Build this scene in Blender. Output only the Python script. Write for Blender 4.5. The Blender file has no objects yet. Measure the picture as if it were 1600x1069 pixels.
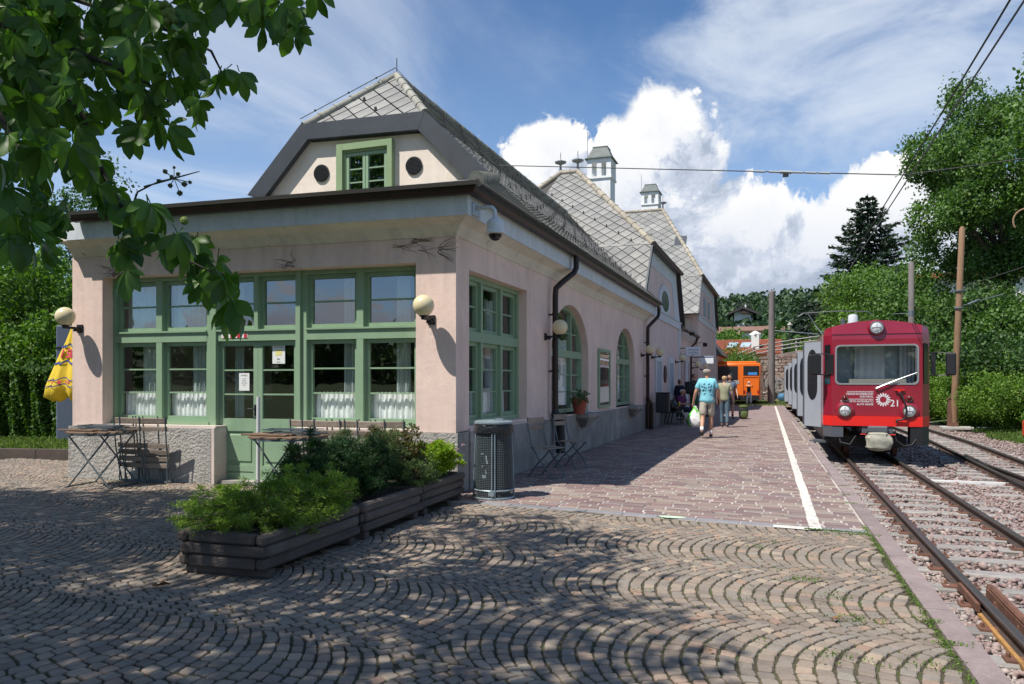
import bpy, bmesh, math, random
import numpy as np
from mathutils import Vector, Matrix
R = random.Random(7)
NR = np.random.RandomState(7)
PI = math.pi
rad = math.radians
scene = bpy.context.scene
col = scene.collection

# ------------------------------------------------------------- camera
F_PX, HZ, CAM_H = 1190.0, 599.0, 1.4
YAW = math.atan(422 / F_PX)
SY, CY = math.sin(YAW), math.cos(YAW)
cam = bpy.data.cameras.new('camera')
cam.sensor_width = 36
cam.lens = 36 * F_PX / 1600
cam.shift_y = (HZ - 534.5) / 1600
cam.clip_start = 0.1
cam.clip_end = 5000
co = bpy.data.objects.new('camera', cam)
co.location = (0, 0, CAM_H)
co.rotation_euler = (PI / 2, 0, YAW)
col.objects.link(co)
scene.camera = co

# ------------------------------------------------------------- light
SUN = Vector((-0.31, -0.42, 0.85)).normalized()
sd = bpy.data.lights.new('sun', 'SUN')
sd.energy = 4.2
sd.angle = rad(0.5)
sd.color = (1.0, 0.95, 0.87)
so = bpy.data.objects.new('sun', sd)
so.rotation_euler = SUN.to_track_quat('Z', 'Y').to_euler()
so.location = (-10, -10, 30)
col.objects.link(so)
scene.view_settings.view_transform = 'Standard'
scene.view_settings.look = 'None'
scene.view_settings.gamma = 1
scene.view_settings.use_curve_mapping = False
scene.view_settings.exposure = 0.55

# ------------------------------------------------------------- world
world = bpy.data.worlds.new('World')
scene.world = world
world.use_nodes = True
class NT:
    def __init__(s, tree): s.t = tree; s.n = tree.nodes; s.l = tree.links
    def new(s, typ, **kw):
        n = s.n.new(typ)
        for k, v in kw.items(): setattr(n, k, v)
        return n
    def put(s, sock, v):
        if hasattr(v, 'is_output'): s.l.new(v, sock)
        elif v is not None: sock.default_value = v
    def m(s, op, a, b=None, c=None, clamp=False):
        n = s.new('ShaderNodeMath', operation=op, use_clamp=clamp)
        s.put(n.inputs[0], a)
        if b is not None: s.put(n.inputs[1], b)
        if c is not None: s.put(n.inputs[2], c)
        return n.outputs[0]
    def vm(s, op, a, b=None, scale=None):
        n = s.new('ShaderNodeVectorMath', operation=op)
        s.put(n.inputs[0], a)
        if b is not None: s.put(n.inputs[1], b)
        if scale is not None: s.put(n.inputs['Scale'], scale)
        return n.outputs[0]
    def comb(s, x, y, z):
        n = s.new('ShaderNodeCombineXYZ')
        for i, v in enumerate((x, y, z)): s.put(n.inputs[i], v)
        return n.outputs[0]
    def sep(s, v):
        n = s.new('ShaderNodeSeparateXYZ'); s.put(n.inputs[0], v); return n.outputs
    def noise(s, vec, scale, detail=4, rough=0.55, dist=0.0):
        n = s.new('ShaderNodeTexNoise'); s.put(n.inputs['Vector'], vec)
        n.inputs['Scale'].default_value = scale; n.inputs['Detail'].default_value = detail
        n.inputs['Roughness'].default_value = rough; n.inputs['Distortion'].default_value = dist
        return n.outputs['Fac']
    def voro(s, vec, scale, feature='F1', out='Distance'):
        n = s.new('ShaderNodeTexVoronoi', feature=feature); s.put(n.inputs['Vector'], vec)
        n.inputs['Scale'].default_value = scale
        return n.outputs[out]
    def mix(s, f, a, b, mode='MIX'):
        n = s.new('ShaderNodeMix', data_type='RGBA', blend_type=mode)
        s.put(n.inputs[0], f)
        for k, v in ((6, a), (7, b)):
            if isinstance(v, (tuple, list)): v = (v[0], v[1], v[2], 1)
            s.put(n.inputs[k], v)
        return n.outputs[2]
    def rng(s, v, a, b, c=0.0, d=1.0, smooth=False):
        n = s.new('ShaderNodeMapRange'); n.interpolation_type = 'SMOOTHSTEP' if smooth else 'LINEAR'
        s.put(n.inputs[0], v)
        for i, q in enumerate((a, b, c, d)): n.inputs[i + 1].default_value = q
        return n.outputs[0]
    def ramp(s, f, stops):
        n = s.new('ShaderNodeValToRGB'); s.put(n.inputs[0], f)
        el = n.color_ramp.elements
        while len(el) < len(stops): el.new(0.5)
        for e, (p, c) in zip(el, stops): e.position = p; e.color = (c[0], c[1], c[2], 1)
        return n.outputs[0]

def make_world():
    w = NT(world.node_tree); w.n.clear()
    out = w.new('ShaderNodeOutputWorld'); bg = w.new('ShaderNodeBackground')
    sky = w.new('ShaderNodeTexSky', sky_type='NISHITA')
    sky.sun_disc = False
    sky.sun_elevation = math.asin(SUN.z)
    sky.sun_rotation = math.atan2(SUN.x, SUN.y)
    sky.altitude = 1200; sky.air_density = 1.0; sky.dust_density = 0.1; sky.ozone_density = 1.5
    tc = w.new('ShaderNodeTexCoord')
    d = tc.outputs['Generated']
    x, y, z = w.sep(d)
    az = w.m('ARCTAN2', x, y)
    el = w.m('ARCSINE', z)
    def pix(px, py):
        u = (px - 800) / F_PX; v = (HZ - py) / F_PX
        return math.atan(u) - YAW, math.atan(v / math.sqrt(1 + u * u))
    # heaps of cumulus low over the hills (centre, half-width, half-height as angles)
    blobs = []
    for px, py, rx, ry in ((1045, 245, 85, 135), (985, 300, 130, 120), (865, 260, 100, 72), (1130, 390, 200, 100), (1375, 345, 95, 90),
                           (1240, 400, 150, 85), (1490, 380, 160, 95), (1185, 345, 65, 55), (900, 420, 220, 120), (780, 400, 150, 150), (1600, 420, 220, 110)):
        a, e = pix(px, py); blobs.append((a, e, rx / F_PX, ry / F_PX))
    def cover(sh):
        dd = w.vm('ADD', d, sh) if sh else d
        xx, yy, zz = w.sep(dd)
        aa = w.m('ARCTAN2', xx, yy); ee = w.m('ARCSINE', w.m('MINIMUM', zz, 0.999))
        p = w.comb(aa, ee, 0.0)
        best = None
        for a, e, rx, ry in blobs:
            n = w.new('ShaderNodeVectorMath', operation='MULTIPLY_ADD')
            w.put(n.inputs[0], p); n.inputs[1].default_value = (1 / rx, 1 / ry, 0); n.inputs[2].default_value = (-a / rx, -e / ry, 0)
            n2 = w.new('ShaderNodeVectorMath', operation='DOT_PRODUCT')
            w.put(n2.inputs[0], n.outputs[0]); w.put(n2.inputs[1], n.outputs[0])
            v = n2.outputs['Value']
            best = v if best is None else w.m('SMOOTH_MIN', best, v, 0.25)
        best = w.m('SUBTRACT', 1.0, best)
        # the same kind of heaps go on all round the rest of the horizon
        hh = w.m('ADD', w.m('MULTIPLY', w.m('SINE', w.m('MULTIPLY', aa, 3.0)), 0.07), w.m('MULTIPLY_ADD', w.m('SINE', w.m('MULTIPLY_ADD', aa, 7.0, 1.3)), 0.05, 0.13))
        gen = w.m('MULTIPLY', w.m('SUBTRACT', hh, ee), 9.0)
        away = w.rng(w.m('ABSOLUTE', w.m('ADD', aa, 0.2)), 0.95, 1.25)
        gen = w.m('SUBTRACT', w.m('MINIMUM', gen, 1.2), w.m('MULTIPLY', w.m('SUBTRACT', 1.0, away), 4.0))
        best = w.m('MAXIMUM', best, gen)
        best = w.m('MAXIMUM', best, -1.6)
        n = w.noise(dd, 7.0, 9, 0.62, 0.25)
        # billow: inverted cell distance gives rounded heads
        b = w.m('SUBTRACT', 0.5, w.voro(w.vm('ADD', dd, w.comb(n, n, n), ), 13.0, 'SMOOTH_F1'))
        return w.m('ADD', w.m('MULTIPLY_ADD', w.m('SUBTRACT', n, 0.5), 3.0, best), w.m('MULTIPLY', b, 0.55))
    c0 = cover(None)
    c1 = cover(tuple(Vector((-0.02, -0.012, 0.03))))
    al = w.rng(c0, 0.0, 0.28, 0, 1, True)
    lit = w.m('SUBTRACT', c0, c1)
    lit = w.rng(lit, -0.50, 0.34, 0, 1, True)
    n2 = w.noise(d, 4.0, 5, 0.55)
    core = w.m('MULTIPLY', w.rng(c0, 0.5, 2.1), w.rng(n2, 0.38, 0.62))
    lit = w.m('MULTIPLY', lit, w.m('SUBTRACT', 1.0, w.m('MULTIPLY', core, 0.45)), clamp=True)
    # grey towards the cloud bases near the horizon
    lit = w.m('MULTIPLY', lit, w.rng(el, 0.06, 0.26, 0.5, 1.0, True))
    cc = w.ramp(lit, [(0, (3.5, 4.1, 5.1)), (0.5, (5.3, 5.8, 6.8)), (0.82, (7.2, 7.4, 7.8)), (1, (8.3, 8.3, 8.25))])
    # thin high cloud, streaked
    inv = w.m('DIVIDE', 1.0, w.m('MAXIMUM', w.m('ADD', z, 0.1), 0.02))
    pl = w.comb(w.m('MULTIPLY', x, inv), w.m('MULTIPLY', w.m('MULTIPLY', y, inv), 0.45), 0.0)
    s1 = w.noise(pl, 1.5, 8, 0.6, 0.8)
    s2 = w.noise(pl, 0.7, 3, 0.5, 0.2)
    ci = w.m('MULTIPLY', w.rng(s1, 0.44, 0.74, 0, 1, True), w.rng(s2, 0.34, 0.62, 0, 1, True))
    ci = w.m('MULTIPLY', ci, 0.55)
    # greyer veil high on the right of the track, as the light there suggests
    vs = w.noise(pl, 0.55, 4, 0.5, 0.3)
    veil = w.m('MULTIPLY', w.rng(vs, 0.42, 0.62, 0, 1, True), w.rng(s1, 0.3, 0.6, 0.35, 0.8))
    skyc = w.vm('MULTIPLY', sky.outputs[0], (0.80, 1.02, 1.20))
    skyc = w.mix(w.rng(el, 0.45, -0.05, 0.0, 0.3), skyc, (5.4, 7.2, 9.2))
    skyc = w.mix(w.m('MULTIPLY', veil, 0.35), skyc, (5.0, 5.6, 6.6))
    # one broad soft bank high to the right of the track
    a0, e0 = pix(1420, 40)
    bank = w.m('SUBTRACT', 1.0, w.m('ADD', w.m('POWER', w.m('MULTIPLY', w.m('ABSOLUTE', w.m('SUBTRACT', az, a0)), 1 / .36), 2.0), w.m('POWER', w.m('MULTIPLY', w.m('ABSOLUTE', w.m('SUBTRACT', el, e0)), 1 / .17), 2.0)))
    bn = w.noise(w.vm('MULTIPLY', d, (1.0, 1.0, 2.2)), 5.0, 8, 0.62, 0.4)
    bank = w.rng(w.m('MULTIPLY_ADD', w.m('SUBTRACT', bn, 0.5), 3.2, w.m('MAXIMUM', bank, -1.0)), 0.05, 1.5, 0, 0.8, True)
    ci = w.m('MAXIMUM', ci, bank)
    c = w.mix(ci, skyc, (6.0, 6.6, 7.5))
    c = w.mix(al, c, cc)
    w.l.new(c, bg.inputs[0]); bg.inputs[1].default_value = 0.085
    w.l.new(bg.outputs[0], out.inputs[0])
make_world()

# ------------------------------------------------------------- materials
MATS = {}
def mat(name, color, rough=0.8, var=0.0, scale=3.0, bump=0.0, bscale=40.0, metal=0.0, island=0.0, spots=None, spec=0.5,
        trans=0.0, coat=0.0, palette=None, stretch=None, bdist=0.01, grime=None):
    """procedural principled material; var = noise variation of value, island = variation per piece"""
    if name in MATS: return MATS[name]
    m = bpy.data.materials.new(name); m.use_nodes = True
    w = NT(m.node_tree)
    p = w.n['Principled BSDF']
    tc = w.new('ShaderNodeTexCoord'); vec = tc.outputs['Object']
    if stretch: vec = w.vm('MULTIPLY', vec, stretch)
    base = (color[0], color[1], color[2], 1)
    c = None
    rnd = None
    if island or palette:
        g = w.new('ShaderNodeNewGeometry'); oi = w.new('ShaderNodeObjectInfo')
        rnd = w.m('FRACT', w.m('MULTIPLY_ADD', oi.outputs['Random'], 7.31, g.outputs['Random Per Island']))
    if palette: c = w.ramp(rnd, palette)
    else:
        rgb = w.new('ShaderNodeRGB'); rgb.outputs[0].default_value = base; c = rgb.outputs[0]
    if island:
        r2 = w.m('FRACT', w.m('MULTIPLY', rnd, 17.77))
        k = w.rng(r2, 0, 1, 1 - island, 1 + island)
        c = w.vm('SCALE', c, scale=k)
    if var:
        n = w.noise(vec, scale, 5, 0.6)
        k = w.rng(n, 0.3, 0.7, 1 - var, 1 + var)
        c = w.vm('SCALE', c, scale=k)
        n3 = w.noise(vec, scale * 9, 3, 0.6)
        c = w.vm('SCALE', c, scale=w.rng(n3, 0.3, 0.7, 1 - var * 0.5, 1 + var * 0.5))
    if spots:
        sc, lo, hi, scol = spots
        n = w.noise(vec, sc, 4, 0.6)
        c = w.mix(w.rng(n, lo, hi), c, scol)
    if grime:
        # streaks running down and blotches; grime=(color, amount)
        v2 = w.vm('MULTIPLY', tc.outputs['Object'], (6.0, 6.0, 0.5))
        n = w.noise(v2, 1.0, 6, 0.65); nb = w.noise(tc.outputs['Object'], 0.9, 6, 0.65)
        c = w.mix(w.m('MULTIPLY', w.m('MULTIPLY', w.rng(n, 0.42, 0.72), w.rng(nb, 0.35, 0.65)), grime[1]), c, grime[0])
    w.l.new(c, p.inputs['Base Color'])
    p.inputs['Roughness'].default_value = rough
    p.inputs['Metallic'].default_value = metal
    if 'Specular IOR Level' in p.inputs: p.inputs['Specular IOR Level'].default_value = spec
    if coat: p.inputs['Coat Weight'].default_value = coat; p.inputs['Coat Roughness'].default_value = 0.06
    if bump:
        n = w.noise(vec, bscale, 5, 0.6)
        b = w.new('ShaderNodeBump'); b.inputs['Strength'].default_value = bump; b.inputs['Distance'].default_value = bdist
        w.l.new(n, b.inputs['Height']); w.l.new(b.outputs[0], p.inputs['Normal'])
    if trans:
        t = w.new('ShaderNodeBsdfTranslucent')
        w.l.new(w.vm('MULTIPLY', c, (1.5, 1.75, 0.5)), t.inputs[0])
        mx = w.new('ShaderNodeMixShader'); mx.inputs[0].default_value = trans
        w.l.new(p.outputs[0], mx.inputs[1]); w.l.new(t.outputs[0], mx.inputs[2])
        w.l.new(mx.outputs[0], w.n['Material Output'].inputs[0])
    MATS[name] = m
    return m

def glass_mat(name, tint=(0.92, 0.95, 0.94), base=0.04, rough=0.0):
    if name in MATS: return MATS[name]
    m = bpy.data.materials.new(name); m.use_nodes = True
    w = NT(m.node_tree); w.n.clear()
    o = w.new('ShaderNodeOutputMaterial')
    tr = w.new('ShaderNodeBsdfTransparent'); tr.inputs[0].default_value = (*tint, 1)
    gl = w.new('ShaderNodeBsdfGlossy'); gl.inputs[0].default_value = (0.95, 0.97, 1, 1); gl.inputs['Roughness'].default_value = rough
    fr = w.new('ShaderNodeLayerWeight'); fr.inputs[0].default_value = 0.5
    tc = w.new('ShaderNodeTexCoord')
    n = w.noise(tc.outputs['Object'], 1.2, 2, 0.5)
    b = w.new('ShaderNodeBump'); b.inputs['Strength'].default_value = 0.06; b.inputs['Distance'].default_value = 0.05
    w.l.new(n, b.inputs['Height']); w.l.new(b.outputs[0], gl.inputs['Normal'])
    f = w.m('ADD', w.m('MULTIPLY', w.m('POWER', fr.outputs['Facing'], 4.0), 0.9), base + 0.05, clamp=True)
    mx = w.new('ShaderNodeMixShader'); w.l.new(f, mx.inputs[0]); w.l.new(tr.outputs[0], mx.inputs[1]); w.l.new(gl.outputs[0], mx.inputs[2])
    w.l.new(mx.outputs[0], o.inputs[0])
    MATS[name] = m
    return m

# ------------------------------------------------------------- mesh building
class MB:
    def __init__(s, M=None): s.v = []; s.f = []; s.M = M or Matrix()
    def add(s, vs, fs):
        b = len(s.v)
        s.v += [tuple(s.M @ Vector(p)) for p in vs]
        s.f += [tuple(i + b for i in f) for f in fs]
        return s
    def box(s, x0, x1, y0, y1, z0, z1):
        vs = [(x, y, z) for x in (x0, x1) for y in (y0, y1) for z in (z0, z1)]
        return s.add(vs, [(0, 1, 3, 2), (4, 6, 7, 5), (0, 4, 5, 1), (2, 3, 7, 6), (0, 2, 6, 4), (1, 5, 7, 3)])
    def cbox(s, c, sz, rz=0, rx=0, ry=0, bev=0):
        m = Matrix.Translation(c) @ Matrix.Rotation(rz, 4, 'Z') @ Matrix.Rotation(ry, 4, 'Y') @ Matrix.Rotation(rx, 4, 'X')
        a, b, c2 = sz[0] / 2, sz[1] / 2, sz[2] / 2
        if bev:
            vs = []; k = bev
            for z, q in ((-c2, k), (-c2 + k, 0), (c2 - k, 0), (c2, k)):
                aa, bb = a - q, b - q
                vs += [(aa, bb - k * (q == 0), z), (aa - k * (q == 0), bb, z), (-aa + k * (q == 0), bb, z), (-aa, bb - k * (q == 0), z), (-aa, -bb + k * (q == 0), z), (-aa + k * (q == 0), -bb, z), (aa - k * (q == 0), -bb, z), (aa, -bb + k * (q == 0), z)]
            fs = [tuple(range(7, -1, -1)), tuple(range(24, 32))]
            for r in range(3):
                for i in range(8): fs.append((r * 8 + i, r * 8 + (i + 1) % 8, r * 8 + 8 + (i + 1) % 8, r * 8 + 8 + i))
            return s.add([m @ Vector(p) for p in vs], fs)
        vs = [m @ Vector((x, y, z)) for x in (-a, a) for y in (-b, b) for z in (-c2, c2)]
        return s.add(vs, [(0, 1, 3, 2), (4, 6, 7, 5), (0, 4, 5, 1), (2, 3, 7, 6), (0, 2, 6, 4), (1, 5, 7, 3)])
    def slab(s, pts, th, up=None):
        """polygon given by 3D points, thickened against its normal (or along -up)"""
        P = [Vector(p) for p in pts]
        n = Vector((0, 0, 0))
        for i in range(len(P)): n += (P[i] - P[0]).cross(P[(i + 1) % len(P)] - P[0])
        n.normalize()
        if up is not None: n = Vector(up)
        k = len(P)
        vs = P + [p - n * th for p in P]
        fs = [tuple(range(k)), tuple(range(2 * k - 1, k - 1, -1))]
        for i in range(k): j = (i + 1) % k; fs.append((j, i, i + k, j + k))
        return s.add(vs, fs)
    def quad(s, *pts): return s.add(pts, [tuple(range(len(pts)))])
    def tube(s, path, r, n=8, cap=True):
        P = [Vector(p) for p in path]
        rs = r if isinstance(r, (list, tuple)) else [r] * len(P)
        t0 = (P[1] - P[0]).normalized()
        ref = Vector((0, 0, 1)) if abs(t0.z) < 0.9 else Vector((1, 0, 0))
        a = t0.cross(ref).normalized()
        vs = []; fs = []
        for i, p in enumerate(P):
            if i == 0: t = P[1] - P[0]
            elif i == len(P) - 1: t = P[-1] - P[-2]
            else: t = (P[i + 1] - P[i]).normalized() + (P[i] - P[i - 1]).normalized()
            t.normalize()
            a = (a - t * a.dot(t)).normalized(); b = t.cross(a)
            for k in range(n):
                q = 2 * PI * k / n
                vs.append(p + (a * math.cos(q) + b * math.sin(q)) * rs[i])
        for i in range(len(P) - 1):
            for k in range(n):
                fs.append((i * n + k, i * n + (k + 1) % n, (i + 1) * n + (k + 1) % n, (i + 1) * n + k))
        if cap: fs += [tuple(range(n - 1, -1, -1)), tuple(range((len(P) - 1) * n, len(P) * n))]
        return s.add(vs, fs)
    def lathe(s, prof, c=(0, 0, 0), n=16, axis='Z', cap=True, a0=0, a1=2 * PI):
        vs = []; fs = []
        full = abs(a1 - a0 - 2 * PI) < 1e-6
        nn = n if full else n + 1
        for r, z in prof:
            for k in range(nn):
                q = a0 + (a1 - a0) * k / n
                p = (r * math.cos(q), r * math.sin(q), z)
                if axis == 'Y': p = (p[0], z, p[1])
                if axis == 'X': p = (z, p[0], p[1])
                vs.append((c[0] + p[0], c[1] + p[1], c[2] + p[2]))
        for i in range(len(prof) - 1):
            for k in range(n):
                k2 = (k + 1) % nn
                fs.append((i * nn + k, i * nn + k2, (i + 1) * nn + k2, (i + 1) * nn + k))
        if cap and full:
            if prof[0][0] > 1e-5: fs.append(tuple(range(nn - 1, -1, -1)))
            if prof[-1][0] > 1e-5: fs.append(tuple(range((len(prof) - 1) * nn, len(prof) * nn)))
        return s.add(vs, fs)
    def ball(s, c, r, n=16, m=9, sc=(1, 1, 1)):
        vs = []; fs = []
        for i in range(m + 1):
            t = PI * i / m
            for k in range(n):
                q = 2 * PI * k / n
                vs.append((c[0] + r * sc[0] * math.sin(t) * math.cos(q), c[1] + r * sc[1] * math.sin(t) * math.sin(q), c[2] + r * sc[2] * math.cos(t)))
        for i in range(m):
            for k in range(n):
                fs.append((i * n + k, (i + 1) * n + k, (i + 1) * n + (k + 1) % n, i * n + (k + 1) % n))
        return s.add(vs, fs)
    def prism(s, pts2, y0, y1, axis='Y'):
        """2D outline extruded; axis Y: pts are (x,z); axis X: pts are (y,z); axis Z: pts (x,y)"""
        def P(p, t):
            if axis == 'Y': return (p[0], t, p[1])
            if axis == 'X': return (t, p[0], p[1])
            return (p[0], p[1], t)
        k = len(pts2)
        vs = [P(p, y0) for p in pts2] + [P(p, y1) for p in pts2]
        fs = [tuple(range(k)), tuple(range(2 * k - 1, k - 1, -1))]
        for i in range(k): j = (i + 1) % k; fs.append((i, i + k, j + k, j))
        return s.add(vs, fs)

def parent_inv(parent, world):
    if parent is None or not world: return None
    return (Matrix.Translation(parent.location) @ parent.rotation_euler.to_matrix().to_4x4()).inverted()

def fixn(me):
    bm = bmesh.new(); bm.from_mesh(me)
    bmesh.ops.remove_doubles(bm, verts=bm.verts, dist=1e-5)
    bmesh.ops.recalc_face_normals(bm, faces=bm.faces)
    bm.to_mesh(me); bm.free()

def obj(name, mb, m, parent=None, world=True, smooth=False, fix=True, loc=None):
    """link one mesh object; world=True: coordinates are world ones even under a parent"""
    me = bpy.data.meshes.new(name)
    vs = mb.v
    top = parent
    off = Vector((0, 0, 0))
    while top is not None:
        if world:
            pass
        off = off
        top = top.parent
    if parent is not None and world:
        Wm = world_of(parent).inverted()
        vs = [tuple(Wm @ Vector(p)) for p in vs]
    elif loc is not None:
        vs = [tuple(Vector(p) - Vector(loc)) for p in vs]
    me.from_pydata(vs, [], mb.f)
    if fix: fixn(me)
    o = bpy.data.objects.new(name, me)
    me.materials.append(m)
    if smooth:
        for p in me.polygons: p.use_smooth = True
        if smooth != 'all':
            try: me.set_sharp_from_angle(angle=rad(40))
            except Exception: pass
    col.objects.link(o)
    if parent is not None: o.parent = parent
    elif loc is not None: o.location = loc
    return o

def world_of(o):
    M = Matrix.Translation(o.location) @ o.rotation_euler.to_matrix().to_4x4()
    if o.scale != Vector((1, 1, 1)): M = M @ Matrix.Diagonal((*o.scale, 1))
    return world_of(o.parent) @ M if o.parent else M

def thing(name, label, cat, loc=(0, 0, 0), rz=0, group=None):
    o = bpy.data.objects.new(name, None); col.objects.link(o)
    o.empty_display_size = 0.2
    o.location = loc; o.rotation_euler = (0, 0, rz)
    o['label'] = label; o['category'] = cat
    if group: o['group'] = group
    return o
def tag(o, label=None, cat=None, group=None, kind=None):
    if label: o['label'] = label
    if cat: o['category'] = cat
    if group: o['group'] = group
    if kind: o['kind'] = kind
    return o
def struct(name, mb, m, **kw): return tag(obj(name, mb, m, **kw), kind='structure')
def kids(o): return [c for c in KIDS.get(o.name, [])]
def copy_tree(o, parent=None):
    c = o.copy(); col.objects.link(c)
    if parent is not None: c.parent = parent
    for ch in list(o.children): copy_tree(ch, c)
    return c
def dup(o, loc, rz, label, group=None):
    c = copy_tree(o); c.location = loc; c.rotation_euler = (0, 0, rz); c['label'] = label
    if group: c['group'] = group
    return c

def np_obj(name, V, Fc, m, parent=None, smooth=False):
    """fast mesh from arrays V (n,3), Fc (k,4) or (k,3)"""
    me = bpy.data.meshes.new(name)
    V = np.asarray(V, dtype=np.float32).reshape(-1, 3); Fc = np.asarray(Fc, dtype=np.int32)
    n = Fc.shape[1]
    me.vertices.add(len(V)); me.vertices.foreach_set('co', V.ravel())
    me.loops.add(Fc.size); me.loops.foreach_set('vertex_index', Fc.ravel())
    me.polygons.add(len(Fc))
    me.polygons.foreach_set('loop_start', np.arange(0, Fc.size, n, dtype=np.int32))
    try: me.polygons.foreach_set('loop_total', np.full(len(Fc), n, dtype=np.int32))
    except Exception: pass
    me.update(calc_edges=True); me.validate()
    if smooth: me.polygons.foreach_set('use_smooth', np.ones(len(me.polygons), dtype=bool))
    me.materials.append(m)
    o = bpy.data.objects.new(name, me); col.objects.link(o)
    if parent is not None:
        o.parent = parent
        o.matrix_parent_inverse = world_of(parent).inverted()
    return o

def at(px, py, d):
    """world point at camera depth d seen at a pixel of the photograph (for far things)"""
    u = (px - 800) / F_PX; v = (HZ - py) / F_PX
    return Vector((d * (-SY + u * CY), d * (CY + u * SY), CAM_H + v * d))
def gnd(px, d, z=0.0):
    p = at(px, HZ, d); return Vector((p.x, p.y, z))

def text(name, body, size, m, parent, M, ext=0.001, align='CENTER', sx=1.0, bold=0.0):
    cu = bpy.data.curves.new(name, 'FONT'); cu.body = body; cu.size = size; cu.extrude = ext
    cu.align_x = align; cu.align_y = 'CENTER'; cu.offset = bold; cu.resolution_u = 3
    t = bpy.data.objects.new(name, cu); col.objects.link(t)
    dg = bpy.context.evaluated_depsgraph_get()
    me = bpy.data.meshes.new_from_object(t.evaluated_get(dg))
    bpy.data.objects.remove(t); bpy.data.curves.remove(cu)
    me.materials.clear(); me.materials.append(m)
    W = world_of(parent).inverted() @ M @ Matrix.Diagonal((sx, 1, 1, 1))
    me.transform(W)
    o = bpy.data.objects.new(name, me); col.objects.link(o); o.parent = parent
    return o
# ============================================================= SETTING: ground
def kx(y): return 0.86 - 0.0195 * (y - 4)          # inner edge of the platform kerb
PORPH = [(0.0, (0.176, 0.141, 0.115)), (0.2, (0.246, 0.197, 0.154)), (0.4, (0.217, 0.192, 0.162)), (0.55, (0.277, 0.214, 0.164)),
         (0.7, (0.201, 0.169, 0.142)), (0.82, (0.352, 0.281, 0.211)), (0.93, (0.302, 0.202, 0.146)), (1.0, (0.257, 0.234, 0.190))]
BRICK = [(0.0, (0.167, 0.113, 0.110)), (0.3, (0.220, 0.144, 0.132)), (0.5, (0.264, 0.198, 0.167)), (0.65, (0.185, 0.135, 0.132)),
         (0.85, (0.308, 0.252, 0.202)), (1.0, (0.211, 0.180, 0.176))]
m_cob = mat('porphyry_cobble', (0, 0, 0), 0.78, palette=PORPH, var=0.16, scale=5, bump=0.5, bscale=60, bdist=0.006, spots=(70, 0.66, 0.74, (0.10, 0.09, 0.09)))
m_brk = mat('porphyry_paver', (0, 0, 0), 0.8, palette=BRICK, var=0.15, scale=1.5, bump=0.4, bscale=50, bdist=0.006)
m_moss = mat('mossy_joint', (0.075, 0.066, 0.035), 0.95, var=0.5, scale=2.5, bump=1.0, bscale=90, spots=(5, 0.56, 0.66, (0.055, 0.085, 0.018)))
m_mort = mat('pale_mortar', (0.46, 0.41, 0.375), 0.9, var=0.25, scale=2.0, bump=0.5, bscale=80, spots=(1.1, 0.52, 0.62, (0.17, 0.14, 0.13)))
m_far = mat('far_paving', (0.25, 0.185, 0.175), 0.82, var=0.25, scale=1.5, bump=0.3, bscale=8)
m_kerb = mat('kerb_stone', (0.25, 0.195, 0.185), 0.75, var=0.2, scale=3, bump=0.4, bscale=120, bdist=0.004, island=0.12, spots=(45, 0.6, 0.7, (0.33, 0.27, 0.25)))
m_line = mat('worn_line_paint', (0.62, 0.59, 0.53), 0.8, var=0.15, scale=6, spots=(11, 0.54, 0.64, (0.42, 0.36, 0.33)), bump=0.3, bscale=60)
m_ball = mat('ballast_earth', (0.17, 0.13, 0.11), 0.95, var=0.4, scale=6, bump=1.0, bscale=30, bdist=0.04, spots=(18, 0.5, 0.62, (0.32, 0.25, 0.22)))
m_grass = mat('grass_ground', (0.075, 0.12, 0.03), 0.95, var=0.4, scale=1.2, bump=1.0, bscale=25, bdist=0.05, spots=(0.8, 0.52, 0.68, (0.20, 0.18, 0.10)))
m_hill = mat('forest_floor', (0.03, 0.05, 0.02), 0.95, var=0.3, scale=0.05)
m_dirt = mat('sandy_path', (0.38, 0.31, 0.24), 0.95, var=0.2, scale=2, bump=0.5, bscale=30)

# terrain sheet to the horizon, with the hill behind the station and the bank beside the track
def terrain_h(x, y):
    h = -0.06
    if y > -40 and y < 62:
        if x > -4.1: h = -0.56
        if x > 6.6: h = -0.56 + min(1, (x - 6.6) / 7) * 0.9
        if x > 16: h += (x - 16) * 0.08
    elif y >= 62:
        if x > -1: h = 0.2
    if y > 75: h += min(20, max(0, (y - 75)) * 0.03)
    r = y - 130 + abs(x - 20) * 0.12
    if r > 0:
        crest = 22 + 12 * math.exp(-((x - 190) / 150.0) ** 2) + 4 * math.sin(x * 0.021 + 1)
        h += crest * (1 - math.exp(-(r / 165.0) ** 2))
    if y < -60: h += 25 * (1 - math.exp(-((y + 60) / 260.0) ** 2))
    if x < -90: h += 25 * (1 - math.exp(-((x + 90) / 260.0) ** 2))
    return h
xs = [-3000, -1500, -800, -500] + list(range(-400, -60, 20)) + [-60, -40, -25, -17, -10.3, -4, 0.5, 0.9, 0.95, 6.6, 8, 10, 13.6, 16, 25, 40, 60, 80] + list(range(100, 520, 20)) + [700, 1200, 3000]
ys = [-3000, -1200, -600, -350, -200, -120, -60, -41, -40, -10, 5, 9, 20, 40, 61, 62, 70, 75, 90, 110] + list(range(130, 520, 15)) + [600, 800, 1500, 3000]
g = MB()
idx = {}
for j, y in enumerate(ys):
    for i, x in enumerate(xs):
        idx[i, j] = len(g.v); g.v.append((x, y, terrain_h(x, y)))
for j in range(len(ys) - 1):
    for i in range(len(xs) - 1):
        g.f.append((idx[i, j], idx[i + 1, j], idx[i + 1, j + 1], idx[i, j + 1]))
struct('ground', g, m_grass, fix=False)

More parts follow.
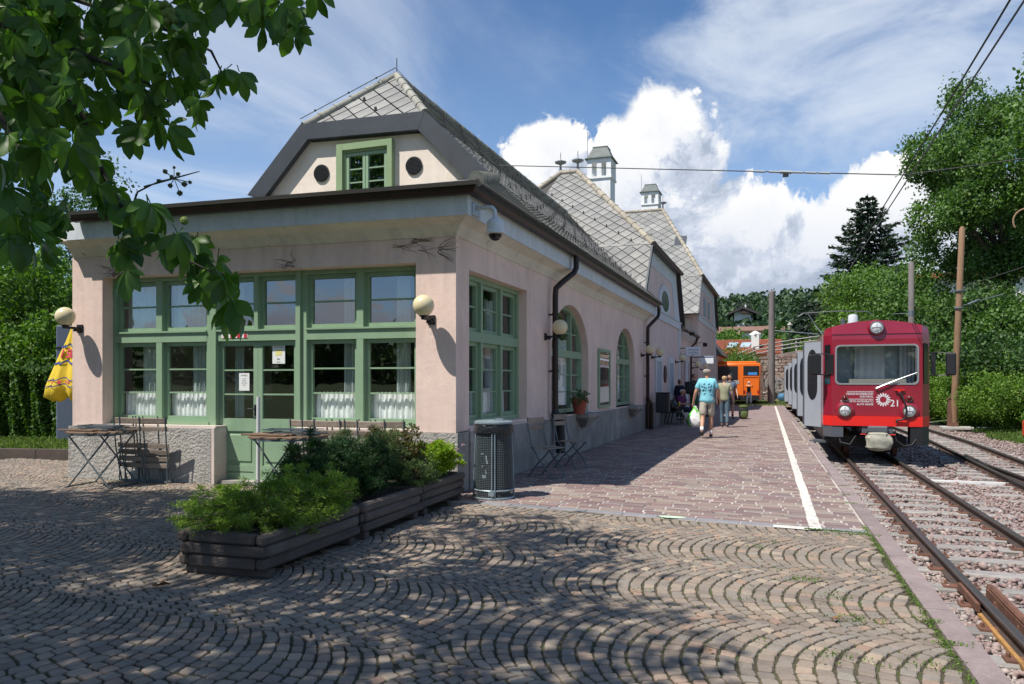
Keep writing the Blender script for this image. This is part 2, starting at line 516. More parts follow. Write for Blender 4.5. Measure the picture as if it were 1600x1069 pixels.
# platform base slab (sheets): cobble bed and paver bed
yb = 8.2       # where the fan cobbles meet the pavers (at the building); the edge slants a little
def border_y(x): return 8.06 - (x + 3.9) * 0.11 + 0.22
b = MB()
b.prism([(-18, -8), (kx(-8), -8), (kx(border_y(0.8)), border_y(0.8)), (-3.7, border_y(-3.7)), (-3.7, 11.0), (-18, 9.2)], -0.30, -0.009, 'Z')
cobbled = struct('cobbled_pavement', b, m_moss)
b = MB()
b.prism([(-5.0, border_y(-5) ), (kx(border_y(0.8)), border_y(0.8)), (kx(57), 57), (-5.0, 57)], -0.32, -0.004, 'Z')
paved = struct('platform_pavement', b, m_mort)
b = MB(); b.quad((-4.2, 30, 0.004), (kx(30) - 0.01, 30, 0.004), (kx(57) - 0.01, 57, 0.004), (-4.2, 57, 0.004))
obj('far_paving', b, m_far, paved)
b = MB(); b.prism([(-9, 50.5), (-0.6, 50.2), (-1.6, 57.5), (6, 58.5), (6, 63), (-9, 63)], -.3, 0.012, 'Z'); struct('station_yard', b, m_dirt)

# --- fan cobbles: rows of arcs running across the yard, a stone at a time
def cobble_cell(P, inset, hz):
    """rounded setting stone from four plan corners; returns verts(12), faces"""
    c = sum((Vector(p) for p in P), Vector((0, 0))) / 4
    out = []
    Q = []
    for k in range(4):
        a, p, n = Vector(P[k - 1]), Vector(P[k]), Vector(P[(k + 1) % 4])
        for q, t in ((a, 0.12), (n, 0.12)):
            r = p + (q - p) * t
            d = (c - r); L = max(d.length, 1e-6)
            Q.append(r + d * min(0.4, inset / L))
    # order: for each corner, two points
    tilt = (R.uniform(-.025, .025), R.uniform(-.025, .025))
    for ring, (sc, dz) in enumerate(((1.0, -0.03), (0.985, -0.0050), (0.90, 0.0))):
        for q in Q:
            p = c + (q - c) * sc
            out.append((p.x, p.y, hz + dz + (tilt[0] * (p.x - c.x) + tilt[1] * (p.y - c.y)) * (1 if dz > -0.02 else 0)))
    fs = [tuple(range(16, 24))]
    for r in range(2):
        for k in range(8): fs.append((r * 8 + k, r * 8 + (k + 1) % 8, r * 8 + 8 + (k + 1) % 8, r * 8 + 8 + k))
    return out, fs, c
W_ROW, S = 1.30, 0.092
NV = 14
HA = rad(40)
stones = []
HA = rad(45)
Rr = W_ROW / 2 / math.sin(HA)
def xb_of(y): return -1.75 + 0.12 * math.sin(y * 1.7)
def arcp(u, a, row, sgn):
    a = max(-HA, min(HA, a))
    yv = row * W_ROW + W_ROW / 2 + Rr * math.sin(a) + 0.012 * math.sin(u * .9 + row) * math.cos(a)
    xv = u * S - sgn * Rr * (math.cos(a) - math.cos(HA))
    return (xv, yv - 0.55 - 0.09 * xv)
for row in range(-2, 9):
    for sgn in (1, -1):
        ph = R.random()
        for i in range(-165, 26):
            if sgn > 0 and (i + 1) * S < -3.2: continue
            if sgn < 0 and i * S > 0.2: continue
            # joints of this course, square to the arc, not aligned with the next course
            a = -HA; cuts = [-HA]
            a += R.uniform(.5, 1.0) * .094 / Rr
            while a < HA - .045: cuts.append(a); a += R.uniform(.080, .108) / Rr
            cuts.append(HA)
            for a0, a1 in zip(cuts, cuts[1:]):
                # inner edge on course i, outer edge on course i+1, followed square across
                k0 = a0 - (S * math.sin(a0) / Rr) * (1 if sgn > 0 else -1) if abs(a0) < HA else a0
                k1 = a1 - (S * math.sin(a1) / Rr) * (1 if sgn > 0 else -1) if abs(a1) < HA else a1
                P = [arcp(i + ph, a0, row, sgn), arcp(i + 1 + ph, k0, row, sgn), arcp(i + 1 + ph, k1, row, sgn), arcp(i + ph, a1, row, sgn)]
                g_ = .0035
                P = [(p[0] + R.gauss(0, g_), p[1] + R.gauss(0, g_)) for p in P]
                cx = sum(p[0] for p in P) / 4; cy = sum(p[1] for p in P) / 4
                ar = abs(sum(P[k][0] * P[(k + 1) % 4][1] - P[(k + 1) % 4][0] * P[k][1] for k in range(4))) / 2
                if ar < .0016: continue
                if sgn > 0 and cx < xb_of(cy): continue
                if sgn < 0 and cx > xb_of(cy) + 0.025: continue
                if cx < -13.5 or cx > kx(cy) - 0.045 or cy < 2.4: continue
                lim = border_y(cx) - 0.05
                if cx < -3.95: lim = 8.77 + (cx + 3.9) * 0.06
                if cx < -10.1: lim = 10.3
                if cy > lim: continue
                d = -SY * cx + CY * cy
                if d < 2.5: continue
                if abs((CY * cx + SY * cy) / d) > 0.78: continue
                if -4.1 < cx < -3.6 and 4.8 < cy < 8.2: continue
                stones.append((d, P))
stones.sort(key=lambda s: s[0])
big = MB()
for n_, (d, P) in enumerate(stones):
    vs, fs, c = cobble_cell(P, 0.0070 + R.random() * 0.004, R.gauss(0.002, 0.0012))
    if n_ < 300:
        o = MB(); o.add([(v[0] - c.x, v[1] - c.y, v[2]) for v in vs], fs)
        k = obj('cobblestone', o, m_cob, cobbled, world=False, fix=False); k.location = (c.x, c.y, 0)
    else:
        b0 = len(big.v); big.v += vs; big.f += [tuple(i + b0 for i in f) for f in fs]
o = obj('cobblestones', big, m_cob, cobbled, fix=False); o['kind'] = 'stuff'

# --- porphyry pavers in running bond, long side across the platform
pv = []
y = 0.0; r_ = 0
rows = []
yy = 0.16
while yy < 23:
    hgt = R.uniform(0.115, 0.135)
    rows.append((yy, hgt)); yy += hgt
def brick(mb, P, hz, bev=0.008):
    c = sum((Vector(p) for p in P), Vector((0, 0))) / 4
    tl = R.uniform(-.02, .02)
    vs = []
    for sc, dz in ((1.0, -0.02), (1.0, -0.004), (0.0, 0.0)):
        for p in P:
            p = Vector(p)
            if sc == 0: dlt = p - c; p = c + Vector((dlt.x - math.copysign(bev, dlt.x), dlt.y - math.copysign(bev, dlt.y)))
            vs.append((p.x, p.y, hz + dz + tl * (p.y - c.y) * (dz > -.01)))
    mb.add(vs, [(8, 9, 10, 11)] + [(r * 4 + k, r * 4 + (k + 1) % 4, r * 4 + 4 + (k + 1) % 4, r * 4 + 4 + k) for r in range(2) for k in range(4)])
    return c
all_b = []
for ri, (yo, hg) in enumerate(rows):
    x = -4.2 - R.uniform(0, .26)
    while x < 0.95:
        L = R.uniform(0.21, 0.29)
        x1 = x + L
        cx, cyy = (x + x1) / 2, 0
        def yw(xx): return border_y(xx) * max(0, 1 - yo / 16) + 8.2 * min(1, yo / 16) + yo
        ym = yw(cx)
        xr = kx(ym) - 0.02
        if x1 > xr: x1 = xr
        if x1 - x > 0.05 and x1 > -3.95:
            j = 0.0085 + R.random() * 0.005
            P = [(x + j, yw(x) + j), (x1 - j, yw(x1) + j), (x1 - j, yw(x1) + hg - j), (x + j, yw(x) + hg - j)]
            all_b.append((ym, P))
        x = x + L
nb = MB()
for n_, (ym, P) in enumerate(all_b):
    z = R.gauss(0.003, 0.002)
    if n_ < 290:
        q = MB(); c = brick(q, P, z)
        q.v = [(v[0] - c.x, v[1] - c.y, v[2]) for v in q.v]
        k = obj('paving_brick', q, m_brk, paved, world=False, fix=False); k.location = (c.x, c.y, 0)
    else: brick(nb, P, z)
o = obj('paving_bricks', nb, m_brk, paved, fix=False); o['kind'] = 'stuff'
# edging course of long grey setts between the two pavings
m_edge = mat('edging_sett', (0.21, 0.205, 0.215), 0.8, var=0.15, scale=4, bump=0.4, bscale=50, island=0.15)
x = -3.35
while x < 0.7:
    L = R.uniform(0.36, 0.5); x1 = min(x + L, kx(7.7) - 0.02)
    q = MB(); P = [(x + .006, border_y(x) + .01), (x1 - .006, border_y(x1) + .01), (x1 - .006, border_y(x1) + .15), (x + .006, border_y(x) + .15)]
    c = brick(q, P, 0.006)
    q.v = [(v[0] - c.x, v[1] - c.y, v[2]) for v in q.v]
    k = obj('edging_sett', q, m_edge, paved, world=False, fix=False); k.location = (c.x, c.y, 0)
    x += L
# painted safety line, ending in a short foot
ln = MB()
N_ = 60
for i in range(N_):
    y0 = 7.78 + (49 - 7.78) * (i / N_) ** 1.6; y1 = 7.78 + (49 - 7.78) * ((i + 1) / N_) ** 1.6
    def lx(y): return 0.36 - (y - 7.7) * 0.0168
    w_ = 0.11
    ln.quad((lx(y0) - w_ + R.gauss(0, .004), y0, .0095), (lx(y0) + R.gauss(0, .004), y0, .0095), (lx(y1) + R.gauss(0, .004), y1, .0095), (lx(y1) - w_ + R.gauss(0, .004), y1, .0095))
ln.quad((-0.08, 7.79, .0097), (0.235, 7.75, .0097), (0.235, 7.9, .0097), (-0.08, 7.93, .0097))
obj('painted_line', ln, m_line, paved, fix=False)
# small painted splash of pale green on the border
q = MB(); q.add([(-1.08 + 0.14 * math.cos(a) * (1 + .2 * math.sin(3 * a)), 8.02 + 0.06 * math.sin(a), 0.0105) for a in [k * PI / 6 for k in range(12)]], [tuple(range(12))])
obj('paint_splash', q, mat('pale_green_paint', (0.55, 0.75, 0.5), 0.8, var=.2, scale=20), cobbled)

# kerb of long stones
kerb = tag(thing('platform_kerb', 'long row of reddish stone kerb slabs between the platform and the track', 'kerb', (0.8, 4, 0)))
y = 1.0; 
while y < 60:
    L = R.uniform(1.35, 1.6) if y < 30 else 6.0
    y1 = y + L
    q = MB(); dx = R.gauss(0, .003)
    x0a, x0b = kx(y) + dx, kx(y1) + dx
    wk = 0.145
    q.slab([(x0a, y + .004, 0.012), (x0a + wk, y + .004, 0.012), (x0b + wk, y1 - .004, 0.012), (x0b, y1 - .004, 0.012)], 0.14, up=(0, 0, 1))
    obj('kerb_stone', q, m_kerb, kerb)
    q2 = None
    y = y1
q = MB(); q.slab([(kx(1) + .02, 1, -.128), (kx(1) + .13, 1, -.128), (kx(60) + .13, 60, -.128), (kx(60) + .02, 60, -.128)], 0.6, up=(0, 0, 1))
obj('platform_wall', q, mat('platform_concrete', (0.22, 0.19, 0.17), 0.9, var=.3, scale=2, bump=.6, bscale=20), kerb)

# --- ballast bed and loose stones
b = MB(); b.prism([(0.9, -6), (9.0, -6), (8.2, 25), (7.2, 62), (-2.0, 62), (-0.4, 60), (0.6, 25)], -0.9, -0.515, 'Z')
struct('ballast_bed', b, m_ball)
m_stone = mat('ballast_stone', (0, 0, 0), 0.85, palette=[(0, (0.20, 0.14, 0.13)), (0.35, (0.28, 0.19, 0.17)), (0.6, (0.33, 0.25, 0.22)), (0.8, (0.22, 0.19, 0.19)), (1, (0.44, 0.36, 0.32))], var=0.15, scale=30, bump=0.4, bscale=90, bdist=.004)
m_chip = mat('pale_gravel', (0, 0, 0), 0.85, palette=[(0, (0.36, 0.31, 0.28)), (0.5, (0.25, 0.20, 0.18)), (1, (0.55, 0.50, 0.46))], var=0.1, scale=30)
def ico():
    bm = bmesh.new(); bmesh.ops.create_icosphere(bm, subdivisions=1, radius=1.0)
    v = np.array([q.co[:] for q in bm.verts]); f = np.array([[w_.index for w_ in q.verts] for q in bm.faces]); bm.free(); return v, f
ICV, ICF = ico()
def scatter_stones(name, pts, sizes, m, label, cat, flat=0.65):
    n = len(pts)
    V = np.repeat(ICV[None], n, 0) * (1 + NR.uniform(-.28, .28, (n, 12, 1)))
    V = V * np.stack([NR.uniform(.8, 1.35, n), NR.uniform(.75, 1.1, n), NR.uniform(flat - .15, flat + .2, n)], 1)[:, None]
    # random rotation about z and a tilt
    a = NR.uniform(0, 2 * PI, n); t = NR.uniform(-.7, .7, n)
    ct, st = np.cos(t)[:, None], np.sin(t)[:, None]
    x, yv, z = V[..., 0], V[..., 1] * ct - V[..., 2] * st, V[..., 1] * st + V[..., 2] * ct
    ca, sa = np.cos(a)[:, None], np.sin(a)[:, None]
    V = np.stack([x * ca - yv * sa, x * sa + yv * ca, z], -1) * np.asarray(sizes)[:, None, None] + np.asarray(pts)[:, None]
    Fc = (ICF[None] + (np.arange(n) * 12)[:, None, None]).reshape(-1, 3)
    o = np_obj(name, V, Fc, m)
    return tag(o, label, cat, kind='stuff')
pts = []; sz = []
for (n, x0, x1, y0, y1, s0, s1, zz) in ((8000, 1.02, 4.2, 3.2, 8.5, .018, .034, -.50), (9000, .95, 5.5, 8.5, 16, .018, .036, -.50), (8000, .9, 8.0, 16, 34, .022, .045, -.5), (2500, 3.0, 8.3, 8, 18, .02, .04, -.5)):
    for _ in range(n):
        x = R.uniform(x0, x1); y = R.uniform(y0, y1)
        pts.append((x, y, zz + R.uniform(-.012, .028))); sz.append(R.uniform(s0, s1))
scatter_stones('ballast', pts, sz, m_stone, 'reddish crushed stone ballast spread around the rails and sleepers', 'ballast')
pts = []; sz = []
for _ in range(11000):
    y = 5.5 + 17 * R.random() ** 1.3
    x = kx(y) + .16 + abs(R.gauss(0, .22))
    pts.append((x, y, -.495 + R.uniform(-.01, .02))); sz.append(R.uniform(.009, .02))
scatter_stones('pale_gravel', pts, sz, m_chip, 'pale fine gravel strewn between the kerb and the nearest rail', 'gravel')
# a few bigger loose stones sitting on the sleepers
pts = [(2.02, 9.35, -.46), (1.93, 8.9, -.46), (2.15, 8.3, -.46)] + [(R.uniform(1.1, 4), R.uniform(6, 13), -.46) for _ in range(40)]
scatter_stones('loose_stones', pts, [.06, .05, .045] + [R.uniform(.03, .05) for _ in range(40)], m_stone, 'larger loose stones lying on the ballast of the near track', 'stones')

# --- tracks
m_rail = mat('rail_steel', (0.085, 0.06, 0.05), 0.6, metal=0.3, var=0.25, scale=4, bump=.2, bscale=80)
m_rhead = mat('rail_head', (0.20, 0.17, 0.155), 0.38, metal=0.8, var=0.15, scale=4)
m_rust = mat('rusty_iron', (0.15, 0.07, 0.045), 0.75, var=0.3, scale=8, bump=.4, bscale=60)
m_slp = mat('grey_sleeper_wood', (0.30, 0.28, 0.26), 0.85, var=0.3, scale=2.5, stretch=(1, 9, 9), bump=0.9, bscale=20, bdist=.012, island=0.28, spots=(4, .55, .7, (0.16, 0.13, 0.11)))
m_slt = mat('yellowish_sleeper_wood', (0.36, 0.29, 0.18), 0.85, var=0.3, scale=2.5, stretch=(1, 9, 9), bump=0.8, bscale=20, bdist=.01)
def rail_path(fn, y0, y1, n=50):
    ys_ = [y0 + (y1 - y0) * (i / n) ** 1.5 for i in range(n + 1)]
    return [(fn(y), y) for y in ys_]
def rail(track, fn, y0, y1, ztop, name='rail'):
    prof = [(-.055, -.12), (.055, -.12), (.055, -.106), (.010, -.092), (.010, -.035), (.031, -.028), (.031, -.012), (-.031, -.012), (-.031, -.028), (-.010, -.035), (-.010, -.092), (-.055, -.108)]
    P = rail_path(fn, y0, y1); mb = MB(); hd = MB()
    for pr, M_ in ((prof, mb), ([(-.031, -.011), (.031, -.011), (.031, -.003), (.024, 0), (-.024, 0), (-.031, -.003)], hd)):
        k = len(pr); vs = [(x + px, y, ztop + pz) for x, y in P for px, pz in pr]; fs = []
        for i in range(len(P) - 1):
            for q in range(k): fs.append((i * k + q, i * k + (q + 1) % k, (i + 1) * k + (q + 1) % k, (i + 1) * k + q))
        M_.add(vs, fs + [tuple(range(k))])
    r1 = obj(name, mb, m_rail, track); obj('rail_head', hd, m_rhead, r1)
    return r1
def t1(y): return 2.075 - (y - 6) * 0.0085 - max(0, y - 30) ** 2 * 0.0006
def t2(y): return 4.45 + 0.034 * (min(y, 27) - 15) - max(0, y - 27) * 0.012 - max(0, y - 45) ** 2 * 0.0006
ZR = -0.35
def sleepers(track, tf, y0, y1, half=0.95):
    y = y0
    while y < y1:
        xc = tf(y) + R.gauss(0, .05)
        q = MB()
        L = half + R.uniform(-.06, .1); hw = R.uniform(.085, .115); rz = R.gauss(0, .012)
        q.M = Matrix.Translation((xc, y, 0)) @ Matrix.Rotation(rz, 4, 'Z')
        zt = ZR - .112 + R.gauss(0, .004)
        q.cbox((0, 0, zt - .08), (2 * L, 2 * hw, .16), bev=.012)
        m_ = m_slt if abs(y - 5.33) < .3 and track_no == 1 else m_slp
        sl = obj('sleeper', q, m_, track)
        if y < 24:
            for s in (-.52, .52):
                xx = tf(y) + s
                q = MB(); q.cbox((xx, y, zt + .008), (.30, .12, .016), rz=R.gauss(0, .03)); q.lathe([(.014, zt + .01), (.014, zt + .045), (.006, zt + .05)], (xx - .12, y + .02, 0), 6); q.lathe([(.014, zt + .01), (.014, zt + .045), (.006, zt + .05)], (xx + .12, y + .02, 0), 6)
                obj('rail_fastening', q, m_rust, sl)
        y += R.uniform(.60, .68)
track_no = 1
tr1 = thing('railway_track', 'narrow railway track right beside the platform kerb, carrying the red tram', 'railway track', (2, 8, -.5))
rail(tr1, lambda y: t1(y) - .52, 2.5, 64, ZR); rail(tr1, lambda y: t1(y) + .52, 2.5, 64, ZR)
sleepers(tr1, t1, 3.4, 44)
track_no = 2
tr2 = thing('railway_track', 'second railway track farther right, passing the foot of the orange wooden pole', 'railway track', (4.6, 20, -.5))
rail(tr2, lambda y: t2(y) - .52, 9, 64, ZR); rail(tr2, lambda y: t2(y) + .52, 9, 64, ZR)
rail(tr2, lambda y: t2(y) - .40 + max(0, 19 - y) * .07, 11, 21.5, ZR, 'switch_blade')
sleepers(tr2, t2, 9.6, 46, 1.0)
# fishplate joint, and the short rusty guard rail inside the near track
q = MB()
for i in range(4): q.lathe([(.018, 0), (.018, .03), (.01, .035)], (t1(7.3) - .52 - .062, 7.15 + i * .14, ZR - .06), 6, axis='X')
q.box(t1(7.3) - .585, t1(7.3) - .558, 7.05, 7.75, ZR - .095, ZR - .03)
obj('fishplate', q, m_rust, tr1)
q = MB(); q.box(t1(6) - .60, t1(6) - .57, 4.0, 7.0, ZR - .118, ZR - .09); obj('tan_clip_strip', q, mat('ochre_rust', (0.36, 0.19, 0.06), .8, var=.3, scale=10), tr1)
q = MB(); pth = [(t1(7) - .34, 7.75, -.40), (t1(7) - .36, 7.5, -.365), (t1(7) - .37, 7.0, -.36), (t1(7) - .37, 3, -.36)]
q.tube(pth, .03, 6); q.box(t1(7) - .40, t1(7) - .34, 3, 7.6, -.47, -.38); obj('guard_rail', q, m_rust, tr1)
q = MB(); q.cbox((3.35, 16.4, -.47), (1.5, .09, .05), rz=-.03)
tag(obj('cable_duct', q, mat('white_plastic', (.7, .7, .68), .6)), 'thin white bar lying across the gravel between the two tracks', 'bar')
# ============================================================= CAFE WING
m_wall = mat('pink_render', (0.76, 0.575, 0.50), 0.9, var=0.07, scale=1.2, bump=0.35, bscale=14, bdist=.012, grime=((0.46, 0.36, 0.32), 0.75))
m_wall2 = mat('pink_render_station', (0.68, 0.52, 0.475), 0.9, var=0.08, scale=1.5, bump=0.3, bscale=14, grime=((0.44, 0.37, 0.35), 0.5))
m_cream = mat('pale_gable_render', (0.80, 0.70, 0.60), 0.9, var=0.07, scale=1.5, bump=0.3, bscale=12, grime=((0.45, 0.40, 0.36), 0.35))
m_plinth = mat('roughcast_plinth', (0.44, 0.415, 0.38), 0.95, var=0.2, scale=2.2, bump=1.0, bscale=26, bdist=.05, grime=((0.16, 0.15, 0.13), 0.6))
m_plinth2 = mat('smooth_plinth', (0.29, 0.28, 0.265), 0.95, var=0.3, scale=1.6, bump=0.7, bscale=45, bdist=.012, grime=((0.10, 0.10, 0.09), 0.7))
m_green = mat('green_window_paint', (0.25, 0.365, 0.235), 0.45, var=0.06, scale=3, bump=0.1, bscale=60, grime=((0.12, 0.21, 0.11), 0.4))
m_dgreen = mat('green_gable_window', (0.25, 0.34, 0.18), 0.5, var=0.06, scale=3)
m_fascia = mat('white_painted_timber', (0.62, 0.66, 0.70), 0.6, var=0.08, scale=3, grime=((0.30, 0.32, 0.34), 0.5))
m_cove = mat('cove_render', (0.68, 0.635, 0.54), 0.85, var=0.07, scale=1.2, grime=((0.33, 0.30, 0.24), 0.6), spots=(9, 0.66, 0.72, (0.36, 0.32, 0.26)))
m_cover = mat('verge_sheet', (0.055, 0.062, 0.072), 0.5, var=0.15, scale=2, metal=.2)
m_copper = mat('brown_copper', (0.038, 0.026, 0.023), 0.4, var=0.25, scale=4, metal=.55)
m_tile = mat('weathered_roof_tile', (0, 0, 0), 0.9, palette=[(0, (0.22, 0.215, 0.20)), (.5, (0.29, 0.28, 0.265)), (1, (0.35, 0.34, 0.315))], var=0.2, scale=2.2, bump=0.3, bscale=25, grime=((0.17, 0.16, 0.14), 0.7))
m_slate = mat('diamond_slate', (0, 0, 0), 0.8, palette=[(0, (0.19, 0.19, 0.185)), (.5, (0.235, 0.233, 0.224)), (1, (0.285, 0.28, 0.262))], var=0.14, scale=2.0, bump=0.4, bscale=12, grime=((0.30, 0.28, 0.23), 0.6))
m_under = mat('roof_underlay', (0.07, 0.065, 0.06), 0.95)
m_ridge = mat('clay_ridge_tile', (0.32, 0.31, 0.27), 0.85, var=0.25, scale=6, island=.12, bump=.5, bscale=25, grime=((0.15, 0.16, 0.10), 0.5))
m_ridge2 = mat('tan_ridge_tile', (0.34, 0.30, 0.235), 0.85, var=0.2, scale=6, island=.12, bump=.5, bscale=25)
m_iron = mat('black_iron', (0.025, 0.025, 0.028), 0.55, var=.2, scale=9, metal=.4)
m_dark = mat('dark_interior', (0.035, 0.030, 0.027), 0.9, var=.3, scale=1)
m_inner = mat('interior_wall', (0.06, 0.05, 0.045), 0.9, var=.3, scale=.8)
m_glass = glass_mat('window_glass')
m_glass_up = glass_mat('old_window_glass', base=0.15)
m_lace = mat('white_curtain_cloth', (0.94, 0.94, 0.95), 0.9, var=.12, scale=20)
m_sill = mat('pale_sill', (0.62, 0.52, 0.47), 0.85, var=.1, scale=3)

TH = rad(3.4)
FM = Matrix.Translation((-3.9, 8.87, 0)) @ Matrix.Rotation(TH, 4, 'Z')     # front frame: x along the facade (0 at the right corner), y inwards
IDN = Matrix()
RM = Matrix(((0, 1, 0, -3.9), (1, 0, 0, 0), (0, 0, 1, 0), (0, 0, 0, 1)))     # side frame: x along the wall (world y), y: outwards (world x)
def SM(a, out, z): return (-3.9 + out, a, z)
cafe = thing('cafe_wing', 'low pink cafe wing with green shopfront windows and a grey tiled roof with half-hipped gable', 'building', (-7, 9, 0))
ZT, ZS = 3.27, 0.80
# --- front wall, in the facade's own frame
f = MB(FM)
f.box(-.55, 0, 0, .35, ZS - .03, ZT); f.box(-6.08, -5.53, 0, .35, ZS - .03, ZT)
f.box(-5.53, -.55, 0, .35, 2.955, ZT)
obj('wall', f, m_wall, cafe)
for a_, b_ in ((-6.12, -3.63), (-2.33, .035)):
    f = MB(FM); f.box(a_, b_, -.035, .40, -.05, .765); obj('plinth', f, m_plinth, cafe)
f = MB(FM)
f.box(-3.63, -3.58, -.03, .42, -.05, .775)
obj('door_jamb', f, m_sill, cafe)
f = MB(FM); f.box(-5.53, -3.58, .0, .36, .766, .80); f.box(-2.33, -.55, .0, .36, .766, .80); obj('window_sill', f, m_sill, cafe)
f = MB(FM); f.box(-3.58, -2.33, .05, .6, -.04, .035); obj('door_step', f, mat('step_stone', (.32, .30, .27), .85, var=.2, bump=.4), cafe)
# --- side wall in strips, with the openings cut out
def ell(yc, hw, zs, rise): return lambda y: zs + rise * math.sqrt(max(0, 1 - ((y - yc) / hw) ** 2))
OPEN = [(9.30, 11.72, .83, lambda y: 2.90), (13.12, 15.87, .80, ell(14.495, 1.375, 1.98, .95)), (18.78, 21.30, .80, ell(20.04, 1.26, 1.92, .93))]
XW, DEP = -3.9, .28
def side_wall(mb, y0, y1, zlo, zhi, opens, rev=None, x=XW, dep=DEP):
    ys_ = {y0, y1}
    for a, b_, zb, tf in opens:
        n = 28
        for i in range(n + 1):
            q = math.cos(PI * i / n); ys_.add(round((a + b_) / 2 - (b_ - a) / 2 * q, 5))
    ys_ = sorted(ys_)
    for a, b_ in zip(ys_, ys_[1:]):
        m_ = (a + b_) / 2
        op = [o for o in opens if o[0] - 1e-6 <= m_ <= o[1] + 1e-6]
        if not op: mb.quad((x, a, zlo), (x, b_, zlo), (x, b_, zhi), (x, a, zhi))
        else:
            zb, tf = op[0][2], op[0][3]
            if zb > zlo: mb.quad((x, a, zlo), (x, b_, zlo), (x, b_, zb), (x, a, zb))
            mb.quad((x, a, tf(a)), (x, b_, tf(b_)), (x, b_, zhi), (x, a, zhi))
            mb.quad((x, a, tf(a)), (x, b_, tf(b_)), (x - dep, b_, tf(b_)), (x - dep, a, tf(a)))
            mb.quad((x, a, zb), (x, b_, zb), (x - dep, b_, zb), (x - dep, a, zb))
    for a, b_, zb, tf in opens:
        mb.quad((x, a, zb), (x - dep, a, zb), (x - dep, a, tf(a)), (x, a, tf(a)))
        mb.quad((x, b_, zb), (x - dep, b_, zb), (x - dep, b_, tf(b_)), (x, b_, tf(b_)))
s = MB(); side_wall(s, 9.18, 23.15, .78, ZT + .02, OPEN)
s.quad((-3.9, 8.872, .78), (-3.9, 9.18, .78), (-3.9, 9.18, ZT + .02), (-3.9, 8.872, ZT + .02))
obj('wall', s, m_wall, cafe)
s = MB(); s.box(-4.2, -3.865, 9.262, 23.15, -.05, .765); obj('plinth', s, m_plinth2, cafe)
s = MB(); s.box(-4.19, -3.87, 9.262, 23.15, .766, .80); obj('plinth_cap', s, m_sill, cafe)
# stone corbels under the arched windows
for yc in (15.2, 20.6):
    q = MB()
    q.prism([(-.55, .80), (.55, .80), (.55, .74), (.12, .52), (-.12, .52), (-.55, .74)], 0, 1, 'Y')
    q2 = MB()
    a = [(yc - .5, -3.862, .795), (yc + .5, -3.862, .795), (yc + .5, -3.60, .795), (yc - .5, -3.60, .795)]
    b_ = [(yc - .5, -3.862, .72), (yc + .5, -3.862, .72), (yc + .5, -3.60, .72), (yc - .5, -3.60, .72)]
    c_ = [(yc - .1, -3.862, .50), (yc + .1, -3.862, .50), (yc + .08, -3.78, .50), (yc - .08, -3.78, .50)]
    V = [(p[1], p[0], p[2]) for p in a + b_ + c_]
    q2.add(V, [(0, 1, 2, 3), (8, 9, 10, 11)] + [(i, (i + 1) % 4, 4 + (i + 1) % 4, 4 + i) for i in range(4)] + [(4 + i, 4 + (i + 1) % 4, 8 + (i + 1) % 4, 8 + i) for i in range(4)])
    obj('stone_corbel', q2, m_plinth2, cafe)
# back and left walls, floor and dark room inside
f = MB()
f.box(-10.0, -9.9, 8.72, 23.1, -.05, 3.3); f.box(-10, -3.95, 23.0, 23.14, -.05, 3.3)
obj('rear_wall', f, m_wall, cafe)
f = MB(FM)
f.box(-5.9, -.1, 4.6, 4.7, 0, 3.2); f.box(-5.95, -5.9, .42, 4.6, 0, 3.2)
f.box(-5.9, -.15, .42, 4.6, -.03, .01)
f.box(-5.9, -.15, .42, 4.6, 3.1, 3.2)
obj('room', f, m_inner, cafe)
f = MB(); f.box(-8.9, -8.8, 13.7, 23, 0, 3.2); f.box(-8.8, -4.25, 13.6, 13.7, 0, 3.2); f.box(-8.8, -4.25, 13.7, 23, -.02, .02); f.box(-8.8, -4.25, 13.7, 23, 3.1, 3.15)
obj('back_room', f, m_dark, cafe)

# --- windows
def frame_bars(q, M, x0, x1, z0, z1, w, d0, d1):
    q.M = M
    q.box(x0, x0 + w, d0, d1, z0, z1); q.box(x1 - w, x1, d0, d1, z0, z1)
    q.box(x0 + w, x1 - w, d0 + .001, d1 - .001, z0, z0 + w); q.box(x0 + w, x1 - w, d0 + .001, d1 - .001, z1 - w, z1)
def sash(win, M, x0, x1, z0, z1, rows, dy, cols=1, w=.055, lower=False, gm=None, name='sash', dd=.04):
    """one glazed sash: frame, glazing bars and its panes (dy: depth into the wall)"""
    q = MB(); frame_bars(q, M, x0, x1, z0, z1, w, dy - dd, dy + .02)
    gx0, gx1, gz0, gz1 = x0 + w, x1 - w, z0 + w, z1 - w
    for r in range(1, rows):
        z = gz0 + (gz1 - gz0) * r / rows
        q.box(gx0, gx1, dy - dd * .7, dy + .01, z - .011, z + .011)
    for c in range(1, cols):
        x = gx0 + (gx1 - gx0) * c / cols
        q.box(x - .011, x + .011, dy - dd * .65, dy + .01, gz0, gz1)
    s_ = obj(name, q, m_green, win)
    for r in range(rows):
        for c in range(cols):
            q = MB(M)
            za, zb = gz0 + (gz1 - gz0) * r / rows, gz0 + (gz1 - gz0) * (r + 1) / rows
            xa, xb_ = gx0 + (gx1 - gx0) * c / cols, gx0 + (gx1 - gx0) * (c + 1) / cols
            yy = dy - .005
            q.quad((xa, yy, za), (xb_, yy, za), (xb_, yy, zb), (xa, yy, zb))
            obj('pane', q, gm or m_glass, s_, fix=False)
    return s_
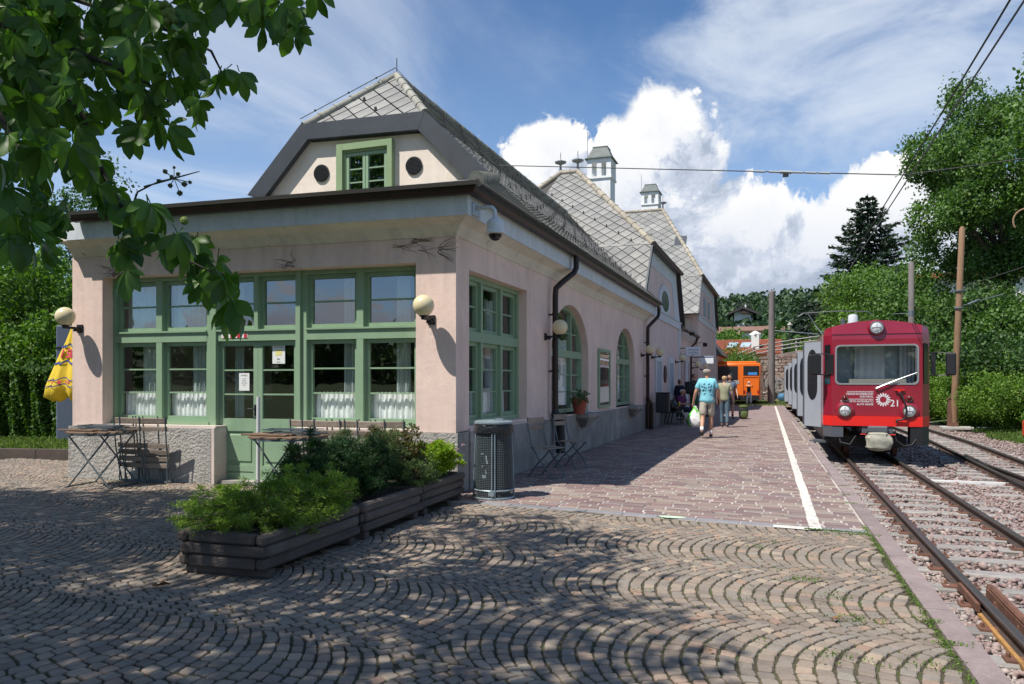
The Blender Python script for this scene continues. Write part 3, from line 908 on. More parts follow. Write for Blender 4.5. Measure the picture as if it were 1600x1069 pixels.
def front_unit(x0, x1, xm, zb=.80, ztop=2.955, name='shopfront_window'):
    D = .27
    q = MB(FM)
    q.box(x0, x0 + .075, D - .07, D + .06, zb, ztop); q.box(x1 - .075, x1, D - .07, D + .06, zb, ztop)
    q.box(x0 + .075, x1 - .075, D - .068, D + .058, ztop - .06, ztop); q.box(x0 + .075, x1 - .075, D - .068, D + .058, zb, zb + .07)
    q.box(x0 + .075, x1 - .075, D - .075, D + .05, 2.0, 2.15); q.box(x0 + .075, x1 - .075, D - .10, D - .06, 2.135, 2.16)
    q.box(xm - .05, xm + .05, D - .073, D + .05, zb + .07, ztop - .06)
    q.box(x0 + .02, x1 - .02, D - .11, D - .06, zb + .001, zb + .045)
    fr = obj(name, q, m_green, cafe)
    for a, b_ in ((x0 + .076, xm - .051), (xm + .051, x1 - .076)):
        sash(cafe, FM, a, b_, 2.161, ztop - .061, 2, D + .03, gm=m_glass_up)
        sash(cafe, FM, a, b_, zb + .071, 1.999, 3, D + .03)
front_unit(-5.56, -3.80, -4.70)
front_unit(-2.34, -.55, -1.45)
# posts beside the door, the door and its fanlight
q = MB(FM); q.box(-3.799, -3.70, .16, .33, .02, 2.955); q.box(-2.41, -2.341, .16, .33, .02, 2.955)
q.box(-3.70, -2.41, .19, .31, 2.0, 2.15); q.box(-3.70, -2.41, .165, .19, 2.135, 2.16); q.box(-3.70, -2.41, .19, .31, 2.90, 2.955); q.box(-3.09, -3.03, .19, .31, 2.16, 2.90)
obj('door_frame', q, m_green, cafe)
sash(cafe, FM, -3.70, -3.091, 2.161, 2.899, 2, .30, gm=m_glass_up, name='fanlight'); sash(cafe, FM, -3.029, -2.41, 2.161, 2.899, 2, .30, gm=m_glass_up, name='fanlight')
dr = thing('cafe_door', 'green double door with glazed upper half and notices, between the shopfront windows', 'door', (-6.9, 8.9, 0))
for x0, x1 in ((-3.698, -3.062), (-3.058, -2.412)):
    q = MB(FM)
    D = .24
    q.box(x0, x0 + .07, D, D + .05, .03, 1.995); q.box(x1 - .07, x1, D, D + .05, .03, 1.995)
    for za, zb in ((.03, .13), (.15, .24), (.72, .90), (1.93, 1.995)): q.box(x0 + .07, x1 - .07, D + .001, D + .049, za, zb)
    q.box(x0 + .07, x1 - .07, D + .018, D + .04, .13, .72)
    q.cbox(((x0 + x1) / 2, D + .014, .48), (x1 - x0 - .22, .02, .38), bev=.008)
    for r in (1, 2):
        z = .90 + 1.03 * r / 3; q.box(x0 + .07, x1 - .07, D + .01, D + .045, z - .011, z + .011)
    lf = obj('door_leaf', q, m_green, dr)
    for r in range(3):
        q = MB(FM); za = .90 + 1.03 * r / 3; zb = .90 + 1.03 * (r + 1) / 3
        q.quad((x0 + .07, D + .03, za), (x1 - .07, D + .03, za), (x1 - .07, D + .03, zb), (x0 + .07, D + .03, zb)); obj('pane', q, m_glass, lf, fix=False)
    if x0 < -3.5:
        q = MB(FM); q.cbox((x1 - .035, D - .012, 1.02), (.03, .02, .16), bev=.004); q.tube([(x1 - .035, D - .02, 1.04), (x1 - .035, D - .06, 1.04), (x1 - .12, D - .06, 1.04)], .009, 6)
        obj('handle', q, m_iron, lf)
m_paper = mat('white_paper', (.75, .76, .74), .8)
m_ink = mat('dark_ink', (.05, .05, .07), .8)
FT = lambda x, y, z: FM @ Matrix.Translation((x, y, z)) @ Matrix.Rotation(PI / 2, 4, 'X')
# notices on the door
def notice(x, z, w, h, lines, label):
    t = thing('notice', label, 'paper notice', tuple(FM @ Vector((x, .262, z))))
    q = MB(FM); q.box(x - w / 2, x + w / 2, .262, .264, z - h / 2, z + h / 2); obj('sheet', q, m_paper, t)
    for (s_, zz, sz) in lines: text('lettering', s_, sz, m_ink, t, FT(x, .2605, z + zz), .0002)
    return t
notice(-3.30, 1.42, .17, .25, [('AVVISO', .09, .03), ('si avvisa', .045, .02), ('che il bar', .015, .02), ('resta chiuso', -.015, .02), ('lunedi', -.045, .02)], 'plain white notice taped in the left door leaf')
t = notice(-2.74, 1.81, .20, .27, [('Jeden Freitag', .10, .025), ('Bar', -.07, .035), ('aperto', -.11, .022)], 'white poster with a yellow square taped high in the right door leaf')
q = MB(FM); q.box(-2.79, -2.69, .2605, .2615, 1.79, 1.87); obj('yellow_square', q, mat('poster_yellow', (.75, .68, .25), .8), t)
# red and white strip on the transom
t = thing('warning_strip', 'red and white striped strip stuck to the transom above the left door leaf', 'strip', tuple(FM @ Vector((-3.4, .18, 2.07))))
m_rw = mat('strip_white', (.75, .72, .7), .6); m_rr = mat('strip_red', (.5, .02, .03), .6)
q = MB(FM); q.box(-3.62, -3.19, .184, .1885, 2.04, 2.10); obj('strip', q, m_rw, t)
for i in range(4):
    q = MB(FM); q.box(-3.585 + i * .112, -3.535 + i * .112, .1825, .1845, 2.041, 2.099); obj('red_block', q, m_rr, t)

# curtains: short gathered lace in the lower third, long drapes deeper inside
def curtain(M, x0, x1, z0, z1, dy, m, label, name='cafe_curtain', waves=9, amp=.02, group=None):
    q = MB(M); n = waves * 6
    P = []
    for i in range(n + 1):
        x = x0 + (x1 - x0) * i / n
        P.append((x, dy + amp * math.sin(i * 2 * PI / 6 + math.sin(i * .7)) + R.gauss(0, .002)))
    for i in range(n):
        a, b_ = P[i], P[i + 1]
        q.quad((a[0], a[1], z0), (b_[0], b_[1], z0), (b_[0], b_[1] * .5 + dy * .5, z1 + .015 * math.sin(i * 1.3)), (a[0], a[1] * .5 + dy * .5, z1 + .015 * math.sin((i - 1) * 1.3)))
    o = obj(name, q, m, None, smooth='all')
    return tag(o, label, 'curtain', group)
m_drape = mat('thin_grey_drape', (.55, .60, .60), .95, var=.15, scale=4)
curtain(FM, -5.44, -4.82, .88, 1.27, .36, m_lace, 'short white lace curtain in the leftmost pane of the left shopfront window', group='short lace curtains')
curtain(FM, -4.60, -3.92, .88, 1.27, .36, m_lace, 'short white lace curtain in the left shopfront window, next to the door', group='short lace curtains')
curtain(FM, -2.24, -1.54, .88, 1.27, .36, m_lace, 'short white lace curtain just right of the door, above the folded chairs', group='short lace curtains')
curtain(FM, -1.36, -.66, .88, 1.27, .36, m_lace, 'short white lace curtain in the shopfront pane beside the corner pillar', group='short lace curtains')
for a, b_, z0, lb in ((-5.25, -4.85, 1.2, 'pale drape behind the leftmost shopfront pane'), (-4.35, -3.98, 1.2, 'pale drape behind the pane left of the door'), (-3.62, -3.48, .9, 'narrow pale drape behind the left edge of the door'),
                      (-2.62, -2.45, .9, 'narrow pale drape behind the right edge of the door'), (-1.85, -1.66, 1.2, 'pale drape behind the pane right of the door'), (-1.05, -.85, 1.2, 'narrow pale drape behind the pane beside the corner pillar')):
    curtain(FM, a, b_, z0, 2.9, .50, m_drape, lb, 'drape', 5, .03)
# upper blind-like nets
for a, b_, lb in ((-5.45, -4.8, 'thin net curtain high in the leftmost window light'), (-4.6, -3.9, 'thin net curtain high in the window light left of the door')):
    curtain(FM, a, b_, 2.2, 2.85, .42, m_drape, lb, 'net_curtain', 9, .015)
# things standing inside, dimly visible: counter and arched back window
q = MB(FM); q.box(-5.0, -1.0, 2.2, 2.8, 0, 1.05); q.box(-5.05, -.95, 2.15, 2.85, 1.051, 1.1)
tag(obj('bar_counter', q, mat('dark_wood', (.10, .05, .03), .5), None), 'dark wooden counter standing inside behind the cafe door', 'counter')

# --- side windows
def side_frame(win, y0, y1, z0, z1, xin, cols, split, top=None):
    """rectangular or arched casement group set back in the side wall"""
    M = Matrix(((0, -1, 0, xin), (1, 0, 0, 0), (0, 0, 1, 0), (0, 0, 0, 1)))   # local x -> world y, local y -> -x (into the wall)
    return M
win = cafe
MS = Matrix(((0, -1, 0, -3.9), (1, 0, 0, 0), (0, 0, 1, 0), (0, 0, 0, 1)))
def rect_side(x0, x1, z0, z1, cols, zt, dy, name):
    q = MB(); frame_bars(q, MS, x0, x1, z0, z1, .07, dy - .06, dy + .05)
    q.box(x0 + .07, x1 - .07, dy - .065, dy + .045, zt - .07, zt + .07)
    for c in range(1, cols):
        x = x0 + (x1 - x0) * c / cols; q.box(x - .04, x + .04, dy - .062, dy + .045, z0 + .07, z1 - .07)
    obj(name, q, m_green, cafe)
    for c in range(cols):
        a = x0 + (x1 - x0) * c / cols + (.071 if c == 0 else .041); b_ = x0 + (x1 - x0) * (c + 1) / cols - (.071 if c == cols - 1 else .041)
        sash(cafe, MS, a, b_, zt + .071, z1 - .071, 2, dy + .03); sash(cafe, MS, a, b_, z0 + .071, zt - .071, 3, dy + .03)
rect_side(9.30, 11.72, .83, 2.90, 3, 2.05, .20, 'side_window')
curtain(MS, 9.45, 11.6, .9, 1.27, .36, m_lace, 'short white lace curtain in the side window behind the wire bin', group=None, waves=20)
curtain(MS, 11.0, 11.5, .9, 2.7, .45, m_drape, 'pale drape in the side window behind the wire bin', 'drape', 5, .03)
def arch_side(yc, hw, z0, zs, rise, dy, lb):
    tf = ell(yc, hw, zs, rise); n = 22
    q = MB(MS)
    ins = .075
    ti = ell(yc, hw - ins, zs, rise - ins)
    def strip(f0, f1, a, b_, d0, d1, nn=20):
        pass
    # outer arch ring
    pts = [(yc - hw, z0)] + [(yc - hw * math.cos(PI * i / n), tf(yc - hw * math.cos(PI * i / n))) for i in range(n + 1)] + [(yc + hw, z0)]
    inn = [(yc - hw + ins, z0 + ins)] + [(yc - (hw - ins) * math.cos(PI * i / n), ti(yc - (hw - ins) * math.cos(PI * i / n))) for i in range(n + 1)] + [(yc + hw - ins, z0 + ins)]
    def ring(A, B, d0, d1):
        k = len(A)
        for i in range(k):
            j = (i + 1) % k
            a0, a1, b0, b1 = A[i], A[j], B[i], B[j]
            q.add([(a0[0], d0, a0[1]), (a1[0], d0, a1[1]), (b1[0], d0, b1[1]), (b0[0], d0, b0[1])], [(0, 1, 2, 3)])
            q.add([(b0[0], d0, b0[1]), (b1[0], d0, b1[1]), (b1[0], d1, b1[1]), (b0[0], d1, b0[1])], [(0, 1, 2, 3)])
    ring(pts, inn, dy - .06, dy + .04)
    zt = 1.98
    q.box(yc - hw + ins, yc + hw - ins, dy - .065, dy + .03, zt - .07, zt + .07)
    cols = [yc - .52 * hw + 0, yc, yc + .52 * hw]
    for x in (yc - hw * .36, yc + hw * .36):
        q.box(x - .04, x + .04, dy - .06, dy + .03, z0 + ins, zt - .071); q.box(x - .035, x + .035, dy - .058, dy + .03, zt + .071, ti(x) + .01)
    for z in (z0 + ins + (zt - z0 - .15) / 3, z0 + ins + 2 * (zt - z0 - .15) / 3): q.box(yc - hw + ins, yc + hw - ins, dy - .03, dy + .02, z - .012, z + .012)
    z = zt + .42; w_ = (hw - ins) * math.sqrt(max(0, 1 - ((z - zs) / (rise - ins)) ** 2))
    q.box(yc - w_, yc + w_, dy - .03, dy + .02, z - .012, z + .012)
    fr = obj('arched_window', q, m_green, cafe)
    xsb = [yc - hw + ins, yc - hw * .36, yc + hw * .36, yc + hw - ins]
    zsb = [z0 + ins, z0 + ins + (zt - z0 - .15) / 3, z0 + ins + 2 * (zt - z0 - .15) / 3, zt]
    for i in range(3):
        for j in range(3):
            p = MB(MS); p.quad((xsb[i], dy + .005, zsb[j]), (xsb[i + 1], dy + .005, zsb[j]), (xsb[i + 1], dy + .005, zsb[j + 1]), (xsb[i], dy + .005, zsb[j + 1])); obj('pane', p, m_glass, fr, fix=False)
        a, b_ = xsb[i], xsb[i + 1]; mm = 8
        p = MB(MS); p.add([(a, dy + .005, zt), (b_, dy + .005, zt)] + [(b_ - (b_ - a) * k / mm, dy + .005, ti(b_ - (b_ - a) * k / mm)) for k in range(mm + 1)], [tuple(range(mm + 3))])
        obj('pane', p, m_glass, fr, fix=False)
    curtain(MS, yc + hw * .36, yc + hw - .08, .95, 2.3, .42, m_lace, 'white drape in the ' + lb, 'drape', 5, .03)
arch_side(14.495, 1.37, .82, 1.98, .95, .20, 'nearer arched window, beside the red flower pot')
arch_side(20.04, 1.255, .82, 1.92, .93, .20, 'farther arched window, beside the second downpipe')
# glazed notice case between the arches
vc = thing('display_case', 'narrow green-framed display case with dark glass on the wall between the two arched windows', 'display case', (-3.9, 17.3, .85))
q = MB(); frame_bars(q, Matrix(((0, 1, 0, -3.9), (1, 0, 0, 0), (0, 0, 1, 0), (0, 0, 0, 1))), 16.72, 17.9, .84, 2.18, .06, .002, .05); obj('frame', q, m_green, vc)
q = MB(); q.box(-3.898, -3.893, 16.78, 17.84, .9, 2.12); obj('back_panel', q, mat('case_back', (.06, .09, .09), .7, var=.4, scale=3), vc)
q = MB(); q.quad((-3.865, 16.78, .9), (-3.865, 17.84, .9), (-3.865, 17.84, 2.12), (-3.865, 16.78, 2.12)); obj('glass', q, glass_mat('case_glass', base=.22), vc, fix=False)

# --- cove, fascia, gutter: the same profile swept round the front and the right side
CF = [FM @ Vector((-5.68, 0, 0)), Vector((-3.9, 8.87, 0)), Vector((-3.9, 23.3, 0))]
def off(o, i):
    """plan point at offset o outwards from the wall line"""
    n1 = Vector((math.sin(TH), -math.cos(TH), 0)); n2 = Vector((1, 0, 0))
    if i == 0: return CF[0] + n1 * o
    if i == 2: return CF[2] + n2 * o
    m_ = (n1 + n2); m_ = m_ / (1 + n1.dot(n2))
    return CF[1] + m_ * o
def sweep(mb, prof, lx=-5.68):
    CF[0] = FM @ Vector((lx, 0, 0)); vs = []; k = len(prof)
    for i in range(3):
        for o, z in prof: p = off(o, i); vs.append((p.x, p.y, z))
    fs = [(i * k + q, i * k + (q + 1) % k, (i + 1) * k + (q + 1) % k, (i + 1) * k + q) for i in range(2) for q in range(k)]
    mb.add(vs, fs + [tuple(range(k)), tuple(range(2 * k, 3 * k))])
q = MB(); sweep(q, [(-.1, ZT), (.015, ZT), (.035, ZT + .04), (.10, ZT + .13), (.24, ZT + .20), (.24, ZT + .24), (-.1, ZT + .24)], -6.06); obj('cove', q, m_cove, cafe)
q = MB(); sweep(q, [(.10, 3.475), (.265, 3.475), (.265, 3.73), (.10, 3.73)], -5.93); obj('fascia', q, m_fascia, cafe)
q = MB(); g0, gz = .35, 3.76
sweep(q, [(.27, 3.80), (.268, 3.75), (.29, 3.72), (.33, 3.70), (.38, 3.71), (.42, 3.75), (.43, 3.80), (.45, 3.805), (.45, 3.82), (.42, 3.82), (.40, 3.77), (.36, 3.73), (.31, 3.745), (.29, 3.80)])
obj('gutter', q, m_copper, cafe)
# --- roof
GA = 11.7                      # gable wall plane
XR, ZRG, YAP = -6.95, 7.24, 13.0
kR, kL = Vector((-5.69, GA, 5.95)), Vector((-8.09, GA, 6.0))
vR, vL = Vector((-4.45, GA, 4.73)), Vector((-9.25, GA, 4.83))
eR0, eR1 = Vector((-3.44, 8.43, 3.83)), Vector((-3.44, 23.6, 3.83))
rid0, rid1 = Vector((XR, YAP, ZRG)), Vector((XR, 25.6, ZRG))
roof = tag(bpy.data.objects.new('roof', None)); col.objects.link(roof); roof.parent = cafe
mR = Vector((-4.45, 24.2, 4.73))
# underlay planes
q = MB()
q.slab([eR0, eR1, mR, vR], .06); q.slab([vR, mR, rid1, rid0, kR], .06)
q.slab([vL, kL, rid0, rid1, Vector((-9.25, 24, 4.83))], .06, up=(-.6, 0, .8)); q.slab([Vector((-10.3, 8.2, 3.83)), vL, Vector((-9.25, 24, 4.83)), Vector((-10.3, 24, 3.83))], .06, up=(-.5, 0, .86))
obj('roof_deck', q, m_under, roof)
# courses of tiles on the right slope, stepped, each a long slab broken into tiles (too small to pick apart)
def courses(name, a0, a1, b0, b1, n, over=.02, th=.009, w=.19, par=None, clipf=None, mm=None, zr=0.0):
    """a0-a1 lower edge, b0-b1 upper edge"""
    a0, a1, b0, b1 = map(Vector, (a0, a1, b0, b1))
    nrm = (a1 - a0).cross(b0 - a0).normalized()
    if nrm.z < 0: nrm = -nrm
    q = MB(); L = (a1 - a0).length
    for i in range(n):
        t0, t1_ = i / n, (i + 1.25) / n
        lo0, lo1 = a0.lerp(b0, t0), a1.lerp(b1, t0); hi0, hi1 = a0.lerp(b0, min(1, t1_)), a1.lerp(b1, min(1, t1_))
        k = max(1, int((lo1 - lo0).length / w)); ph = .5 * (i % 2) / k
        for j in range(k + 1):
            s0, s1 = max(0, (j - (i % 2) * .5) / k), min(1, (j + 1 - (i % 2) * .5) / k)
            if s1 - s0 < .02 / k: continue
            lift = nrm * (.010 + th + R.gauss(0, .0007)); g_ = .06 / k
            p0 = lo0.lerp(lo1, s0 + g_) + lift; p1 = lo0.lerp(lo1, s1 - g_) + lift
            p2 = hi0.lerp(hi1, s1 - g_) + nrm * .006; p3 = hi0.lerp(hi1, s0 + g_) + nrm * .006
            q.add([p0, p1, p2, p3, p0 - nrm * th, p1 - nrm * th], [(0, 1, 2, 3), (4, 5, 1, 0), (4, 0, 3), (1, 5, 2)])
    o = obj(name, q, mm or m_tile, par, fix=False); o['kind'] = 'stuff'
    return o
courses('roof_tiles', eR0 + Vector((0, 2.6, 0)), eR1, vR, mR, 11, par=roof)
# right of the hip the slope runs forward to the corner: a triangle
q = MB(); n = 11
for i in range(n):
    t0, t1_ = i / n, min(1, (i + 1.2) / n)
    A = eR0.lerp(vR, t0); B = (eR0 + Vector((0, 2.6, 0))).lerp(vR, t0); C_ = (eR0 + Vector((0, 2.6, 0))).lerp(vR, t1_); D = eR0.lerp(vR, t1_)
    nn = Vector((.6, 0, .8))
    q.add([A + nn * .026, B + nn * .026, C_ + nn * .006, D + nn * .006, A, B], [(0, 1, 2, 3), (4, 5, 1, 0)])
o = obj('roof_tiles', q, m_tile, roof, fix=False); o['kind'] = 'stuff'
courses('roof_tiles', vR, mR, kR + Vector((0, 0, 0)), Vector((-5.69, 25.2, 5.95)), 12, par=roof)
def lerp3(a, b_, t): return a + (b_ - a) * t
# upper part, its left edge is the half hip
q = MB(); n = 13
for i in range(n):
    t0, t1_ = i / n, min(1, (i + 1.2) / n)
    A, D = kR.lerp(rid0, t0), kR.lerp(rid0, t1_)
    B, C_ = Vector((-5.69, 25.2, 5.95)).lerp(rid1, t0), Vector((-5.69, 25.2, 5.95)).lerp(rid1, t1_)
    nn = Vector((.7, 0, .71)); k = 60
    for j in range(k):
        a, b_ = (j + .03) / k, (j + .97) / k
        q.add([A.lerp(B, a) + nn * .026, A.lerp(B, b_) + nn * .026, D.lerp(C_, b_) + nn * .006, D.lerp(C_, a) + nn * .006, A.lerp(B, a) + nn * .01, A.lerp(B, b_) + nn * .01], [(0, 1, 2, 3), (4, 5, 1, 0)])
o = obj('roof_tiles', q, m_tile, roof, fix=False); o['kind'] = 'stuff'
# front pent roof, low pitch
pF = [Vector((-9.55, 8.06, 3.83)), Vector((-3.42, 8.42, 3.83)), vR + Vector((.0, -.02, .02)), vL + Vector((0, -.02, -.05))]
q = MB(); q.slab([pF[0], pF[1], pF[2], pF[3]], .05); obj('pent_roof', q, m_under, roof)
q = MB(); n = 34
for i in range(n):
    t0, t1_ = i / n, (i + 1) / n
    for lo in (0,):
        a = pF[0].lerp(pF[1], t0 + .01); b_ = pF[0].lerp(pF[1], t0 + .012)
    A = pF[0].lerp(pF[1], (i + .5) / n); B = pF[3].lerp(pF[2], (i + .5) / n)
    q.tube([A + Vector((0, .10, .0)), B + Vector((0, 0, .01))], .024, 6)
o = obj('pent_roof_tiles', q, m_tile, roof, fix=False); o['kind'] = 'stuff'
# rolled ridge tiles
def ridge(a, b_, r, seg, par, m_, name='ridge_tile', wires=False):
    a, b_ = Vector(a), Vector(b_); L = (b_ - a).length; n = max(1, int(L / seg)); d = (b_ - a).normalized()
    for i in range(n):
        p0, p1 = a.lerp(b_, i / n), a.lerp(b_, (i + 1) / n)
        q = MB(); q.tube([p0 - d * .01, p0 + d * .04, p0 + d * .045, p1 + d * .01], [r * 1.12, r * 1.12, r, r * .93], 10)
        obj(name, q, m_, par, smooth=True)
ridge(eR0 + Vector((-.02, .05, .03)), vR + Vector((.02, 0, .03)), .085, .34, roof, m_ridge)
ridge(kR + Vector((0, -.05, .02)), rid0 + Vector((0, 0, .05)), .075, .34, roof, m_ridge)
ridge(kL + Vector((0, -.05, .02)), rid0 + Vector((0, 0, .05)), .075, .34, roof, m_ridge)
ridge(rid0 + Vector((0, .1, .03)), rid1, .07, .5, roof, m_ridge)
# lightning wire along the hip and the rod
q = MB(); q.tube([kL + Vector((-.05, -.1, .14)), rid0 + Vector((0, -.05, .18)), kR + Vector((.1, -.1, .16)), vR + Vector((.12, 0, .12))], .008, 5)
q.tube([rid0 + Vector((0, 0, .05)), rid0 + Vector((0, 0, .38))], .009, 5)
for t in (.15, .5, .8):
    p = kL.lerp(rid0, t) + Vector((-.05 * (1 - t), -.1, .15)); q.ball(p, .022, 6, 4)
obj('lightning_rod', q, m_iron, roof)
# gable: diamond slates on the half hip
def clip_poly(P, a, b_):
    """keep the part of 2D polygon P left of the line a->b"""
    out = []
    def side(p): return (b_[0] - a[0]) * (p[1] - a[1]) - (b_[1] - a[1]) * (p[0] - a[0])
    for i in range(len(P)):
        p, q = P[i], P[(i + 1) % len(P)]; sp, sq = side(p), side(q)
        if sp >= 0: out.append(p)
        if (sp > 0 and sq < 0) or (sp < 0 and sq > 0):
            t = sp / (sp - sq); out.append((p[0] + (q[0] - p[0]) * t, p[1] + (q[1] - p[1]) * t))
    return out
def diamonds(par, O, U, V, poly, dw, dh, th=.012, gap=.016, name='slate', m_=None, guards=None, joined=False):
    """diamond slates over polygon poly (2D in U,V from O, counter-clockwise)"""
    O, U, V = Vector(O), Vector(U).normalized(), Vector(V).normalized(); N = U.cross(V).normalized()
    us = [p[0] for p in poly]; vs_ = [p[1] for p in poly]
    shared = None; n = 0
    i0, i1 = int(min(us) / dw) - 1, int(max(us) / dw) + 2; j0, j1 = int(min(vs_) / dh * 2) - 2, int(max(vs_) / dh * 2) + 3
    J = MB()
    for j in range(j0, j1):
        for i in range(i0, i1):
            cu, cv = (i + .5 * (j % 2)) * dw, j * dh / 2
            D = [(cu - dw / 2 + gap, cv), (cu, cv - dh / 2 + gap), (cu + dw / 2 - gap, cv), (cu, cv + dh / 2 - gap)]
            P = D
            for k in range(len(poly)):
                P = clip_poly(P, poly[k], poly[(k + 1) % len(poly)])
                if len(P) < 3: break
            if len(P) < 3: continue
            ar = abs(sum(P[k][0] * P[(k + 1) % len(P)][1] - P[(k + 1) % len(P)][0] * P[k][1] for k in range(len(P)))) / 2
            if ar < dw * dh * .02: continue
            full = ar > dw * dh * .5 * .86 and len(P) == 4
            def top(p):     # lower end lifted: slates lap over those below
                t = (cv + dh / 2 - p[1]) / dh
                return O + U * p[0] + V * p[1] + N * (.006 + th * (.4 + .8 * t))
            if joined or not full:
                q = J if joined else MB()
                T = [top(p) for p in P]; k = len(T)
                q.add(T + [t - N * th for t in T], [tuple(range(k))] + [(x, x + k, (x + 1) % k + k, (x + 1) % k) for x in range(k)])
                if not joined: obj(name, q, m_ or m_slate, par, fix=False)
            else:
                if shared is None:
                    q = MB(); T = [(Matrix.Identity(3) @ (U * (p[0] - cu) + V * (p[1] - cv))) + N * (.006 + th * (.4 + .8 * (cv + dh / 2 - p[1]) / dh)) for p in D]
                    q.add(T + [t - N * th for t in T], [(0, 1, 2, 3)] + [(x, x + 4, (x + 1) % 4 + 4, (x + 1) % 4) for x in range(4)])
                    shared = obj(name, q, m_ or m_slate, par, world=False, fix=False); o = shared
                else:
                    o = bpy.data.objects.new(name, shared.data); col.objects.link(o); o.parent = par
                o.location = world_of(par).inverted() @ (O + U * cu + V * cv)
            n += 1
            if guards and (i + j // 2) % guards == 0 and j % 2 == 0 and full:
                gq = MB(); p = O + U * cu + V * (cv - dh * .42) + N * .03
                gq.cbox(p, (.035, .035, .10)); obj('snow_guard', gq, m_iron, par)
    if joined: o = obj(name + 's', J, m_ or m_slate, par, fix=False); o['kind'] = 'stuff'
V_ = (rid0 - (kL + kR) / 2); U_ = kR - kL
U_.z = 0
V_ = V_ - U_.normalized() * V_.dot(U_.normalized())
O_ = kL.copy(); W_ = (kR - kL).length; H_ = V_.length
q = MB(); q.slab([kL, kR, rid0], .05); obj('half_hip_deck', q, m_under, roof)
diamonds(roof, kL + Vector((0, -.01, .01)), U_, V_, [(0, 0), (W_, 0), ((rid0 - kL).dot(U_.normalized()), H_)], .44, .50, guards=2)
# gable wall in the roof, verge boards
q = MB()
q.prism([(-9.05, 4.70), (-4.62, 4.62), (-5.72, 5.72), (-8.05, 5.76)], GA + .02, GA + .12, 'Y'); obj('gable_wall', q, m_cream, cafe)
q = MB()
def board(a, b_, w0, w1, down): pass
gy0, gy1 = GA - .13, GA - .02
q.prism([(vR.x + .02, vR.z + .03), (kR.x + .03, kR.z + .03), (kR.x - .10, kR.z - .27), (vR.x - .40, vR.z - .02)], gy0, gy1)
q.prism([(kR.x + .029, kR.z + .029), (kL.x - .029, kL.z + .03), (kL.x + .12, kL.z - .25), (kR.x - .10, kR.z - .27)], gy0 - .003, gy1)
q.prism([(kL.x - .03, kL.z + .03), (vL.x - .02, vL.z + .03), (vL.x + .33, vL.z - .06), (kL.x + .12, kL.z - .25)], gy0, gy1)
# soffit of the verge joining boards to wall
q.prism([(vR.x - .38, vR.z), (kR.x - .10, kR.z - .262), (kR.x - .13, kR.z - .27), (vR.x - .42, vR.z)], gy1, GA + .02)
q.prism([(kR.x - .10, kR.z - .262), (kL.x + .12, kL.z - .242), (kL.x + .12, kL.z - .27), (kR.x - .10, kR.z - .29)], gy1, GA + .02)
obj('verge_board', q, m_cover, cafe)
q = MB(); q.box(-9.0, -4.6, GA - .05, GA + .02, 4.60, 4.72); obj('flashing', q, m_cover, cafe)
# gable window
gw = cafe
GM = Matrix.Translation((0, GA, 0))
x0, x1, z0, z1 = -7.40, -6.30, 4.62, 5.60
q = MB(GM)
for a in ((x0, x0 + .12, z0, z1), (x1 - .09, x1, z0, z1)): q.box(a[0], a[1], -.10, .03, a[2], a[3])
q.box(x0 + .12, x1 - .09, -.098, .03, z1 - .11, z1)
q.box(x0 + .12, x0 + .16, -.05, .28, z0, z1 - .11); q.box(x1 - .12, x1 - .09, -.05, .28, z0, z1 - .11); q.box(x0 + .16, x1 - .12, -.05, .28, z1 - .15, z1 - .11)
gf = obj('gable_window_surround', q, m_dgreen, cafe)
# cut look: dark reveal box in front of wall is replaced by a recessed light
q = MB(GM); q.box(x0 + .12, x1 - .09, .13, .16, z0, z1 - .1); 
for a, b_ in ((x0 + .17, -6.86), (-6.83, x1 - .13)): pass
q = MB(GM); 
for a, b_ in ((x0 + .17, -6.855), (-6.845, x1 - .13)):
    sash(cafe, GM, a, b_, z0 + .02, z1 - .16, 3, .005, w=.05, name='gable_sash', gm=glass_mat('attic_glass', tint=(.3, .34, .36), base=.25))
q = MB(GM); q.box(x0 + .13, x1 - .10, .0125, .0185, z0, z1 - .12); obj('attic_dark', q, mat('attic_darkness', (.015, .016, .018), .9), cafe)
# round vents with mesh
for (x, z) in ((-7.77, 5.16), (-5.93, 5.12)):
    q = MB(); q.lathe([(.155, GA + .02), (.155, GA - .008), (.14, GA - .012), (.0, GA - .012)], (x, 0, z), 24, axis='Y')
    vo = obj('round_vent', q, mat('vent_mesh', (.03, .032, .035), .6, var=.5, scale=60), cafe)
    q = MB()
    for i in range(-6, 7):
        w_ = math.sqrt(max(0, .145 ** 2 - (i * .022) ** 2))
        q.box(x - w_, x + w_, GA - .018, GA - .0125, z + i * .022 - .002, z + i * .022 + .002); q.box(x + i * .022 - .002, x + i * .022 + .002, GA - .0182, GA - .0128, z - w_, z + w_)
    o = obj('vent_grille', q, m_iron, vo, fix=False); o['kind'] = 'stuff'
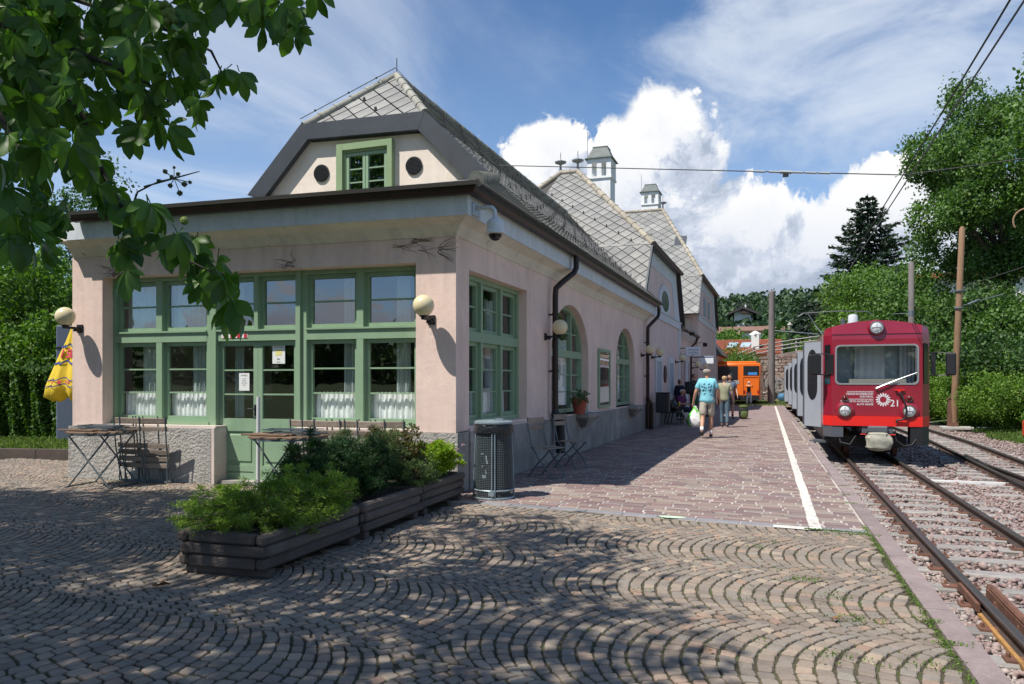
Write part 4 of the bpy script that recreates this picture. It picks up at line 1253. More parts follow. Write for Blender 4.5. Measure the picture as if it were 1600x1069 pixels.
# snow guards on the right slope: bent iron triangles in staggered rows
def hook_mesh():
    q = MB(); r = .005
    q.tube([(0, -.035, .0), (0.0, 0, .10), (0, .035, .0)], r, 4); q.tube([(-.10, 0, .02), (0, 0, .10)], r, 4); q.tube([(0, -.035, .02), (0, .035, .02)], r, 4)
    return q
hk = None
sl = [(eR0, vR, 1, 11), (vR, kR, 1, 1), (kR, rid0, 1, 1)]
def slope_pt(x):        # height of the right slope at x
    if x > vR.x: return 3.83 + (eR0.x - x) / (eR0.x - vR.x) * (vR.z - 3.83)
    return vR.z + (vR.x - x) / (vR.x - kR.x) * (kR.z - vR.z) if x > kR.x else kR.z + (kR.x - x) / (kR.x - rid0.x) * (ZRG - kR.z)
nrow = 0; cnt = 0
x = -3.85
while x > -6.8:
    ph = .45 * (nrow % 2)
    y = 11.9 + ph + (max(0, -5.69 - x) * .9)
    yend = 23.1 + (slope_pt(x) - 3.83) * .55
    while y < yend and cnt < 290:
        z = slope_pt(x) + .03
        if hk is None: hk = obj('snow_guard', hook_mesh(), m_iron, roof, world=False, fix=False); o = hk
        else: o = bpy.data.objects.new('snow_guard', hk.data); col.objects.link(o); o.parent = roof
        o.location = world_of(roof).inverted() @ Vector((x, y, z)); cnt += 1
        y += .9 if y < 18 else .75
    x -= .36; nrow += 1

# --- downpipes
def downpipe(y, zb=.0, boot=False):
    q = MB()
    xg = -3.53
    q.tube([(xg, y + .5, 3.70), (xg, y + .5, 3.50), (xg - .03, y + .44, 3.40), (-3.70, y + .1, 3.18), (-3.775, y + .02, 3.08), (-3.78, y, 2.95), (-3.78, y, .9 if boot else .05)], .052, 12)
    for z in (2.6, 1.6): q.lathe([(.062, z), (.062, z + .04)], (-3.78, y, 0), 12); q.box(-3.9, -3.83, y - .012, y + .012, z, z + .03)
    dp = obj('downpipe', q, m_copper, cafe, smooth=True)
    if boot:
        q = MB(); q.tube([(-3.78, y, .93), (-3.78, y, .86), (-3.73, y + .1, .74), (-3.72, y + .12, .3), (-3.72, y + .12, .16)], [.055, .085, .09, .09, .085], 12); obj('pipe_boot', q, m_iron, cafe, smooth=True)
    else:
        q = MB(); q.tube([(-3.78, y, .98), (-3.78, y, .90), (-3.73, y + .12, .80), (-3.71, y + .16, .6), (-3.71, y + .16, .02)], [.07, .075, .08, .075, .075], 12); obj('pipe_boot', q, m_copper, cafe, smooth=True)
downpipe(12.95, boot=True); downpipe(22.8)

# --- globe lamps
m_globe = mat('cream_globe', (0.70, 0.60, 0.38), 0.25, var=.05, scale=6)
def make_lamp(label, at_, rz):
    t = thing('globe_lamp', label, 'wall lamp', at_, rz, 'globe wall lamps on the station front')
    q = MB(); q.ball((0, .27, .17), .135, 24, 14); obj('globe', q, m_globe, t, world=False, smooth='all')
    q = MB(); q.box(-.022, .022, .0, .30, -.005, .03); q.box(-.05, .05, 0, .02, -.05, .07); q.box(-.035, .035, .02, .10, -.035, -.005); q.lathe([(.05, .03), (.055, .05), (.04, .055)], (0, .27, 0), 12); obj('bracket', q, m_iron, t, world=False)
    return t
# bracket points along local +y = away from the wall
p1 = FM @ Vector((-.33, 0, 2.20)); p2 = FM @ Vector((-5.93, 0, 2.20))
L0 = make_lamp('cream globe lamp on the front corner pillar, right of the shopfront', tuple(p1), TH + PI)
dup(L0, tuple(p2), TH + PI, 'cream globe lamp on the left pillar of the front, above the yellow parasol')
SD = -PI / 2
for y, z, lb, xx in ((12.72, 2.20, 'cream globe lamp on the side wall in front of the first brown downpipe', -3.9), (22.3, 2.22, 'cream globe lamp beside the second brown downpipe', -3.9), (24.2, 2.22, 'cream globe lamp on the wall above the narrow grey bin', -3.9),
                     (29.9, 2.22, 'cream globe lamp on the wall beside the white hanging sign', -3.9), (35.6, 2.1, 'nearer of the two small globe lamps in front of the link wing', -3.9), (39.5, 2.1, 'farther of the two small globe lamps in front of the link wing', -3.9)):
    dup(L0, (xx, y, z), SD, lb)

# --- dome security camera on the corner
cc = thing('security_camera', 'white dome security camera hanging from the roof corner on a bent arm', 'security camera', (-3.6, 8.62, 3.55))
m_cw = mat('camera_white', (.62, .65, .68), .35); 
q = MB(); q.cbox((-3.635, 8.86, 3.57), (.06, .22, .16), bev=.01); obj('mount_plate', q, mat('zinc_plate', (.42, .46, .50), .4, metal=.5), cc)
q = MB(); q.tube([(-3.62, 8.9, 3.60), (-3.48, 8.9, 3.61), (-3.42, 8.9, 3.60), (-3.385, 8.9, 3.56), (-3.38, 8.9, 3.46)], .026, 10); obj('arm', q, m_cw, cc, smooth=True)
q = MB(); q.lathe([(.03, 3.48), (.05, 3.46), (.095, 3.43), (.105, 3.40), (.105, 3.31), (.125, 3.295), (.125, 3.27), (.10, 3.262)], (-3.38, 8.9, 0), 24); obj('housing', q, m_cw, cc, smooth=True)
q = MB(); q.ball((-3.38, 8.9, 3.265), .085, 20, 12); obj('dome', q, mat('smoked_dome', (.01, .01, .012), .08), cc, smooth='all')

# --- dried creeper stems clinging under the eaves
q = MB(FM)
for (x0, z0, dx, ln_) in ((-.9, 3.12, 1, .75), (-.62, 3.2, .25, .3), (-2.3, 3.0, -.6, .35), (-5.2, 3.02, -1, .3), (-5.35, 2.95, .2, .35), (-.25, 3.08, .3, .18)):
    for b_ in range(9):
        a = R.uniform(0, 1); x = x0 + dx * ln_ * a * .6; z = z0 + R.uniform(-.02, .08); P = [(x, -.006, z)]
        an = R.uniform(-1.2, .9)
        for k in range(5):
            x += .05 * math.cos(an) * (1 if dx > 0 else -1) * 1.2; z += .035 * math.sin(an); an += R.uniform(-.5, .5); P.append((x, -.006, min(z, 3.25)))
        q.tube(P, [.0035, .003, .003, .0025, .002, .0015], 4)
tag(obj('dried_creeper', q, mat('dead_stem', (.20, .14, .11), .9), None, fix=False), 'bare dried creeper stems clinging to the pink wall under the eaves', 'creeper')
# ============================================================= STATION HOUSES BEHIND
m_white = mat('white_stone_trim', (0.60, 0.62, 0.65), 0.8, var=.06, scale=2, grime=((0.36, 0.37, 0.38), .4))
m_chim = mat('white_chimney', (0.84, 0.84, 0.83), 0.85, var=.05, scale=2, grime=((0.42, 0.41, 0.38), .35))
m_patina = mat('green_patina', (0.085, 0.105, 0.10), 0.6, var=.25, scale=4)
m_zinc = mat('zinc', (0.24, 0.26, 0.28), .5, var=.15, scale=3, metal=.3)
m_blueg = mat('blue_grey_window', (0.30, 0.38, 0.42), .5)
def house(label, y0, yk0, yk1, y1, ze, zk, yr, zr, xr1, xr2, dw, name='station_house', xw=-3.9):
    """house with its half-hipped gable towards the platform; ze verge foot, zk kink, yr/zr ridge"""
    t = thing(name, label, 'building', (-7, (y0 + y1) / 2, 0))
    xo = xw + .16
    kx0, kx1 = Vector((xo, yk0, zk)), Vector((xo, yk1, zk))
    e0, e1 = Vector((xo, y0, ze)), Vector((xo, y1, ze))
    ra, rb = Vector((xr1, yr, zr)), Vector((xr2, yr, zr))
    xl = xr1 + xr2 - xo
    l0, l1, le0, le1 = Vector((xl, yk0, zk)), Vector((xl, yk1, zk)), Vector((xl, y0, ze)), Vector((xl, y1, ze))
    r_ = tag(bpy.data.objects.new('roof', None)); col.objects.link(r_); r_.parent = t
    q = MB()
    q.slab([le0, e0, kx0, l0], .06, up=(0, -.6, .8)); q.slab([l0, kx0, ra, rb], .06, up=(0, -.6, .8))
    q.slab([e1, le1, l1, kx1], .06, up=(0, .6, .8)); q.slab([kx1, l1, rb, ra], .06, up=(0, .6, .8))
    q.slab([kx0, kx1, ra], .06, up=(.6, 0, .8)); q.slab([l1, l0, rb], .06, up=(-.6, 0, .8))
    obj('roof_deck', q, m_under, r_)
    U = Vector((1, 0, 0))
    # lower steep part (origin at the right-hand foot, u runs left to right)
    V = (kx0 - e0); H = V.length; W = xo + 8.6
    O = Vector((xo - W, y0, ze)) + Vector((0, -.01, .01))
    nm = 'slate'
    diamonds(r_, O, U, V, [(0, 0), (W - .03, 0), (W - .03, H - .02), (0, H - .02)], dw, dw * .95, guards=5, joined=(dw > .6))
    V2 = (ra - kx0); V2.x = 0; H2 = V2.length
    O2 = Vector((xo - W, yk0, zk)) + Vector((0, -.01, .01))
    poly = [(0, 0), (W, 0), (W - (xo - xr1), H2), (max(0, xr2 - (xo - W)), H2)]
    if xr2 < xo - W: poly = [(0, 0), (W, 0), (W - (xo - xr1), H2), (0, H2)]
    # left hip
    lx0 = xl - (xo - W)
    if lx0 > 0: poly = [(lx0, 0), (W, 0), (W - (xo - xr1), H2), (xr2 - (xo - W), H2)]
    diamonds(r_, O2, U, V2, poly, dw, dw * .95, guards=5, joined=(dw > .6))
    q = MB(); q.slab([kx0 + Vector((-4.6, -.04, -.04)), kx0 + Vector((-.25, -.04, -.04)), kx0 + Vector((-.25, .06, .10)), kx0 + Vector((-4.6, .06, .10))], .02, up=(0, -.7, .7)); obj('snow_board', q, m_zinc, r_)
    # half hip slates seen edge-on, as one piece
    V3 = ra - (kx0 + kx1) / 2; V3.y = 0
    diamonds(r_, kx0 + Vector((.01, 0, .01)), Vector((0, 1, 0)), V3, [(0, 0), ((kx1 - kx0).length, 0), (yr - yk0, V3.length)], dw, dw * .95, joined=True)
    ridge(kx0 + Vector((0, 0, .02)), ra + Vector((0, 0, .04)), .10, .42, r_, m_ridge2)
    ridge(l0 + Vector((0, 0, .02)), rb + Vector((0, 0, .04)), .10, .42, r_, m_ridge2)
    ridge(rb + Vector((0, 0, .05)), ra + Vector((.05, 0, .05)), .10, .35, r_, m_ridge2)
    for p in {(ra.x, ra.y, ra.z), (rb.x, rb.y, rb.z)}:
        q = MB(); z = p[2]
        q.lathe([(.09, z + .02), (.05, z + .15), (.035, z + .32), (.06, z + .36), (.21, z + .42), (.22, z + .46), (.05, z + .50), (.02, z + .55), (.012, z + .8)], (p[0], p[1], 0), 12); obj('finial', q, m_zinc, r_, smooth=True)
    # gable wall and lower wall
    q = MB(); q.prism([(yk0 + .12, zk - .05), (yk1 - .12, zk - .05), (y1 - .35, ze), (y1 - .35, 0), (y0 + 1.0, 0), (y0 + 1.0, ze), (y0 + .2, ze)], xw - .3, xw, 'X'); obj('wall', q, m_wall2, t)
    q = MB(); q.box(-10.5, xw - .3, y0 + 1.0, y0 + 1.3, 0, ze + .25); obj('wall', q, m_wall2, t)
    q = MB(); q.prism([(y0 + 1.0, -.05), (y1 - .34, -.05), (y1 - .34, .78), (y0 + 1.0, .78)], xw - .25, xw + .025, 'X'); obj('plinth', q, m_plinth2, t)
    # white frame of the gable: flat band with two pink fields inside
    th_ = .02
    q = MB()
    q.prism([(y0 + .95, ze - .25), (y1 - .34, ze - .25), (y1 - .34, ze + .0), (y0 + .95, ze + .0)], xw, xw + .05, 'X')
    q.prism([(y0 + .95, ze + .0), (y1 - .34, ze + .0), (y1 - .34, ze + .03), (y0 + .95, ze + .03)], xw, xw + .09, 'X')
    ym = (y0 + y1) / 2
    q.prism([(yk0 + .15, zk - .55), (yk1 - .15, zk - .55), (yk1 - .15, zk - .07), (yk0 + .15, zk - .07)], xw, xw + th_, 'X')
    q.prism([(y1 - 2.1, ze + .03), (y1 - .45, ze + .03), (yk1 - .15, zk - .55), (yk1 - 1.3, zk - .55)], xw, xw + th_, 'X')
    q.prism([(y0 + .35, ze + .03), (y0 + .95, ze + .03), (yk0 + .5, zk - .55), (yk0 + .15, zk - .55)], xw, xw + th_ - .003, 'X')
    obj('gable_frame', q, m_white, t)
    q = MB(); q.prism([(y1 - .80, 0), (y1 - .34, 0), (y1 - .34, ze - .26), (y1 - .80, ze - .26)], xw, xw + .03, 'X'); obj('corner_strip', q, m_white, t)
    q = MB(); w_ = .09
    q.slab([e0 + Vector((0, 0, -.12)), kx0 + Vector((0, 0, -.12)), kx0 + Vector((0, -.0, .06)), e0 + Vector((0, -.02, .06))], .05, up=(1, 0, 0)); obj('verge_board', q, m_cover, t); q = MB()
    q.slab([kx1 + Vector((0, 0, -.12)), e1 + Vector((0, 0, -.12)), e1 + Vector((0, .02, .06)), kx1 + Vector((0, 0, .06))], .05, up=(1, 0, 0))
    obj('verge_board', q, m_cover, t)
    q = MB(); q.tube([kx0 + Vector((.06, -.05, -.02)), kx1 + Vector((.06, .05, -.02))], .075, 10)
    q.box(xw, xo, yk0 + .1, yk1 - .1, zk - .08, zk - .05)
    obj('gutter', q, m_copper, t)
    return t, r_
h2, r2 = house('taller pink and white station house with diamond slates, an oval window and a white chimney', 22.1, 23.6, 30.2, 31.7, 3.8, 5.68, 26.9, 9.05, -7.0, -7.65, .46)
# oculus with white surround
q = MB()
for (a, b_, x0, x1) in ((1.28, .56, -3.9, -3.845), ):
    q.add([(x1, 26.9 + a * math.cos(k * PI / 16), 4.26 + b_ * math.sin(k * PI / 16)) for k in range(32)] + [(x0, 26.9 + a * math.cos(k * PI / 16), 4.26 + b_ * math.sin(k * PI / 16)) for k in range(32)], [tuple(range(32))] + [(k, (k + 1) % 32, (k + 1) % 32 + 32, k + 32) for k in range(32)])
oc = obj('oval_window', q, m_white, h2)
q = MB(); q.add([(-3.84, 26.9 + .85 * math.cos(k * PI / 16), 4.26 + .36 * math.sin(k * PI / 16)) for k in range(32)], [tuple(range(32))]); obj('glass', q, mat('oval_glass', (.035, .06, .05), .35), oc)
for yc in (25.6, 28.6):
    q = MB(); frame_bars(q, Matrix(((0, 1, 0, -3.9), (1, 0, 0, 0), (0, 0, 1, 0), (0, 0, 0, 1))), yc - .75, yc + .75, .80, 2.35, .22, .001, .05)
    w_ = obj('narrow_window', q, m_white, h2)
    q = MB(); q.box(-3.898, -3.89, yc - .53, yc + .53, 1.02, 2.13); obj('shutter_panel', q, m_blueg, w_)
    for k in range(1, 3):
        q = MB(); q.box(-3.889, -3.87, yc - .53 + k * .35 - .02, yc - .53 + k * .35 + .02, 1.02, 2.13); obj('glazing_bar', q, m_white, w_)
q = MB(); q.lathe([(.30, -.0), (.30, .04), (.24, .05)], (-3.9, 27.1, 1.72), 20, axis='X'); obj('round_plaque', q, mat('dark_plaque', (.05, .025, .02), .5), h2)
def chimney(par, x, y, w, d, z0, z1):
    q = MB(); q.box(x - w / 2, x + w / 2, y - d / 2, y + d / 2, z0, z1 - 1.25)
    c = obj('chimney', q, m_chim, par)
    q = MB(); q.box(x - w / 2 - .05, x + w / 2 + .05, y - d / 2 - .05, y + d / 2 + .05, z1 - 1.25, z1 - 1.17)
    ew = w + .06; ed = d + .06
    for sx in (-1, 0, 1):
        for sy in (-1, 1): q.box(x + sx * (ew / 2 - .09) - .09, x + sx * (ew / 2 - .09) + .09, y + sy * (ed / 2 - .07) - .07, y + sy * (ed / 2 - .07) + .07, z1 - 1.17, z1 - .62)
    q.box(x - ew / 2, x + ew / 2, y - ed / 2, y + ed / 2, z1 - .62, z1 - .5)
    q.box(x - .12, x + .12, y - .12, y + .12, z1 - 1.17, z1 - .62)
    obj('chimney_head', q, m_chim, c)
    q = MB(); a, b_ = w / 2 + .12, d / 2 + .12; e, f_ = w / 2 - .14, d / 2 - .14; zz = z1 - .5
    V = []
    for (aa, bb, z) in ((a, b_, zz), (a - .10, b_ - .10, zz + .08), (e, f_, z1 - .06), (e, f_, z1)):
        V += [(x - aa, y - bb, z), (x + aa, y - bb, z), (x + aa, y + bb, z), (x - aa, y + bb, z)]
    q.add(V, [(0, 1, 2, 3), (12, 13, 14, 15)] + [(r * 4 + k, r * 4 + (k + 1) % 4, r * 4 + 4 + (k + 1) % 4, r * 4 + 4 + k) for r in range(3) for k in range(4)])
    obj('chimney_cap', q, m_patina, c)
    q = MB(); q.lathe([(.07, y - d / 2 - .01), (.0, y - d / 2 - .012)], (x, 0, z1 - 1.75), 12, axis='Y'); obj('flue_hole', q, m_iron, c)
    q = MB(); q.tube([(x - w / 2 - .02, y - d / 2, z1 - .6), (x - w / 2 - .02, y - d / 2, z1 + .55)], .008, 4); obj('rod', q, m_iron, c)
    return c
chimney(h2, -6.48, 28.5, .85, .85, 6.0, 10.35)
q = MB(); q.slab([(-6.95, 28.0, 7.95), (-5.9, 28.0, 7.95), (-5.6, 28.0, 7.3), (-6.95, 28.0, 7.3)], .9, up=(0, 1, 0)); obj('chimney_flashing', q, m_cover, r2)
h3, r3 = house('farther pink and white station house, its slated gable roof partly hidden by the nearer one', 37.4, 39.0, 47.8, 49.3, 4.75, 6.75, 43.4, 11.15, -6.35, -9.2, .62)
chimney(h3, -7.3, 45.2, .95, .95, 8.0, 13.1)
q = MB(); q.box(-3.89, -3.86, 41.2, 42.2, 5.0, 5.9); obj('gable_window', q, m_blueg, h3); q = MB(); q.box(-3.89, -3.86, 43.6, 44.6, 5.0, 5.9); obj('gable_window', q, m_blueg, h3)
q = MB(); q.box(-6.1, -4.3, 38.36, 38.39, 3.6, 4.6); obj('wall_panel', q, m_cream, h3)
# skylight on its roof
q = MB(); q.slab([(-5.4, 40.9, 8.7), (-4.8, 40.9, 8.7), (-4.8, 41.5, 9.3), (-5.4, 41.5, 9.3)], .12, up=(0, -.7, .7)); obj('roof_hatch', q, m_cover, r3)
# link wing between the houses
lk = thing('link_wing', 'low recessed wing with an arched opening and slated roof joining the two station houses', 'building', (-5, 34, 0))
q = MB(); side_wall(q, 31.4, 38.3, 0, 3.4, [(32.6, 35.2, .02, ell(33.9, 1.3, 2.2, .7))], x=-4.25, dep=.4); obj('wall', q, m_wall2, lk)
q = MB(); q.box(-4.9, -4.7, 32.4, 35.4, 0, 3.2); obj('opening_back', q, mat('shaded_entrance', (.30, .29, .28), .9), lk)
q = MB(); q.prism([(-4.25, 3.38), (-3.95, 3.52), (-3.95, 3.66), (-4.25, 3.66)], 31.36, 38.3, 'Y'); obj('cove', q, m_white, lk)
q = MB(); q.slab([(-3.88, 31.3, 3.70), (-3.88, 38.32, 3.70), (-6.2, 38.32, 5.4), (-6.2, 31.3, 5.4)], .08, up=(.5, 0, .8)); obj('roof', q, m_slate, lk)
q = MB(); q.tube([(-3.86, 31.3, 3.68), (-3.86, 38.4, 3.68)], .075, 8); q.tube([(-3.86, 38.0, 3.65), (-3.95, 37.8, 3.35), (-4.15, 37.7, 3.15), (-4.17, 37.7, 0)], .05, 8); obj('gutter', q, m_copper, lk)
q = MB(); q.box(-4.25, -4.2, 36.1, 37.2, 0, 2.4); obj('door', q, m_blueg, lk)
for y in (31.75, 35.6):
    q = MB(); q.lathe([(.13, 0), (.13, .3), (.09, .4), (.085, 2.3), (.14, 2.42), (.14, 2.5)], (-4.15, y, 0), 14); obj('column', q, m_white, lk)
# far annex
an = thing('annex', 'small low pink annex with a dark pyramid roof at the far end of the station', 'building', (-5, 54, 0))
q = MB(); q.box(-9, -4.0, 49.4, 57, 0, 3.2); obj('wall', q, m_wall2, an)
q = MB(); q.box(-9, -3.98, 49.38, 57, 2.95, 3.2); obj('cornice', q, m_white, an)
q = MB(); V = [(-9.3, 49.2, 3.2), (-3.6, 49.2, 3.2), (-3.6, 57.3, 3.2), (-9.3, 57.3, 3.2), (-4.9, 50.2, 5.1), (-8, 52, 5.5)]
q.add(V, [(0, 1, 4, 5), (1, 2, 4), (2, 3, 5, 4), (3, 0, 5), (3, 2, 1, 0)]); obj('roof', q, mat('dark_slate', (.10, .095, .09), .8, var=.2, scale=3), an)
# hanging signs over the platform
def hsign(x0, x1, y, z0, z1, label, name, lines, board_m):
    t = thing(name, label, 'sign', ((x0 + x1) / 2, y, z0))
    q = MB(); q.cbox(((x0 + x1) / 2, y, (z0 + z1) / 2), (x1 - x0, .16, z1 - z0), bev=.02); obj('box', q, board_m, t)
    q = MB(); q.tube([(x0 - .35, y, z1 - .05), (x0, y, z1 - .05)], .02, 6); q.tube([(x0 - .35, y, z0 + .08), (x0, y, z0 + .08)], .02, 6); obj('bracket', q, m_iron, t)
    for (s_, zz, sz, m_) in lines: text('lettering', s_, sz, m_, t, Matrix.Translation(((x0 + x1) / 2 + .04, y - .083, zz)) @ Matrix.Rotation(PI / 2, 4, 'X'), .001)
    return t
m_lb = mat('sign_white', (.72, .74, .76), .5); m_bl = mat('sign_blue', (.03, .07, .20), .5)
t = hsign(-3.66, -3.10, 31.2, 2.48, 2.86, 'white box sign with blue lettering hanging over the platform, nearer of the two', 'hanging_sign', [('Warteraum', 2.74, .085, m_bl), ('Sala d\'attesa', 2.62, .075, m_bl)], m_lb)
q = MB(); q.slab([(-3.42, 31.115, 2.54), (-3.34, 31.115, 2.54), (-3.38, 31.115, 2.50)], .004, up=(0, -1, 0)); obj('arrow', q, m_iron, t)
t = hsign(-3.62, -2.98, 36.4, 2.30, 2.66, 'plain white box sign hanging over the platform, farther of the two', 'hanging_sign', [], m_lb)
q = MB(); q.box(-3.61, -2.99, 36.31, 36.318, 2.60, 2.65); obj('blue_band', q, m_bl, t)
# floodlights on the gables
for (x, y, z, lb) in ((-3.6, 31.9, 3.55, 'small black floodlight on the corner of the nearer station house'), (-3.7, 38.6, 3.4, 'small black floodlight under the farther station house gutter')):
    t = thing('floodlight', lb, 'lamp', (x, y, z)); q = MB(); q.cbox((x + .12, y, z - .1), (.2, .12, .16), rx=.4, bev=.01); obj('housing', q, m_iron, t)
    q = MB(); q.tube([(x - .3, y, z), (x + .12, y, z)], .012, 6); q.tube([(x + .12, y, z), (x + .12, y, z - .1)], .012, 6); obj('arm', q, m_iron, t)
# ============================================================= TRAM
m_red = mat('tram_dark_red', (0.265, 0.011, 0.030), 0.28, var=.08, scale=2, coat=.6)
m_bred = mat('tram_bright_red', (0.70, 0.018, 0.012), 0.4)
m_silver = mat('tram_silver_door', (0.42, 0.46, 0.52), 0.35, var=.06, scale=3, metal=.25)
m_tgrey = mat('tram_dark_grey', (0.085, 0.095, 0.11), 0.5, var=.1, scale=3)
m_blk = mat('tram_black', (0.014, 0.014, 0.016), 0.45)
m_rub = mat('black_rubber', (0.012, 0.012, 0.013), 0.6)
m_roofm = mat('tram_roof', (0.25, 0.17, 0.13), 0.6, var=.2, scale=3)
m_twin = mat('tram_dark_window', (0.012, 0.014, 0.016), 0.08, spec=.9)
m_chrome = mat('chrome', (.75, .77, .80), .12, metal=1)
m_lens = mat('lamp_lens', (.62, .64, .66), .12, spec=.9, var=.3, scale=60)
TX = 2.01
tram = thing('tram', 'red and silver narrow-gauge railcar numbered 21 standing at the platform with its doors open', 'tram', (TX, 19, ZR))
YF, HW, CH = 19.0, 1.10, .22           # front plane, half width, corner chamfer
def sweep_body(q, secs):
    """secs: list of (half-width profile points (x,z)) with y, lofted"""
    k = len(secs[0][1]); vs = []
    for y, pr in secs: vs += [(TX + x, y, z) for x, z in pr]
    fs = [(i * k + j, i * k + (j + 1) % k, (i + 1) * k + (j + 1) % k, (i + 1) * k + j) for i in range(len(secs) - 1) for j in range(k)]
    fs += [tuple(range(k)), tuple(range((len(secs) - 1) * k, len(secs) * k))]
    q.add(vs, fs)
def rprof(hw, z0, zt, crown, n=10):
    """cross-section with gently arched roof"""
    P = [(-hw, z0), (-hw, zt - .10)]
    for i in range(n + 1):
        t = -1 + 2 * i / n; P.append((t * (hw - .06), zt - .02 + crown * (1 - t * t) ** .8))
    return P + [(hw, zt - .10), (hw, z0)]
# --- front shell: outline in plan has chamfered corners; windscreen is an opening with real depth
WX0, WX1, WZ0, WZ1 = -.86, .86, 1.37, 2.28
ZB, ZTOP = .66, 2.70
fr = MB()
def fbox(x0, x1, z0, z1, y0=YF, y1=YF + .10): fr.box(TX + x0, TX + x1, y0, y1, z0, z1)
FX = HW - .17     # flat front half width
def face(ptsxz, y=YF): fr.add([(TX + x, y, z) for x, z in ptsxz], [tuple(range(len(ptsxz)))])
# rounded-corner windscreen hole, ring of quads between hole and outer rectangle
def rrect(x0, x1, z0, z1, r, n=5):
    P = []
    for cx, cz, a0 in ((x1 - r, z1 - r, 0), (x0 + r, z1 - r, 90), (x0 + r, z0 + r, 180), (x1 - r, z0 + r, 270)):
        for k in range(n + 1): a = rad(a0 + 90 * k / n); P.append((cx + r * math.cos(a), cz + r * math.sin(a)))
    return P
hole = rrect(WX0, WX1, WZ0, WZ1, .10)
def project_out(p):
    cz_ = (WZ0 + WZ1) / 2; sx_ = 1 if p[0] > 0 else -1; sz_ = 1 if p[1] > cz_ else -1
    fx_ = abs(p[0]) - (WX1 - .10); fz_ = abs(p[1] - cz_) - ((WZ1 - WZ0) / 2 - .10)
    return (sx_ * FX, p[1]) if fx_ >= fz_ else (p[0], cz_ + sz_ * .58)
outer = [project_out(p) for p in hole]
n_ = len(hole)
for i in range(n_):
    j = (i + 1) % n_
    a, b_ = outer[i], outer[j]
    fr.add([(TX + hole[i][0], YF, hole[i][1]), (TX + hole[j][0], YF, hole[j][1]), (TX + b_[0], YF, b_[1]), (TX + a[0], YF, a[1])], [(0, 1, 2, 3)])
    fr.add([(TX + hole[i][0], YF, hole[i][1]), (TX + hole[j][0], YF, hole[j][1]), (TX + hole[j][0], YF + .05, hole[j][1]), (TX + hole[i][0], YF + .05, hole[i][1])], [(0, 1, 2, 3)])
cz = (WZ0 + WZ1) / 2
for sx in (-1, 1):      # corner patches
    for sz in (-1, 1):
        near = [p for p in outer if abs(abs(p[1] - cz) - .58) < 1e-6 and p[0] * sx > 0 and (p[1] - cz) * sz > 0]
        side_ = [p for p in outer if abs(abs(p[0]) - FX) < 1e-6 and p[0] * sx > 0 and (p[1] - cz) * sz > 0]
        a = max(near, key=lambda p: p[0] * sx); b_ = max(side_, key=lambda p: (p[1] - cz) * sz)
        fr.add([(TX + a[0], YF, a[1]), (TX + FX * sx, YF, cz + .58 * sz), (TX + b_[0], YF, b_[1])], [(0, 1, 2)])
zt1 = cz + .58; zb1 = cz - .58
face([(-FX, ZB), (FX, ZB), (FX, zb1), (-FX, zb1)])
# top with arched roofline, leaning back slightly
NA = 12
topP = [(FX * (-1 + 2 * i / NA), ZTOP + .13 * (1 - (-1 + 2 * i / NA) ** 2)) for i in range(NA + 1)]
for i in range(NA):
    (xa, za), (xb_, zb_) = topP[i], topP[i + 1]
    zk_ = 2.52
    fr.add([(TX + xa, YF, zt1), (TX + xb_, YF, zt1), (TX + xb_, YF + .01, zk_), (TX + xa, YF + .01, zk_)], [(0, 1, 2, 3)])
    fr.add([(TX + xa, YF + .01, zk_), (TX + xb_, YF + .01, zk_), (TX + xb_, YF + .05, zb_), (TX + xa, YF + .05, za)], [(0, 1, 2, 3)])
    fr.add([(TX + xa, YF + .05, za), (TX + xb_, YF + .05, zb_), (TX + xb_, YF + .6, zb_ + .03), (TX + xa, YF + .6, za + .03)], [(0, 1, 2, 3)])
for s_ in (-1, 1):       # chamfered corners with side windows left as dark panes set in
    fr.add([(TX + s_ * FX, YF, ZB), (TX + s_ * HW, YF + CH, ZB), (TX + s_ * HW, YF + CH, 2.50), (TX + s_ * FX, YF + .01, 2.52)], [(0, 1, 2, 3)])
    fr.add([(TX + s_ * FX, YF + .01, 2.52), (TX + s_ * HW, YF + CH, 2.50), (TX + s_ * (HW - .04), YF + CH, 2.66), (TX + s_ * FX, YF + .05, 2.70)], [(0, 1, 2, 3)])
    fr.add([(TX + s_ * HW, YF + CH, ZB), (TX + s_ * HW, YF + .62, ZB), (TX + s_ * HW, YF + .62, 2.50), (TX + s_ * HW, YF + CH, 2.50)], [(0, 1, 2, 3)])
    fr.add([(TX + s_ * HW, YF + CH, 2.50), (TX + s_ * HW, YF + .62, 2.50), (TX + s_ * (HW - .04), YF + .62, 2.66), (TX + s_ * (HW - .04), YF + CH, 2.66)], [(0, 1, 2, 3)])
    fr.add([(TX + s_ * (HW - .04), YF + CH, 2.66), (TX + s_ * (HW - .04), YF + .62, 2.66), (TX + s_ * FX, YF + .6, 2.73), (TX + s_ * FX, YF + .05, 2.70)], [(0, 1, 2, 3)])
shell = obj('front_shell', fr, m_red, tram)
# crease line across the top
q = MB(); q.box(TX - FX, TX + FX, YF - .004, YF + .012, 2.515, 2.525); obj('panel_seam', q, mat('seam_red', (.12, .005, .012), .5), tram)
